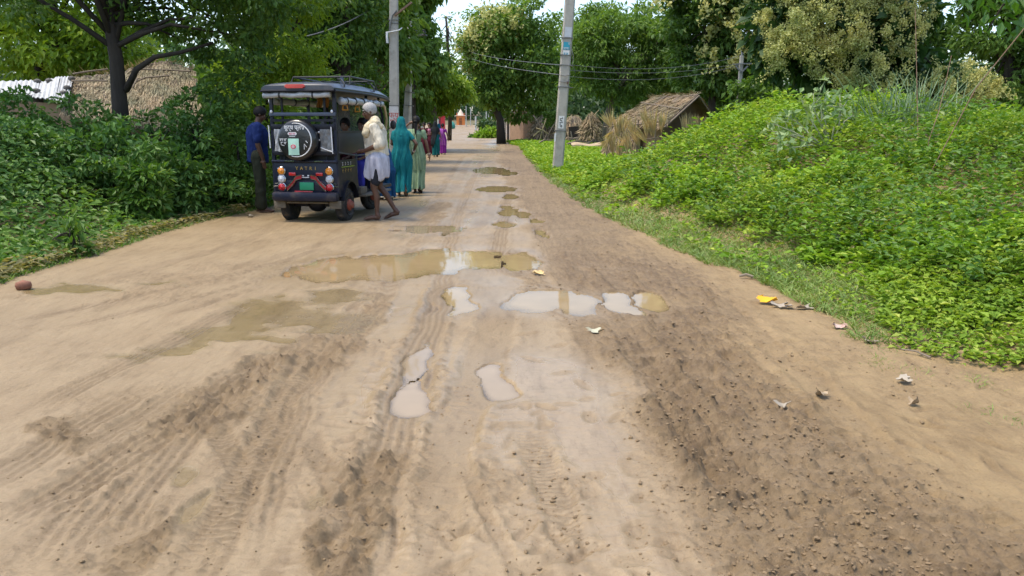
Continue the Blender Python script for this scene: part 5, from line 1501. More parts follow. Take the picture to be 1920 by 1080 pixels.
for i, (u, v) in enumerate(spots):
    o = one if i == 0 else one.copy()
    if i: COL.objects.link(o)
    o.parent = ot; p = at(u, v, 8.8 + rg.normal() * .18) - ob; o.location = p; s_ = rg.uniform(.12, .22); o.scale = (s_, s_, s_)
    o.rotation_euler = (rg.uniform(-1.3, -.1), rg.normal() * .4, rg.uniform(0, 2 * PI))
rng2 = np.random.default_rng(18)
_, pos, out = crown_points(rng2, [(-.4, 0, 5.2, 2.0, 1.8, 1.0)], 40, 60, .5, .6)
leaves('crown', pos, unit(out) + rng2.normal(size=pos.shape) * .5 + np.array([0, 0, -.4]), rng2.normal(size=pos.shape) * .5 + np.array([0, 0, 1]), .18, .08, glossy_leaf, ot)

# ================================================================ SMALL THINGS ON THE ROAD
def on_road(u, v, dz=0.0):
    p = gp(u, v); z_ = road_z(p.x, p.y); p = gp(u, v, z_); return Vector((p.x, p.y, road_z(p.x, p.y) + dz))


stone('brick_piece', 'broken reddish brick lying on the mud at the far left', 'brick', on_road(45, 543, .035), .048, surf('red_brick', (.27, .12, .075), (.19, .085, .055), rough=.9, scale=30, bump=.004), 70, sx=(1.15, .9, .85), boxy=.6)


def scrap(name, label, cat, u, v, w, d, mat, seed, group=None, lift=.02, fold=.35):
    rg = np.random.default_rng(seed); n = 7; rows = []
    for j in range(n):
        row = []
        for i in range(n):
            a_, b_ = (i / (n - 1) - .5), (j / (n - 1) - .5)
            r_ = 1 + .25 * rg.normal() * (abs(a_) > .4 or abs(b_) > .4)
            row.append(Vector((a_ * w * r_, b_ * d * r_, .004 + lift * (.55 * max(0, math.sin(3.1 * a_ + 2.3 * b_ + seed)) + .45 * (a_ * math.cos(seed) + b_ * math.sin(seed)) ** 2 * 4) + fold * lift * .4 * rg.random())))
        rows.append(row)
    m = MB(); m.sheet(rows); o = m.build(name, mat, None, smooth=True); o.location = on_road(u, v, .004); o.rotation_euler = (0, 0, rg.uniform(0, 3)); tag(o, label, cat, group); return o


yel = surf('yellow_plastic', (.75, .42, .01), (.70, .34, .01), rough=.35, scale=8)
pap = surf('litter_paper', (.36, .31, .24), (.24, .20, .15), rough=.8, scale=20)
dry = surf('dry_leaf', (.40, .31, .20), (.28, .20, .12), rough=.8, scale=30)
scrap('plastic_wrapper', 'crumpled bright yellow plastic wrapper at the right edge of the mud', 'wrapper', 1438, 570, .10, .13, yel, 1, lift=.06)
scrap('paper_scrap', 'whitish paper scrap right beside the yellow wrapper', 'litter', 1460, 576, .07, .09, pap, 2, 'litter along the right verge', .03)
scrap('paper_scrap', 'flat pale scrap next to the yellow wrapper, farther right', 'litter', 1480, 578, .07, .06, pap, 3, 'litter along the right verge', .02)
scrap('paper_scrap', 'long pale strip of bark like litter at the grass edge', 'litter', 1508, 580, .12, .06, pap, 4, 'litter along the right verge', .025)
scrap('paper_scrap', 'white and pink paper scrap at the foot of the grass', 'litter', 1573, 616, .07, .09, surf('pink_white_paper', (.46, .38, .32), (.42, .24, .20), rough=.8, scale=16), 5, 'litter along the right verge', .035)
scrap('paper_scrap', 'grey paper scrap beside the grass tufts', 'litter', 1630, 644, .08, .07, pap, 6, 'litter along the right verge', .03)
scrap('dry_leaf', 'pale curled leaf alone on the sand right of the road', 'leaf', 1694, 719, .06, .06, surf('pale_dry_leaf', (.38, .33, .26), (.28, .24, .18), rough=.8, scale=30), 7, 'fallen leaves on the road', .03)
scrap('dry_leaf', 'white edged curled leaf in the middle of the sandy track', 'leaf', 1468, 766, .05, .05, pap, 8, 'fallen leaves on the road', .03)
scrap('dry_leaf', 'dark curled leaf above the white edged one', 'leaf', 1540, 744, .06, .05, dry, 9, 'fallen leaves on the road', .04)
scrap('dry_leaf', 'brown curled leaf nearest the sandy right verge', 'leaf', 1712, 761, .05, .04, dry, 10, 'fallen leaves on the road', .035)
scrap('dry_leaf', 'pale leaf lying on the brown clods below the pair of puddles', 'leaf', 1116, 621, .08, .08, surf('green_dry_leaf', (.45, .44, .32), (.38, .36, .25), rough=.8, scale=30), 11, 'fallen leaves on the road', .02)
scrap('dry_leaf', 'small yellowish leaf just below the mirror puddle', 'leaf', 1010, 516, .06, .09, surf('yellow_dry_leaf', (.60, .45, .22), (.50, .36, .16), rough=.8, scale=30), 12, 'fallen leaves on the road', .04)
scrap('dry_leaf', 'dark sodden leaf on the near edge of the olive water', 'leaf', 686, 521, .09, .10, dry, 13, 'fallen leaves on the road', .03)
scrap('paper_scrap', 'small pale rag lying at the left verge behind the rickshaw', 'litter', 470, 407, .06, .14, pap, 14, None, .03)
m = MB(); a_, b_ = on_road(1412, 524, .02), on_road(1386, 522, .02); m.tube([a_, a_.lerp(b_, .5) + Vector((0, 0, .015)), b_], [.012, .014, .01], 6); o = m.build('stick', wood_m); tag(o, 'short dark stick lying at the grass edge', 'stick', 'sticks at the right verge')
m = MB(); a_, b_ = on_road(1690, 660, .02), on_road(1745, 672, .01); m.tube([a_, a_.lerp(b_, .5) + Vector((0, 0, .012)), b_], [.004, .005, .006], 6); o = m.build('stick', wood_m); tag(o, 'thin grey stick under the leafy plants at the right', 'stick', 'sticks at the right verge')
# ================================================================ THE RICKSHAW
navy = surf('navy_paint', (.0065, .009, .023), (.009, .012, .028), rough=.38, scale=3, coat=.12, spec=.3, dirt=(.06, .048, .036), dirt_amt=.12)
navy_low = surf('dusty_navy_paint', (.0065, .009, .023), (.010, .013, .028), rough=.45, scale=5, spec=.3, dirt=(.11, .085, .06), dirt_amt=.55)
navy_d = surf('dark_frame_paint', (.006, .007, .013), (.009, .010, .017), rough=.45, scale=4, spec=.3, dirt=(.05, .042, .034), dirt_amt=.18)
roof_paint = surf('roof_paint', (.025, .034, .055), (.036, .046, .068), rough=.42, scale=2.5, coat=.2, dirt=(.16, .14, .11), dirt_amt=.35)
rail_paint = surf('grey_blue_rail', (.05, .065, .10), (.065, .08, .115), rough=.4, scale=4)
rubber = surf('tyre_rubber', (.018, .017, .016), (.03, .028, .026), rough=.85, scale=14, bump=.002, dirt=(.17, .125, .08), dirt_amt=.8)
muddy = surf('mud_splashed', (.17, .145, .105), (.10, .085, .065), rough=.85, scale=7, dirt=(.25, .19, .13))
rim_m = surf('dark_rim', (.03, .03, .032), (.05, .045, .04), rough=.6, metal=.3, scale=9, dirt=(.18, .13, .09), dirt_amt=.6)
hub_m = surf('red_hub', (.36, .07, .035), (.26, .06, .035), rough=.6, scale=14, dirt=(.22, .15, .10), dirt_amt=.5)
vinyl = surf('black_vinyl', (.012, .012, .014), (.018, .018, .02), rough=.28, scale=9, bump=.004, bscale=12, coat=.2)
seat_v = surf('seat_vinyl', (.02, .02, .023), (.03, .03, .033), rough=.5, scale=8)
silver = surf('silver_plastic', (.46, .46, .46), (.30, .31, .32), rough=.22, scale=11, bump=.012, bscale=14, spec=.7)
pocket = surf('clear_plastic_pocket', (.22, .23, .24), (.10, .105, .11), rough=.15, scale=13, bump=.015, bscale=16, spec=.8)
chrome = surf('chrome_trim', (.55, .55, .56), (.45, .45, .46), rough=.15, metal=.95, scale=12)
amber = surf('amber_lens', (.75, .28, .02), (.65, .22, .015), rough=.12, scale=25, coat=.6)
redlens = surf('red_lens', (.50, .012, .016), (.42, .01, .014), rough=.12, scale=25, coat=.6)
whitelens = surf('white_lens', (.60, .62, .64), (.45, .47, .50), rough=.1, scale=40, coat=.6)
red_trim = surf('red_trim', (.40, .02, .03), (.30, .018, .025), rough=.3, scale=20, coat=.3)
green_plate = surf('green_plate', (.01, .25, .12), (.012, .22, .10), rough=.5, scale=14)
gold = surf('gold_letters', (.50, .33, .10), (.42, .27, .08), rough=.35, metal=.3, scale=30)
yellow_h = surf('yellow_handle', (.70, .32, .02), (.60, .26, .015), rough=.4, scale=20)
orange_h = surf('orange_garland', (.42, .17, .02), (.34, .12, .015), rough=.7, scale=40)
mint = surf('mint_packet', (.34, .58, .46), (.42, .64, .52), rough=.35, scale=9, bump=.004, bscale=14)
pinkred = surf('packet_emblem', (.60, .08, .12), (.52, .07, .10), rough=.4, scale=30)
white_vinyl = surf('white_vinyl_print', (.72, .72, .72), (.62, .62, .63), rough=.4, scale=30)
pink_print = surf('pink_print', (.55, .22, .26), (.48, .18, .22), rough=.5, scale=30)

PSI = math.radians(9.5)
RLOC = at(568, 236, 10.75); RLOC.z = -.012
RK = empty('electric_rickshaw', RLOC, -PSI)
tag(RK, 'dark blue open sided electric rickshaw with a covered spare wheel on its back', 'rickshaw')
RM = Matrix.Translation(RLOC) @ Matrix.Rotation(-PSI, 4, 'Z')


def rb(name, mat, fn, parent=None, smooth='auto'):
    m = MB(); fn(m); return m.build(name, mat, parent or RK, smooth)


def cyl_y(r, y0, y1, x, z, n=20):
    """lathe profile axis along +y"""
    return Matrix.Translation((x, y0, z)) @ Matrix.Rotation(-PI / 2, 4, 'X'), [(0, 0), (r, 0), (r, y1 - y0), (0, y1 - y0)]


# running gear
rb('chassis', navy_d, lambda m: (m.box((-.26, 1.15, .30), (.06, 2.1, .08)), m.box((.26, 1.15, .30), (.06, 2.1, .08)), m.box((0, .36, .25), (.80, .09, .09)), m.box((0, .2, .31), (.74, .06, .06)), m.box((0, 1.2, .30), (.6, .06, .06)), m.ell((0, .36, .25), (.14, .12, .12))))
rb('floor', navy_d, lambda m: m.box((0, 1.2, .375), (.90, 2.2, .05), bev=.01))


def wheel(x, y, r, w, rz=0.0, side=1):
    W = empty('wheel', (x, y, r), rz, RK)
    Mx = Matrix.Rotation(PI / 2, 4, 'Y')
    m = MB(); m.lathe([(r * .60, -w / 2), (r * .80, -w / 2 - .006), (r * .95, -w * .44), (r, -w * .28), (r, w * .28), (r * .95, w * .44), (r * .80, w / 2 + .006), (r * .60, w / 2)], 32, Mx)
    for k in range(32):
        a = 2 * PI * k / 32
        m.box((0, 0, r), (w * .56, .018, .014), Matrix.Rotation(a, 4, 'X'))
    m.build('tyre', rubber, W, 'auto')
    m = MB(); m.lathe([(0, .01), (r * .30, .01), (r * .34, -.02), (r * .50, -.02), (r * .56, .02), (r * .62, .025), (r * .62, -w * .45), (0, -w * .45)], 24, Matrix.Rotation(side * PI / 2, 4, 'Y') @ Matrix.Translation((0, 0, w * .40)))
    m.build('rim', rim_m, W, 'auto')
    m = MB(); m.lathe([(r * .36, 0), (r * .34, .03), (r * .22, .045), (r * .2, .07), (r * .10, .08), (0, .082)], 16, Matrix.Rotation(side * PI / 2, 4, 'Y') @ Matrix.Translation((0, 0, w * .40)))
    m.build('hub', hub_m, W, 'auto')
    return W


wheel(-.40, .36, .235, .125, 0, -1); wheel(.40, .36, .235, .125, 0, 1)
wheel(.17, 2.05, .215, .11, -.30, 1)
rb('fork', navy_d, lambda m: (m.tube([(.09, 2.05, .215), (.06, 2.12, .6), (.0, 2.2, .95)], .025, 8), m.tube([(.25, 2.02, .215), (.2, 2.1, .6), (.0, 2.2, .95)], .025, 8)))

# tail
rb('rear_panel', navy, lambda m: (m.box((0, .02, .645), (.90, .05, .42), bev=.012), m.box((0, .005, .845), (.93, .09, .035), bev=.012), m.box((0, -.008, .51), (.62, .02, .16), bev=.006)))
rb('rear_bumper', navy_low, lambda m: (m.box((0, -.03, .375), (.93, .14, .125), bev=.035),))
for sx in (-1, 1): rb('mud_flap', muddy, lambda m: m.box((sx * .40, .02, .265), (.17, .03, .11), bev=.01))
rb('tow_bar', muddy, lambda m: m.tube([(-.3, .02, .29), (.3, .02, .29)], .014, 8))
for sx in (-1, 1):
    arch = [(0.0, .37), (.10, .37), (.13, .45), (.22, .53), (.36, .56), (.50, .53), (.60, .44), (.64, .36), (.74, .33), (.74, .50), (.68, .86), (0.0, .86)]
    m = MB(); m.prism([(a, b) for a, b in arch], -.015, .015, Matrix.Translation((sx * .455, .0, 0)) @ Matrix.Rotation(PI / 2, 4, 'Z')); m.build('side_panel', navy_low, RK, 'auto')
    m = MB(); pts = [(sx * .478, .36 + .27 * math.cos(a), .27 + .285 * math.sin(a)) for a in np.linspace(.15, PI - .15, 13)]
    m.loft([[Vector(p) + Vector((-.045, 0, 0)), Vector(p) + Vector((.03, 0, 0)), Vector(p) + Vector((.03, 0, .014)), Vector(p) + Vector((-.045, 0, .014))] for p in pts]); m.build('wheel_arch', navy_d, RK, 'auto')
for k in range(4):
    m = MB(); strokes(m, [[(.0, 0), (.02, .0), (.01, .02), (.02, .035), (0, .035)]], .007); o = m.build('side_lettering', white_vinyl, RK); o.rotation_euler = (0, 0, PI / 2); o.location = (.4745, .14 + .10 * k, .79)
for k in range(4):
    m = MB(); strokes(m, [[(.01, 0), (.01, .045)], [(-.01, .02), (.03, .03)]], .009); o = m.build('side_lettering', gold, RK); o.rotation_euler = (0, 0, PI / 2); o.location = (.4745, .14 + .10 * k, .695)
rb('side_stripe', chrome, lambda m: m.box((.473, .35, .765), (.004, .50, .010)))
rb('step_board', muddy, lambda m: m.box((.50, 1.32, .33), (.16, 1.15, .035), bev=.01))
rb('step_board', muddy, lambda m: m.box((-.50, 1.32, .33), (.16, 1.15, .035), bev=.01))
rb('fuse_box', muddy, lambda m: m.box((.46, .86, .40), (.10, .26, .10), bev=.012))


def lamp(x, z, lens):
    L = empty('tail_lamp', (x, -.0, z), 0, RK)
    My = Matrix.Rotation(PI / 2, 4, 'X')
    m = MB(); m.lathe([(.058, 0), (.060, .025), (.052, .032), (.048, .026), (.048, .0)], 24, My); m.build('bezel', chrome, L, 'auto')
    m = MB(); m.lathe([(.050, .018), (.046, .032), (.030, .042), (.026, .038), (.018, .046), (0, .050)], 24, My); m.build('lens', lens, L, 'auto')
    return L


for sx, x in ((-1, -.335), (1, .345)):
    for z_, ln in ((.718, amber), (.608, whitelens), (.500, redlens)): lamp(x, z_, ln)
    rb('lamp_stalk', chrome, lambda m: (m.tube([(x + sx * .055, -.01, .55), (x + sx * .10, -.02, .545)], .006, 6), m.tube([(x + sx * .05, -.01, .515), (x + sx * .12, -.03, .51)], .006, 6)))
for x in (-.18, .205): rb('reflector', redlens, lambda m: m.box((x, -.016, .675), (.098, .022, .045), bev=.008))
for s_, o_ in ((-1, 0.0), (1, .045)):
    pts = [(o_ + s_ * .045, .640), (o_ + s_ * .12, .622), (o_ + s_ * .165, .56), (o_ + s_ * .255, .475)]
    m = MB(); m.loft([[Vector((x, -.022, z_ + .032)), Vector((x, -.045, z_ + .026)), Vector((x, -.045, z_ - .026)), Vector((x, -.022, z_ - .032))] for x, z_ in pts]); t_ = m.build('bumper_trim', red_trim, RK, 'auto')
    m = MB(); m.tube([(x, -.047, z_ + .026) for x, z_ in pts], .006, 6); m.tube([(x, -.047, z_ - .026) for x, z_ in pts], .006, 6); m.build('trim_edge', chrome, t_)
npl = rb('number_plate', green_plate, lambda m: m.box((.025, -.035, .515), (.20, .012, .105), bev=.004))
rb('plate_lip', red_trim, lambda m: m.box((-.015, -.05, .440), (.26, .014, .026), bev=.004))
rb('badge', white_vinyl, lambda m: (m.box((-.03, -.010, .655), (.022, .012, .018)), m.box((.045, -.010, .655), (.022, .012, .018)), m.box((.0, -.010, .632), (.11, .01, .012))))
rb('handle_strip', chrome, lambda m: m.box((-.20, -.048, .85), (.14, .008, .012)))
rb('handle_strip', chrome, lambda m: m.box((.22, -.048, .848), (.13, .008, .012)))
for k, ch in enumerate('YATRI'): lettering('letter', ch, gold, RK, (-.115 + .066 * k, -.010, .733), .062, None, .0012)

# upper frame
for sx in (-1, 1):
    rb('corner_post', navy, lambda m: m.bar((sx * .445, .02, .85), (sx * .445, .03, 1.77), .042))
    rb('middle_post', navy, lambda m: m.bar((sx * .450, 1.26, .38), (sx * .450, 1.24, 1.76), .036))
    rb('front_post', navy, lambda m: m.tube([(sx * .42, 2.12, .95), (sx * .44, 1.98, 1.45), (sx * .43, 1.84, 1.74)], .02, 8))
    rb('inner_post', navy_d, lambda m: m.bar((sx * .30, .04, .86), (sx * .30, .04, 1.74), .025))
rb('upper_rail', rail_paint, lambda m: m.box((0, -.005, 1.465), (.93, .03, .048), bev=.006))
for x in (-.425, .425): rb('bolt_cap', white_vinyl, lambda m: m.ell((x, -.03, 1.50), (.018, .014, .022), 10, 6))
rb('second_rail', navy_d, lambda m: m.box((0, .0, 1.385), (.9, .025, .035)))
rb('guard_frame', navy_d, lambda m: (m.box((0, .0, 1.30), (.90, .03, .07), bev=.006), m.box((0, .0, .955), (.90, .03, .06), bev=.006), m.box((-.26, .0, 1.13), (.04, .025, .3)), m.box((.225, .0, 1.13), (.035, .025, .3)), m.box((.0, .01, 1.13), (.44, .015, .30))))
for x in (-.345, .325):
    def f(m):
        rg = np.random.default_rng(int(x * 1000) % 97)
        m.sheet([[Vector((x + (i / 8 - .5) * (.11 if x < 0 else .155), -.022 - .012 * rg.random() - .01 * math.sin(i * 1.3 + j), 1.27 - .285 * j / 8 - .02 * (i / 8) * (j == 8))) for i in range(9)] for j in range(9)])
    rb('plastic_pocket', pocket if x > 0 else silver, f, smooth=True)
for x, z0, z1 in ((-.475, 1.32, 1.02), (.405, 1.30, .985)): rb('white_rod', white_vinyl, lambda m: m.tube([(x, -.03, z0), (x + .008, -.03, z1)], .008, 6))
rb('cord', white_vinyl, lambda m: m.tube([(.25, -.035, 1.03), (.33, -.04, 1.0), (.415, -.04, .975), (.42, -.04, .95)], .007, 5))
for z_ in (1.23, 1.13): rb('bolt_cap', white_vinyl, lambda m: m.ell((.228, -.018, z_), (.014, .01, .014), 8, 5))

# covered spare wheel
SP = empty('spare_wheel', (-.03, -.02, 1.13), 0, RK)
m = MB(); m.lathe([(0, 0), (.245, 0), (.268, .03), (.270, .115), (.255, .145), (.225, .158), (.12, .163), (0, .165)], 40, Matrix.Rotation(PI / 2, 4, 'X')); m.build('cover', vinyl, SP, 'auto')
m = MB(); m.tube([(.218 * math.cos(a), -.163, .218 * math.sin(a)) for a in np.linspace(-1.9, 1.75, 34)], [.0045 + .0035 * math.sin((i / 33) * PI) for i in range(34)], 6); m.build('piping', white_vinyl, SP, True)
F = -.1665
def print_on(name, lines, w, mat):
    m = MB(); strokes(m, lines, w, .0015); o = m.build(name, mat, SP); o.location.y = F; return o
lettering('lettering', 'शुद्ध प्लस', white_vinyl, SP, (-.012, F, .137), .078, .285, .0012)
m = MB(); m.prism([(-.105, .075), (-.09, .062), (.005, .062), (.02, .075), (.02, .09), (.005, .103), (-.09, .103), (-.105, .09)], -.0015, 0); pl_ = m.build('name_pill', white_vinyl, SP); pl_.location.y = F
m = MB(); strokes(m, placed([[(0, 0), (0, 1)], [(.15, 0), (.3, 1), (.45, 0)], [(.6, 1), (.6, 0), (.9, 0)], [(1.1, 0), (1.1, 1), (1.4, .8)], [(1.6, 0), (1.9, 1)], [(2.1, 1), (2.1, 0), (2.5, .5)]], -.085, .073, .034, .02), .007, .001); o = m.build('print', pink_print, pl_); o.location.y = -.0022
print_on('small_lettering', placed([[(0, 0), (.5, 0)], [(.6, 0), (1.3, 0)]], -.085, .045, .06, .01), .007, white_vinyl)
print_on('small_lettering', placed([[(0, 1), (1, 1)], [(.2, 1), (.2, 0)], [(.5, 1), (.4, .2)], [(.8, 1), (.8, 0)], [(1.2, 1), (1.9, 1)], [(1.3, 1), (1.3, 0)], [(1.7, 1), (1.6, 0)], [(.3, -.7), (.9, -.7)], [(.5, -.7), (.4, -1.5)], [(1.2, -.7), (1.8, -.7)], [(1.3, -.7), (1.3, -1.5)], [(1.6, -.7), (1.6, -1.6)], [(.4, -2.0), (1.2, -2.4)]], -.225, -.01, .052, .026), .006, white_vinyl)
m = MB(); rg = np.random.default_rng(2)
m.sheet([[Vector((-.105 + .15 * i / 6, -.003 - .008 * math.sin(PI * i / 6) * math.sin(PI * j / 6) - .002 * rg.random(), .02 - .215 * j / 6)) for i in range(7)] for j in range(7)]); pk = m.build('mint_packet', mint, SP, True); pk.location.y = F
m = MB(); m.lathe([(.038, 0), (.036, .003), (0, .004)], 20, Matrix.Translation((-.032, -.011, -.085)) @ Matrix.Rotation(PI / 2, 4, 'X') @ Matrix.Scale(.75, 4, (0, 1, 0))); m.build('emblem', pinkred, pk)
m = MB(); strokes(m, placed([[(0, 0), (1, 0)], [(.2, .5), (.8, .5)], [(.1, -.5), (.9, -.5)]], -.052, -.085, .04, .022), .006, .001); o = m.build('print', white_vinyl, pk); o.location.y = -.016
m = MB(); m.tube([(.115, F, -.12), (.12, F - .004, -.05), (.15, F, -.09)], .005, 5); m.tube([(.14, F, -.01), (.165, F, -.035)], .005, 5); m.build('tie_string', white_vinyl, SP)

# roof, rack, rolled curtains
m = MB(); rings = []
for y_, hw, ze, zc in ((-.12, .500, 1.765, 1.835), (-.095, .512, 1.765, 1.862), (.02, .518, 1.765, 1.882), (.5, .522, 1.765, 1.90), (1.2, .522, 1.76, 1.90), (1.8, .510, 1.745, 1.875), (2.15, .49, 1.715, 1.815), (2.30, .455, 1.70, 1.755)):
    r_ = [Vector((-hw, y_, ze)), Vector((-hw - .004, y_, ze + .035))]
    r_ += [Vector((hw * .93 * math.sin(a), y_, ze + .055 + (zc - ze - .055) * math.cos(a) ** .6)) for a in np.linspace(-1.5, 1.5, 13)]
    r_ += [Vector((hw + .004, y_, ze + .035)), Vector((hw, y_, ze))]
    rings.append(r_)
m.loft(rings); m.build('roof', roof_paint, RK, 'auto')
rb('roof_edge', navy_d, lambda m: (m.tube([(-.505, -.12, 1.765), (.505, -.12, 1.765)], .016, 8), m.tube([(.515, -.11, 1.765), (.522, 1.2, 1.76), (.505, 1.9, 1.735), (.455, 2.3, 1.70)], .016, 8), m.tube([(-.515, -.11, 1.765), (-.522, 1.2, 1.76), (-.505, 1.9, 1.735), (-.455, 2.3, 1.70)], .016, 8)))
rb('ceiling', navy_d, lambda m: m.box((0, .98, 1.752), (.96, 2.1, .012)))
rb('roof_lamp', redlens, lambda m: m.loft([[Vector((-.03 + s_ * w, y_, 1.822 + z_)) for s_, z_ in ((-1, -.012), (-.86, -.026), (.86, -.026), (1, -.012), (1, .012), (.86, .024), (-.86, .024), (-1, .012))] for y_, w in ((-.10, .14), (-.130, .14), (-.142, .125))]))
rk = empty('roof_rack', (0, 0, 0), 0, RK)
def rr(name, fn): m = MB(); fn(m); m.build(name, black_pl, rk, 'auto')
for pts_ in ([(-.44, .62, 1.86), (-.42, .70, 1.985), (.42, .70, 1.985), (.44, .62, 1.86)], [(-.44, 1.75, 1.85), (-.42, 1.68, 1.97), (.42, 1.68, 1.97), (.44, 1.75, 1.85)], [(.42, .70, 1.985), (.42, 1.68, 1.97)], [(-.42, .70, 1.985), (-.42, 1.68, 1.97)]):
    rr('rail', lambda m: m.tube(pts_, .013, 8))
for x in (-.28, -.14, 0, .14, .28): rr('slat', lambda m: m.tube([(x, .70, 1.93), (x, 1.68, 1.92)], .007, 6))
m = MB(); m.box((.30, .70, 1.935), (.05, .02, .11)); m.build('bracket', rail_paint, rk)
for y_ in (.30, 1.5): rb('roof_hoop', black_pl, lambda m: m.tube([(.49, y_ - .02, 1.80), (.49, y_, 1.865), (.40, y_ + .12, 1.93), (.30, y_ + .25, 1.945)], .012, 8))


def roll(name, a, b, r_, nst, mat, smat):
    a, b = Vector(a), Vector(b); R_ = empty(name, a, 0, RK); d = b - a; rg = np.random.default_rng(3)
    m = MB(); k = 16; m.tube([d * (i / k) + Vector((0, 0, -.006 * math.sin(i * 1.1))) for i in range(k + 1)], [r_ * (1 + .07 * math.sin(i * 2.2) + .05 * rg.normal()) for i in range(k + 1)], 14); m.build('sheet', mat, R_, True)
    for i in range(nst):
        t = (i + .5) / nst if nst > 2 else (.02, .49, .95)[i] if nst == 3 else (i + .5) / nst
        p = d * t; e = d.normalized() * .012
        m = MB(); m.tube([p - e, p + e], [r_ * 1.13] * 2, 14); m.build('strap', smat, R_, 'auto')


roll('rolled_curtain', (-.50, -.07, 1.712), (.43, -.07, 1.712), .038, 2, silver, black_pl)
roll('rolled_curtain', (.49, .14, 1.640), (.49, 1.10, 1.648), .048, 3, silver, black_pl)
roll('rolled_curtain', (.48, 1.16, 1.650), (.465, 1.9, 1.640), .045, 2, silver, black_pl)
roll('rolled_curtain', (-.49, .14, 1.640), (-.48, 1.9, 1.64), .048, 4, silver, black_pl)
rb('front_cable', straw_m, lambda m: m.tube([(.44, 1.80, 1.70), (.50, 1.92, 1.60), (.50, 2.0, 1.42), (.47, 2.04, 1.25)], .02, 8))


def grab(x, y_, z_, mat, s_=1.0):
    H = empty('grab_handle', (x, y_, z_), 0, RK)
    m = MB(); m.tube([(-.035 * s_, 0, -.05 * s_), (.035 * s_, 0, -.05 * s_), (.022 * s_, 0, .02), (-.022 * s_, 0, .02), (-.035 * s_, 0, -.05 * s_)], .010, 6); m.build('ring', mat, H)
    m = MB(); m.box((0, 0, .06), (.022, .008, .12)); m.build('strap', mat, H)


grab(.40, .52, 1.585, yellow_h, 1.1); grab(.40, 1.0, 1.57, yellow_h, 1.1)
for x in (-.24, -.13, -.10, -.2): rb('garland', orange_h, lambda m: m.tube([(x, 1.1, 1.74), (x + .015, 1.1, 1.66), (x - .01, 1.1, 1.58)], .022, 6))

# seats and cab
rb('rear_seat', seat_v, lambda m: (m.box((0, .46, .60), (.86, .46, .10), bev=.03), m.box((0, .46, .47), (.84, .42, .16)), m.box((0, .17, .93), (.86, .08, .50), bev=.03)))
rb('middle_seat', seat_v, lambda m: (m.box((0, 1.52, .60), (.86, .42, .10), bev=.03), m.box((0, 1.52, .47), (.84, .40, .16)), m.box((0, 1.74, .90), (.86, .07, .46), bev=.03)))
for sx in (-1, 1):
    rb('side_guard', seat_v, lambda m: (m.box((sx * .455, .63, 1.08), (.018, 1.12, .29), bev=.006), m.box((sx * .457, .63, 1.235), (.026, 1.16, .022))))
    rb('guard_rail', rail_paint, lambda m: (m.tube([(sx * .458, .06, .965), (sx * .458, .72, .90)], .012, 6), m.tube([(sx * .458, .72, .90), (sx * .458, 1.2, .90)], .012, 6), m.tube([(sx * .458, .72, .93), (sx * .458, .72, .42)], .012, 6)))
rb('under_seat_box', navy_d, lambda m: m.box((.44, 1.52, .62), (.03, .44, .36), bev=.008))
rb('front_cowl', navy, lambda m: m.loft([[Vector((w * math.sin(a), 2.12 + .20 * math.cos(a) * (1.15 - .4 * (z_ - .45)), z_)) for a in np.linspace(-PI / 2, PI / 2, 11)] for w, z_ in ((.26, .48), (.36, .62), (.42, .85), (.42, .98))], cap=True))
glass = surf('windscreen_glass', (.55, .60, .60), (.5, .56, .56), rough=.03, alpha=.18, scale=2, spec=.6)
rb('windscreen', glass, lambda m: m.add([(-.40, 2.14, .99), (.40, 2.14, .99), (.39, 1.86, 1.68), (-.39, 1.86, 1.68)], [(0, 1, 2, 3)]))
rb('handlebar', black_pl, lambda m: (m.tube([(-.32, 1.92, 1.02), (-.1, 2.02, 1.05), (.1, 2.02, 1.05), (.32, 1.92, 1.02)], .014, 8),))
for sx in (-1, 1): rb('mirror', black_pl, lambda m: (m.tube([(sx * .43, 2.02, 1.2), (sx * .56, 2.08, 1.3)], .008, 6), m.ell((sx * .58, 2.08, 1.33), (.05, .018, .07))))
# ================================================================ PEOPLE
DG = None


def fuse(mb, name, mat, parent, vox, smooth=4, wr=0.0, wf=(14, 14, 4), seed=0):
    """one continuous surface grown from overlapping shapes; wr = depth of cloth wrinkles"""
    me = bpy.data.meshes.new('tmp'); me.from_pydata(mb.v, [], mb.f); me.update()
    o = bpy.data.objects.new('tmp', me); COL.objects.link(o)
    bm = bmesh.new(); bm.from_mesh(me); bmesh.ops.recalc_face_normals(bm, faces=bm.faces); bm.to_mesh(me); bm.free()
    r = o.modifiers.new('r', 'REMESH'); r.mode = 'VOXEL'; r.voxel_size = vox
    s = o.modifiers.new('s', 'SMOOTH'); s.factor = .5; s.iterations = smooth
    dg = bpy.context.evaluated_depsgraph_get()
    ev = o.evaluated_get(dg)
    nm = bpy.data.meshes.new_from_object(ev, depsgraph=dg)
    bpy.data.objects.remove(o); bpy.data.meshes.remove(me)
    nm.name = name
    if wr:
        n = len(nm.vertices); co = np.empty(n * 3); nm.vertices.foreach_get('co', co); co = co.reshape(-1, 3)
        no = np.empty(n * 3); nm.vertices.foreach_get('normal', no); no = no.reshape(-1, 3)
        f = fbm(co[:, 0] * wf[0] + co[:, 1] * wf[1] + seed, co[:, 2] * wf[2] + 2 * co[:, 0] + 5, seed, 3)
        nm.vertices.foreach_set('co', (co + no * (wr * (1 - np.abs(f) * 2))[:, None]).ravel())
    nm.polygons.foreach_set('use_smooth', np.ones(len(nm.polygons), bool))
    nm.materials.clear(); nm.materials.append(mat); nm.update()
    ob = bpy.data.objects.new(name, nm); COL.objects.link(ob)
    if parent: ob.parent = parent
    return ob


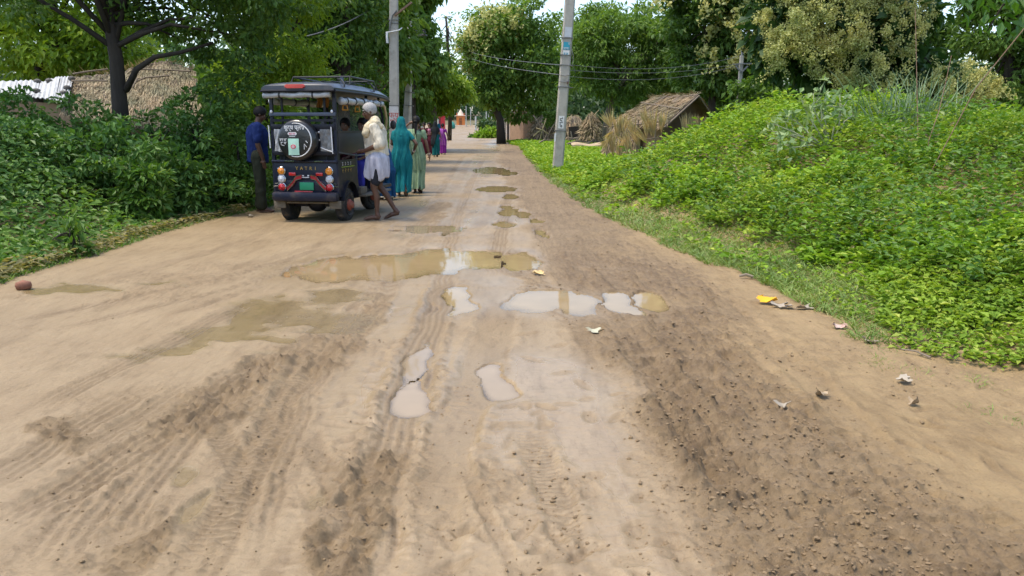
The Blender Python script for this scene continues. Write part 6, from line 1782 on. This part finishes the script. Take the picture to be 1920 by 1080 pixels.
def limb(m, pts, rs, n=10):
    P = [Vector(p) for p in pts]
    m.tube(P, rs, n)
    for p, r in zip(P, rs): m.ell(p, (r, r, r), 10, 6)


def hand(m, wrist, direc, palm_n, H, curl=.35, side=1):
    """palm, four unequal bent fingers, thumb from the palm's side"""
    w = Vector(wrist); d = Vector(direc).normalized(); n = Vector(palm_n); n = (n - d * n.dot(d)).normalized(); s = d.cross(n) * side
    L = .105 * H
    pc = w + d * (.26 * L)
    m.tube([w, pc, w + d * (.52 * L)], [.016 * H, .021 * H, .020 * H], 10, sq=.5)
    m.ell(pc, (.02 * H, .02 * H, .016 * H))
    for k, (off, ln) in enumerate(((-.016, .40), (-.0055, .47), (.0055, .44), (.016, .34))):
        b = w + d * (.50 * L) + s * (off * H)
        p1 = b + (d + n * curl * .5).normalized() * (ln * L * .45)
        p2 = p1 + (d + n * curl * 1.5).normalized() * (ln * L * .32)
        p3 = p2 + (d + n * curl * 2.6).normalized() * (ln * L * .25)
        m.tube([b - d * .01 * H, b, p1, p2, p3], [.0058 * H, .0058 * H, .0054 * H, .0050 * H, .0036 * H], 7)
    b = w + d * (.12 * L) - s * (.017 * H)
    m.tube([b, b + (d * .7 - s * .7 + n * .3).normalized() * (.26 * L), b + (d * .95 - s * .4 + n * .6).normalized() * (.50 * L)], [.0075 * H, .0065 * H, .0045 * H], 7)


def foot(m, ankle, ydir, H, pitch=0.0):
    a = Vector(ankle); y = Vector(ydir).normalized(); z = Vector((0, 0, 1)); x = y.cross(z)
    c, s = math.cos(pitch), math.sin(pitch); f = y * c - z * s; u = z * c + y * s
    heel = a - f * (.022 * H) - u * (.030 * H)
    mid = a + f * (.045 * H) - u * (.022 * H)
    ball = a + f * (.088 * H) - u * (.033 * H)
    m.tube([a + u * .015 * H, heel * .35 + a * .65, heel], [.021 * H, .022 * H, .017 * H], 9)
    m.tube([heel, mid, ball, ball + f * .022 * H], [.017 * H, .021 * H, .016 * H, .011 * H], 10)
    for k, off in enumerate((-.017, -.008, 0, .008, .016)):
        m.tube([ball + x * off * H, ball + f * ((.034 - .0035 * k) * H) + x * off * 1.1 * H - u * .002 * H], [.0075 * H, .0052 * H], 6)


def head(m, c, yaw, nod, H, tilt=0.0):
    """skull, jaw, nose, ears, brows, lips"""
    M = Matrix.Translation(Vector(c)) @ Matrix.Rotation(yaw, 4, 'Z') @ Matrix.Rotation(nod, 4, 'X') @ Matrix.Rotation(tilt, 4, 'Y') @ Matrix.Scale(H, 4)
    m.ell((0, -.006, .012), (.045, .056, .054), 16, 11, M)
    m.ell((0, .012, -.026), (.034, .038, .038), 14, 9, M)
    m.ell((0, .034, -.050), (.015, .014, .012), 10, 6, M)
    m.tube([(0, .048, .004), (0, .058, -.012), (0, .062, -.020), (0, .050, -.026)], [.004, .0055, .0085, .006], 7, M=M)
    for s in (-1, 1):
        m.ell((s * .046, -.004, -.008), (.006, .011, .017), 8, 6, M)
        m.tube([(s * .006, .049, .010), (s * .020, .047, .012), (s * .033, .036, .006)], [.004, .0045, .003], 6, M=M)
        m.ell((s * .026, .032, -.020), (.014, .014, .012), 8, 6, M)
    m.tube([(-.013, .045, -.036), (0, .050, -.035), (.013, .045, -.036)], [.003, .0055, .003], 6, M=M)
    return M


eye_white = surf('eye_white', (.55, .52, .48), rough=.2)
eye_dark = surf('eye_iris', (.015, .010, .008), rough=.15)
brow_m = surf('brow_hair', (.02, .017, .015), rough=.9)
lip_m = surf('lip', (.16, .07, .055), rough=.5)


def face(root, M, s=1.0, grey=False):
    for k in (-1, 1):
        m = MB(); m.ell((k * .019, .0405, -.001), (.0085, .006, .0045), 10, 6, M); e = m.build('eye', eye_white, root, True)
        m = MB(); m.ell((k * .019, .0455, -.001), (.004, .0025, .004), 8, 5, M); m.build('iris', eye_dark, e, True)
        m = MB(); m.tube([(k * .008, .0515, .0125), (k * .020, .0505, .016), (k * .034, .0395, .010)], [.002, .003, .0015], 5, M=M); m.build('eyebrow', brow_m if not grey else hair_grey, root)
    m = MB(); m.tube([(-.013, .0475, -.0365), (0, .0535, -.0355), (.013, .0475, -.0365)], [.0015, .003, .0015], 6, M=M); m.build('lips', lip_m, root, True)


hair_black = surf('black_hair', (.008, .007, .006), (.013, .010, .009), rough=.6, spec=.2, scale=60, bump=.002, bscale=120)
hair_grey = surf('white_hair', (.40, .39, .37), (.22, .215, .21), rough=.7, scale=70, bump=.003, bscale=120)


def hair(root, M, mat, puff=1.0, low=-.02):
    m = MB(); rows = []
    for j in range(11):
        ph = PI * j / 10 * .74
        row = []
        for k in range(20):
            th = 2 * PI * k / 20
            fr = max(0, math.sin(th))                       # towards the face
            p = ph * (1 - .50 * fr ** 1.2)
            rr = 1.0 + .03 * math.sin(k * 2.7 + j)
            row.append(M @ Vector((.0495 * puff * rr * math.sin(p) * math.cos(th), -.006 + .0605 * puff * rr * math.sin(p) * math.sin(th), .014 + .0585 * puff * rr * math.cos(p))))
        rows.append(row)
    m.loft(rows, cap=True); return m.build('hair', mat, root, True)


def cloth(name, c1, c2, wr=0, **kw): return surf(name, tuple(q * 1.15 for q in c1), tuple(q * .72 for q in c2), rough=.9, scale=kw.get('scale', 11), bump=.012, bscale=13, stretch=(1.6, 1.6, .45), spec=.15, dirt=kw.get('dirt'), dirt_amt=.3)


def folds(name, mat, parent, rings, nf=12, amp=.10, seed=0, n=64, power=1.0, hem=0.0):
    """hanging cloth: rings of (z, cx, cy, rx, ry, fold strength)"""
    rg = np.random.default_rng(seed); ph = rg.uniform(0, 2 * PI, 4); m = MB(); R = []
    Z = [r[0] for r in rings]; fine = []
    K = 26
    for i in range(K):
        t = i / (K - 1) * (len(rings) - 1); a = int(min(t, len(rings) - 2)); f = t - a; f2 = f
        fine.append([rings[a][q] * (1 - f2) + rings[a + 1][q] * f2 for q in range(6)])
    for i, (z_, cx, cy, rx, ry, fs) in enumerate(fine):
        row = []
        for k in range(n):
            th = 2 * PI * k / n
            w = math.sin(nf * th + ph[0] + .8 * math.sin(2 * th + ph[1]) + z_ * 2.2) * .6 + math.sin((nf * 1.7) * th + ph[2] + z_ * 3) * .35 + math.sin(3 * th + ph[3] + z_ * 1.3) * .35
            q = 1 + amp * fs * w
            zz = z_ + (hem * .5 * (math.sin(5 * th + ph[1]) + math.sin(2 * th + ph[2])) if i == K - 1 else 0)
            row.append(Vector((cx + rx * q * math.cos(th), cy + ry * q * math.sin(th), zz)))
        R.append(row)
    m.loft(R, cap=True)
    return m.build(name, mat, parent, True)


def person(label, loc, rz, group=None):
    r = empty('person', loc, rz); tag(r, label, 'person', group); return r


skin_d = surf('brown_skin', (.115, .058, .036), (.085, .042, .026), rough=.5, scale=14, spec=.35)
skin_m = surf('light_brown_skin', (.19, .10, .062), (.15, .078, .048), rough=.5, scale=14, spec=.35)


# ---------------------------------------------------------------- old man in white
def ground_at(x_, y_): return road_z(x_, y_)


p0 = gp(712, 414); O = person('white haired old man in a cream shirt and white lungi beside the rickshaw', (p0.x, p0.y, ground_at(p0.x, p0.y) + .002), math.radians(93))
H = 1.60
m = MB(); B = lambda x_, y_, z_: Vector((x_, y_, z_)) * H
hipL, hipR = B(-.052, -.01, .50), B(.052, -.01, .50)
kneL, kneR = B(-.050, .030, .275), B(.045, -.005, .285)
ankL, ankR = B(-.045, .015, .050), B(.050, -.135, .075)
limb(m, [hipL, kneL + Vector((0, .005, .05)), kneL], [.044 * H, .034 * H, .030 * H]); limb(m, [kneL, kneL.lerp(ankL, .35) + Vector((0, -.02, 0)), ankL], [.029 * H, .027 * H, .017 * H])
limb(m, [hipR, kneR + Vector((0, .01, .05)), kneR], [.052 * H, .036 * H, .030 * H]); limb(m, [kneR, kneR.lerp(ankR, .35) + Vector((0, -.02, 0)), ankR], [.029 * H, .027 * H, .017 * H])
foot(m, ankL, (-.05, 1, 0), H, .0); foot(m, ankR, (.12, 1, 0), H, .30)
m.ell(B(0, 0, .52), (.085 * H, .065 * H, .06 * H)); m.tube([B(0, 0, .52), B(0, .01, .64), B(0, .02, .76), B(0, .02, .80)], [.07 * H, .068 * H, .08 * H, .05 * H], 14, sq=.8)
shL, shR = B(-.098, .005, .795), B(.098, .015, .795)
elL, elR = B(-.128, -.050, .655), B(.120, .01, .640)
wrL, wrR = B(-.045, .120, .590), B(.030, .122, .592)
for a_, b_, c_ in ((shL, elL, wrL), (shR, elR, wrR)): limb(m, [a_, b_], [.030 * H, .024 * H]); limb(m, [b_, b_.lerp(c_, .4), c_], [.024 * H, .023 * H, .015 * H])
hand(m, wrL, (.75, .55, .02), (.3, -.4, -1), H, .6, 1); hand(m, wrR, (-.75, .60, .08), (-.3, -.5, -1), H, .6, -1)
limb(m, [B(0, .022, .80), B(0, .045, .875)], [.034 * H, .030 * H])
HM = head(m, B(0, .058, .925), .25, -.18, H)
fuse(m, 'body', skin_d, O, .0095, 3)
face(O, HM, grey=True); hair(O, HM, hair_grey, 1.04)
cream_sh = cloth('cream_shirt', (.66, .60, .48), (.58, .52, .41)); white_lg = cloth('white_lungi', (.50, .50, .57), (.40, .40, .48)); scarf_m = cloth('cream_scarf', (.64, .55, .38), (.55, .47, .32))
m = MB(); m.tube([B(0, .0, .545), B(0, .005, .58), B(0, .01, .66), B(0, .018, .745), B(0, .018, .80), B(0, .028, .835)], [.098 * H, .098 * H, .094 * H, .100 * H, .078 * H, .042 * H], 18, sq=.82)
for a_, b_, c_ in ((shL, elL, wrL), (shR, elR, wrR)):
    limb(m, [a_ + Vector((0, 0, -.01)), a_.lerp(b_, .5), b_], [.046 * H, .044 * H, .040 * H]); limb(m, [b_, b_.lerp(c_, .22)], [.038 * H, .034 * H])
fuse(m, 'shirt', cream_sh, O, .011, 4, .010, (11, 11, 7), 3)
m = MB(); m.tube([B(.05, .055, .80), B(.0, .03, .845), B(-.05, .005, .845), B(-.085, .00, .825), B(-.085, -.045, .78)], [.022 * H, .030 * H, .040 * H, .042 * H, .028 * H], 12)
m.tube([B(-.02, .035, .835), B(-.045, .065, .79), B(-.062, .085, .735), B(-.055, .085, .71)], [.025 * H, .034 * H, .034 * H, .018 * H], 12); m.ell(B(-.08, .0, .825), (.04 * H, .045 * H, .034 * H))
fuse(m, 'scarf', scarf_m, O, .010, 2, .012, (26, 22, 14), 5)
folds('lungi', white_lg, O, [(.585 * H, 0, .0, .086 * H, .078 * H, .2), (.54 * H, 0, -.003, .108 * H, .098 * H, .4), (.45 * H, 0, .004, .106 * H, .106 * H, .8), (.41 * H, 0, .008, .098 * H, .106 * H, 1.2), (.362 * H, 0, .010, .086 * H, .098 * H, 1.5)], 8, .11, 7, hem=.05)
m = MB(); limb(m, [hipL, hipL.lerp(kneL, .74)], [.044 * H, .043 * H]); limb(m, [hipR, hipR.lerp(kneR, .70)], [.044 * H, .043 * H])
fuse(m, 'shorts', cloth('dark_shorts', (.02, .022, .028), (.035, .035, .04)), O, .014, 3, .005)

# ---------------------------------------------------------------- man in the blue shirt
p1 = gp(490, 397); N_ = person('man in a dark blue T-shirt and olive trousers standing at the left of the rickshaw', (p1.x, p1.y, ground_at(p1.x, p1.y) + .002), math.radians(-72))
H = 1.60; m = MB()
hipL, hipR = B(-.05, 0, .50), B(.05, 0, .50); kneL, kneR = B(-.052, .012, .28), B(.056, .010, .28); ankL, ankR = B(-.052, -.012, .048), B(.062, .01, .048)
for a_, b_, c_ in ((hipL, kneL, ankL), (hipR, kneR, ankR)): limb(m, [a_, b_], [.052 * H, .033 * H]); limb(m, [b_, b_.lerp(c_, .35) + Vector((0, -.015, 0)), c_], [.03 * H, .03 * H, .018 * H])
foot(m, ankL, (-.15, 1, 0), H); foot(m, ankR, (.15, 1, 0), H)
m.tube([B(0, 0, .5), B(0, .0, .62), B(0, .01, .74), B(0, .012, .81)], [.072 * H, .068 * H, .085 * H, .05 * H], 14, sq=.75)
shL, shR = B(-.105, .0, .805), B(.105, .01, .805); elL, elR = B(-.165, -.075, .665), B(.128, .005, .645); wrL, wrR = B(-.11, .03, .60), B(.120, .045, .505)
for a_, b_, c_ in ((shL, elL, wrL), (shR, elR, wrR)): limb(m, [a_, b_], [.032 * H, .025 * H]); limb(m, [b_, b_.lerp(c_, .4), c_], [.025 * H, .024 * H, .016 * H])
hand(m, wrR, (0, .15, -1), (-1, .2, 0), H, .35, 1); hand(m, wrL, (.6, .7, -.2), (0, -.2, -1), H, .4, 1)
limb(m, [B(0, .015, .81), B(0, .03, .88)], [.034 * H, .031 * H]); HM = head(m, B(0, .045, .925), .05, -.42, H)
fuse(m, 'body', skin_d, N_, .010, 3); face(N_, HM); hair(N_, HM, hair_black, 1.03)
m = MB(); m.tube([B(0, -.003, .475), B(0, 0, .52), B(0, .0, .62), B(0, .008, .74), B(0, .010, .80), B(0, .018, .835)], [.095 * H, .096 * H, .090 * H, .100 * H, .082 * H, .044 * H], 18, sq=.78)
for a_, b_ in ((shL, elL), (shR, elR)): limb(m, [a_, a_.lerp(b_, .35), a_.lerp(b_, .72)], [.044 * H, .044 * H, .042 * H])
fuse(m, 'shirt', cloth('blue_shirt', (.014, .028, .115), (.020, .038, .14)), N_, .012, 4, .012, (11, 11, 7), 8)
m = MB()
for a_, b_, c_ in ((hipL, kneL, ankL), (hipR, kneR, ankR)): limb(m, [a_ + Vector((0, 0, .05)), a_, b_], [.066 * H, .062 * H, .048 * H]); limb(m, [b_, c_ + Vector((0, 0, .02))], [.047 * H, .043 * H])
m.ell(B(0, 0, .50), (.10 * H, .08 * H, .06 * H))
fuse(m, 'trousers', cloth('olive_trousers', (.030, .034, .022), (.042, .046, .03)), N_, .013, 4, .009, (8, 8, 7), 9)
for a_, d_ in ((ankL, -.15), (ankR, .15)):
    m = MB(); m.ell(Vector((a_.x + d_ * .06, a_.y + .055, .010)), (.045, .125, .013), 14, 6); m.build('sandal', surf('brown_sandal', (.17, .10, .06), (.12, .07, .045), rough=.7), N_, True)


# ---------------------------------------------------------------- women in saris
def sari_woman(label, loc, rz, H, col, hood=None, hairbun=False, arms=('down', 'down'), skin=None, vox=.014, stride=.10, blouse=None, border=None, group=None, seed=0, facing_nod=0.0, feet_mat=None, lower=None, braid=False, detail=True, lean=0.0, width=1.0, pallu=None):
    skin = skin or skin_d
    r = person(label, loc, rz, group); B = lambda x_, y_, z_: Vector((x_, y_ + lean * max(0, z_ - .5), z_)) * H
    m = MB()
    ankL, ankR = B(-.05, stride, .05), B(.05, -stride, .065 + .35 * stride)
    limb(m, [B(-.05, 0, .5), B(-.05, stride * .7, .28), ankL], [.05 * H, .032 * H, .019 * H]); limb(m, [B(.05, 0, .5), B(.05, -stride * .3, .28), ankR], [.05 * H, .032 * H, .019 * H])
    foot(m, ankL, (-.1, 1, 0), H, 0); foot(m, ankR, (.1, 1, 0), H, .3 + 3.5 * stride)
    m.tube([B(0, 0, .5), B(0, 0, .62), B(0, .005, .74), B(0, .005, .80)], [.08 * H, .066 * H, .076 * H, .045 * H], 12, sq=.75)
    for s_, mode in ((-1, arms[0]), (1, arms[1])):
        sh = B(s_ * .092, .0, .795)
        if mode == 'down': el, wr_, d_ = B(s_ * .135, -.015, .645), B(s_ * .165, .0, .50), (s_ * .1, .1, -1)
        elif mode == 'hip': el, wr_, d_ = B(s_ * .195, -.055, .660), B(s_ * .150, .03, .560), (-s_ * .3, .7, -.5)
        elif mode == 'up': el, wr_, d_ = B(s_ * .20, .04, .80), B(s_ * .10, .05, .90), (-s_ * .7, 0, .3)
        else: el, wr_, d_ = B(s_ * .12, .0, .66), B(s_ * .05, .12, .62), (-s_ * .6, .6, 0)
        limb(m, [sh, el], [.027 * H, .022 * H]); limb(m, [el, el.lerp(wr_, .4), wr_], [.022 * H, .021 * H, .0135 * H])
        if detail: hand(m, wr_, d_, (-s_, .2, 0), H, .35, s_)
        else: m.ell(wr_ + Vector(d_).normalized() * .05 * H, (.017 * H, .02 * H, .035 * H))
        if detail and mode in ('down', 'hip'):
            mm_ = MB(); ax = (wr_ - el).normalized(); mm_.tube([wr_ - ax * .030, wr_ - ax * .004], [.0215 * H, .0205 * H], 12); mm_.build('bangles', surf('pale_bangles', (.60, .52, .42), (.5, .3, .2), rough=.3, scale=60), r)
    limb(m, [B(0, .008, .80), B(0, .015, .87)], [.030 * H, .028 * H])
    HM = head(m, B(0, .022, .925), 0, facing_nod, H)
    fuse(m, 'body', skin, r, vox, 3)
    if detail: face(r, HM)
    if hood is None or detail: hair(r, HM, hair_black, 1.05)
    if hairbun: m = MB(); m.ell(HM @ Vector((0, -.066, -.004)), (.026 * H, .02 * H, .026 * H)); m.build('hair_bun', hair_black, r, True)
    if braid:
        m = MB(); pts = [HM @ Vector((0, -.055, -.01)), HM @ Vector((0, -.066, -.05)), B(.004, -.07, .80), B(.006, -.085, .72), B(.004, -.085, .64)]; m.tube(pts, [.026 * H, .02 * H, .014 * H, .012 * H, .007 * H], 9); m.build('braid', hair_black, r, True)
    W = width
    lc = lambda z_: lean * max(0, z_ - .5) * H
    folds('skirt', lower or col, r, [(.66 * H, 0, lc(.66), .075 * H * W, .062 * H, .1), (.56 * H, 0, lc(.56), .100 * H * W, .085 * H, .4), (.46 * H, 0, 0, .120 * H * W, .105 * H, .7), (.28 * H, .008 * H, stride * .15 * H, .096 * H * W, (.095 + stride * .35) * H, 1.1), (.12 * H, .004 * H, 0, .088 * H * W, (.095 + stride * .75) * H, 1.5), (.055 * H, .0, -.01, .094 * H * W, (.10 + stride * .9) * H, 1.7)], 9, .16, seed, hem=.03)
    m = MB(); m.tube([B(0, 0, .62), B(0, .0, .70), B(0, .005, .765), B(0, .005, .81)], [.074 * H, .080 * H, .090 * H, .05 * H], 14, sq=.75)
    for s_, mode in ((-1, arms[0]), (1, arms[1])):
        sh = B(s_ * .092, .0, .795); el = {'down': B(s_ * .135, -.015, .645), 'hip': B(s_ * .195, -.055, .660), 'up': B(s_ * .20, .04, .80)}.get(mode, B(s_ * .12, 0, .66))
        limb(m, [sh, sh.lerp(el, .55)], [.033 * H, .030 * H])
    fuse(m, 'blouse', blouse or col, r, vox * 1.1, 3, .004, (9, 9, 6), seed)
    if hood:
        folds('head_cloth', hood, r, [(1.0 * H, 0, lc(1), .022 * H, .028 * H, 0), (.978 * H, 0, .008 * H + lc(.98), .048 * H, .056 * H, .1), (.92 * H, 0, .002 * H + lc(.92), .058 * H, .060 * H, .3), (.85 * H, 0, -.012 * H + lc(.85), .068 * H, .050 * H, .6), (.80 * H, 0, -.008 * H + lc(.80), .100 * H * W, .070 * H, .5), (.72 * H, 0, -.008 * H + lc(.72), .104 * H * W, .084 * H, .9), (.63 * H, -.006 * H, -.006 * H + lc(.63), .084 * H * W, .080 * H, 1.2), (.54 * H, -.02 * H, -.006 * H + lc(.54), .100 * H * W, .104 * H, 1.3), (.44 * H, -.045 * H, -.01 * H, .082 * H * W, .118 * H, 1.5), (.33 * H, -.062 * H, -.02 * H, .062 * H * W, .115 * H, 1.6)], 7, .12, seed + 3, hem=.12)
    else:
        m = MB(); rows = []
        for t in np.linspace(0, 1, 14):
            z_ = .83 - .53 * t if t > .12 else .83
            row = []
            for q in np.linspace(0, 1, 9):
                xx = (-.105 + .030 * t) + (.10 + .07 * t) * q
                back = -.072 - .030 * sstep(0, .3, t) - .012 * math.sin(q * 14 + 2 * t)
                back = back * float(sstep(-.05, .14, t)) + .02 * (1 - float(sstep(0, .14, t)))
                row.append(B(xx * W, back, z_))
            rows.append(row)
        m.sheet(rows); m.build('pallu', pallu or col, r, True)
    if border:
        m = MB(); m.tube([Vector((.116 * H * W * math.cos(a), -.012 + (.110 + stride * .65) * H * math.sin(a), .052 * H)) for a in np.linspace(0, 2 * PI, 30)], .012, 6); m.build('hem_border', border, r, True)
    for a_, pt in ((ankL, 0), (ankR, .3 + 3.5 * stride)):
        if feet_mat:
            f = Vector((0, math.cos(pt), -math.sin(pt))); u = Vector((0, math.sin(pt), math.cos(pt)))
            m = MB(); Mf = Matrix.Translation(a_ + f * .035 * H - u * .050 * H) @ Matrix.Rotation(-pt, 4, 'X'); m.ell((0, 0, 0), (.030 * H, .082 * H, .009 * H), 14, 6, Mf); m.build('sandal', feet_mat, r, True)
    return r


def feet_at(u, v): p = gp(u, v); return (p.x, p.y, ground_at(p.x, p.y) + .001)


teal = cloth('teal_sari', (.012, .175, .185), (.010, .14, .155)); sage = cloth('sage_sari', (.235, .33, .20), (.19, .275, .165)); deepblue = cloth('deep_blue_sari', (.012, .065, .15), (.010, .05, .12))
black_s = cloth('black_sari', (.018, .022, .025), (.03, .034, .036)); purple = cloth('purple_sari', (.22, .025, .24), (.17, .02, .20)); dteal = cloth('dark_teal_skirt', (.01, .12, .12), (.01, .095, .10))
pink_c = cloth('pink_cloth', (.50, .20, .26), (.42, .16, .21)); maroon = cloth('maroon_cloth', (.10, .018, .03), (.075, .014, .024)); cream_b = cloth('cream_border', (.55, .48, .36), (.45, .40, .3)); brown_c = cloth('brown_cloth', (.085, .045, .028), (.06, .035, .022))
sole = surf('sandal_sole', (.30, .20, .15), (.22, .15, .11), rough=.8); dsole = surf('dark_sandal', (.05, .03, .025), rough=.7); red_c = cloth('red_cloth', (.36, .03, .04), (.28, .024, .032))
blu_v = cloth('blue_violet_cloth', (.045, .045, .30), (.035, .035, .24))

sari_woman('woman in a bright teal sari drawn over her head, hand at hip', feet_at(755, 367), math.radians(4), 1.47, teal, hood=teal, arms=('front', 'hip'), stride=.11, seed=2, feet_mat=sole, vox=.015, width=1.12, lean=.08)
sari_woman('woman in a pale green sari with a long black braid, seen from behind', feet_at(783, 361), math.radians(-3), 1.50, sage, arms=('up', 'down'), stride=.09, seed=3, feet_mat=dsole, braid=True, hairbun=True, vox=.015, skin=skin_m, width=1.0, blouse=sage)
b_ = sari_woman('stooping woman in a deep blue sari with a cream hem, hidden behind the old man', feet_at(726, 374), math.radians(38), 1.12, deepblue, hood=deepblue, arms=('front', 'front'), stride=.06, seed=4, border=cream_b, feet_mat=dsole, vox=.014, lean=.5, width=1.35)

# the queue farther up the road
QG = 'people walking up the road'
sari_woman('woman in a black sari over a teal skirt walking away', feet_at(817, 294), math.radians(0), 1.50, black_s, hood=black_s, arms=('front', 'down'), stride=.07, seed=5, lower=dteal, vox=.02, detail=False, group=QG, feet_mat=dsole, skin=skin_m)
sari_woman('woman in a purple sari with grey pinned hair walking away', feet_at(831, 290), math.radians(3), 1.42, purple, arms=('front', 'down'), stride=.05, seed=6, vox=.02, detail=False, group=QG, hairbun=True, pallu=cloth('lilac_pallu', (.36, .10, .38), (.28, .08, .31)), skin=skin_m)
sari_woman('person in a pink top beside the woman in black', feet_at(806, 291), math.radians(160), 1.46, maroon, arms=('front', 'front'), stride=.03, seed=7, blouse=pink_c, vox=.022, detail=False, group=QG, pallu=pink_c, skin=skin_m)
sari_woman('person in maroon glancing back between the pale green sari and the pink top', feet_at(797, 291), math.radians(150), 1.46, maroon, arms=('front', 'front'), stride=.03, seed=8, vox=.022, detail=False, group=QG)
sari_woman('person in dark cloth at the far left of the queue', feet_at(788, 288), math.radians(170), 1.44, black_s, arms=('front', 'front'), stride=.03, seed=9, vox=.022, detail=False, group=QG)
sari_woman('woman in a blue green shawl between the black and the purple sari', feet_at(824, 286), math.radians(5), 1.42, dteal, hood=cloth('blue_green_shawl', (.015, .11, .16), (.012, .09, .13)), arms=('front', 'front'), stride=.04, seed=10, vox=.022, detail=False, group=QG)
fw = at(900, 236, 112); sari_woman('small far figure in brown cloth walking near the bend', (fw.x, fw.y, road_z(fw.x, fw.y)), math.radians(20), 1.5, brown_c, arms=('front', 'down'), stride=.08, seed=11, vox=.035, detail=False)


# ---------------------------------------------------------------- passengers sitting in the rickshaw
def passenger(label, lx, ly, rz, top, shawl, seed, covered=None):
    r = person(label, RM @ Vector((lx, ly, .655)), -PSI + rz); H = 1.5; B = lambda x_, y_, z_: Vector((x_, y_, z_)) * H
    m = MB(); m.tube([B(0, -.02, .04), B(0, -.02, .15), B(0, .0, .28), B(0, .0, .325)], [.085 * H, .07 * H, .078 * H, .045 * H], 12, sq=.78)
    for s_ in (-1, 1):
        limb(m, [B(s_ * .05, -.01, .05), B(s_ * .055, .21, .055)], [.052 * H, .036 * H]); limb(m, [B(s_ * .055, .21, .055), B(s_ * .055, .21, -.155)], [.034 * H, .022 * H]); foot(m, B(s_ * .055, .21, -.13), (0, 1, 0), H)
        limb(m, [B(s_ * .095, 0, .31), B(s_ * .12, .04, .17)], [.03 * H, .024 * H]); limb(m, [B(s_ * .12, .04, .17), B(s_ * .04, .15, .12)], [.023 * H, .016 * H]); m.ell(B(s_ * .03, .17, .115), (.022 * H, .03 * H, .018 * H))
    limb(m, [B(0, .005, .32), B(0, .012, .39)], [.03 * H, .028 * H]); HM = head(m, B(0, .02, .445), 0, -.08, H)
    fuse(m, 'body', skin_m, r, .014, 3); face(r, HM); hair(r, HM, hair_black, 1.07)
    m = MB(); m.tube([B(0, -.02, .02), B(0, -.02, .15), B(0, .0, .285), B(0, .0, .335)], [.10 * H, .088 * H, .095 * H, .055 * H], 14, sq=.82)
    for s_ in (-1, 1): limb(m, [B(s_ * .05, 0, .05), B(s_ * .057, .22, .055)], [.066 * H, .05 * H]); limb(m, [B(s_ * .057, .22, .055), B(s_ * .057, .215, -.12)], [.05 * H, .05 * H]); limb(m, [B(s_ * .095, 0, .31), B(s_ * .12, .04, .17)], [.036 * H, .034 * H])
    fuse(m, 'dress', top, r, .016, 4, .006, (9, 9, 6), seed)
    m = MB(); m.tube([B(.06, .09, .15), B(.06, .075, .26), B(.045, .035, .34), B(0, -.05, .345), B(-.05, .035, .34), B(-.065, .07, .26)], [.018 * H, .026 * H, .026 * H, .03 * H, .026 * H, .02 * H], 9); fuse(m, 'shawl', shawl, r, .016, 2, .006, (20, 20, 9), seed)
    m = MB(); m.ell(HM @ Vector((0, .0475, .022)), (.006, .006, .006), 8, 5); m.build('forehead_mark', red_c, r, True)
    return r


passenger('passenger in maroon and red sitting on the middle seat facing backwards', .02, 1.50, PI, maroon, red_c, 21)
passenger('passenger in bright blue sitting nearer the open right side', .30, 1.50, PI - .15, blu_v, pink_c, 22)
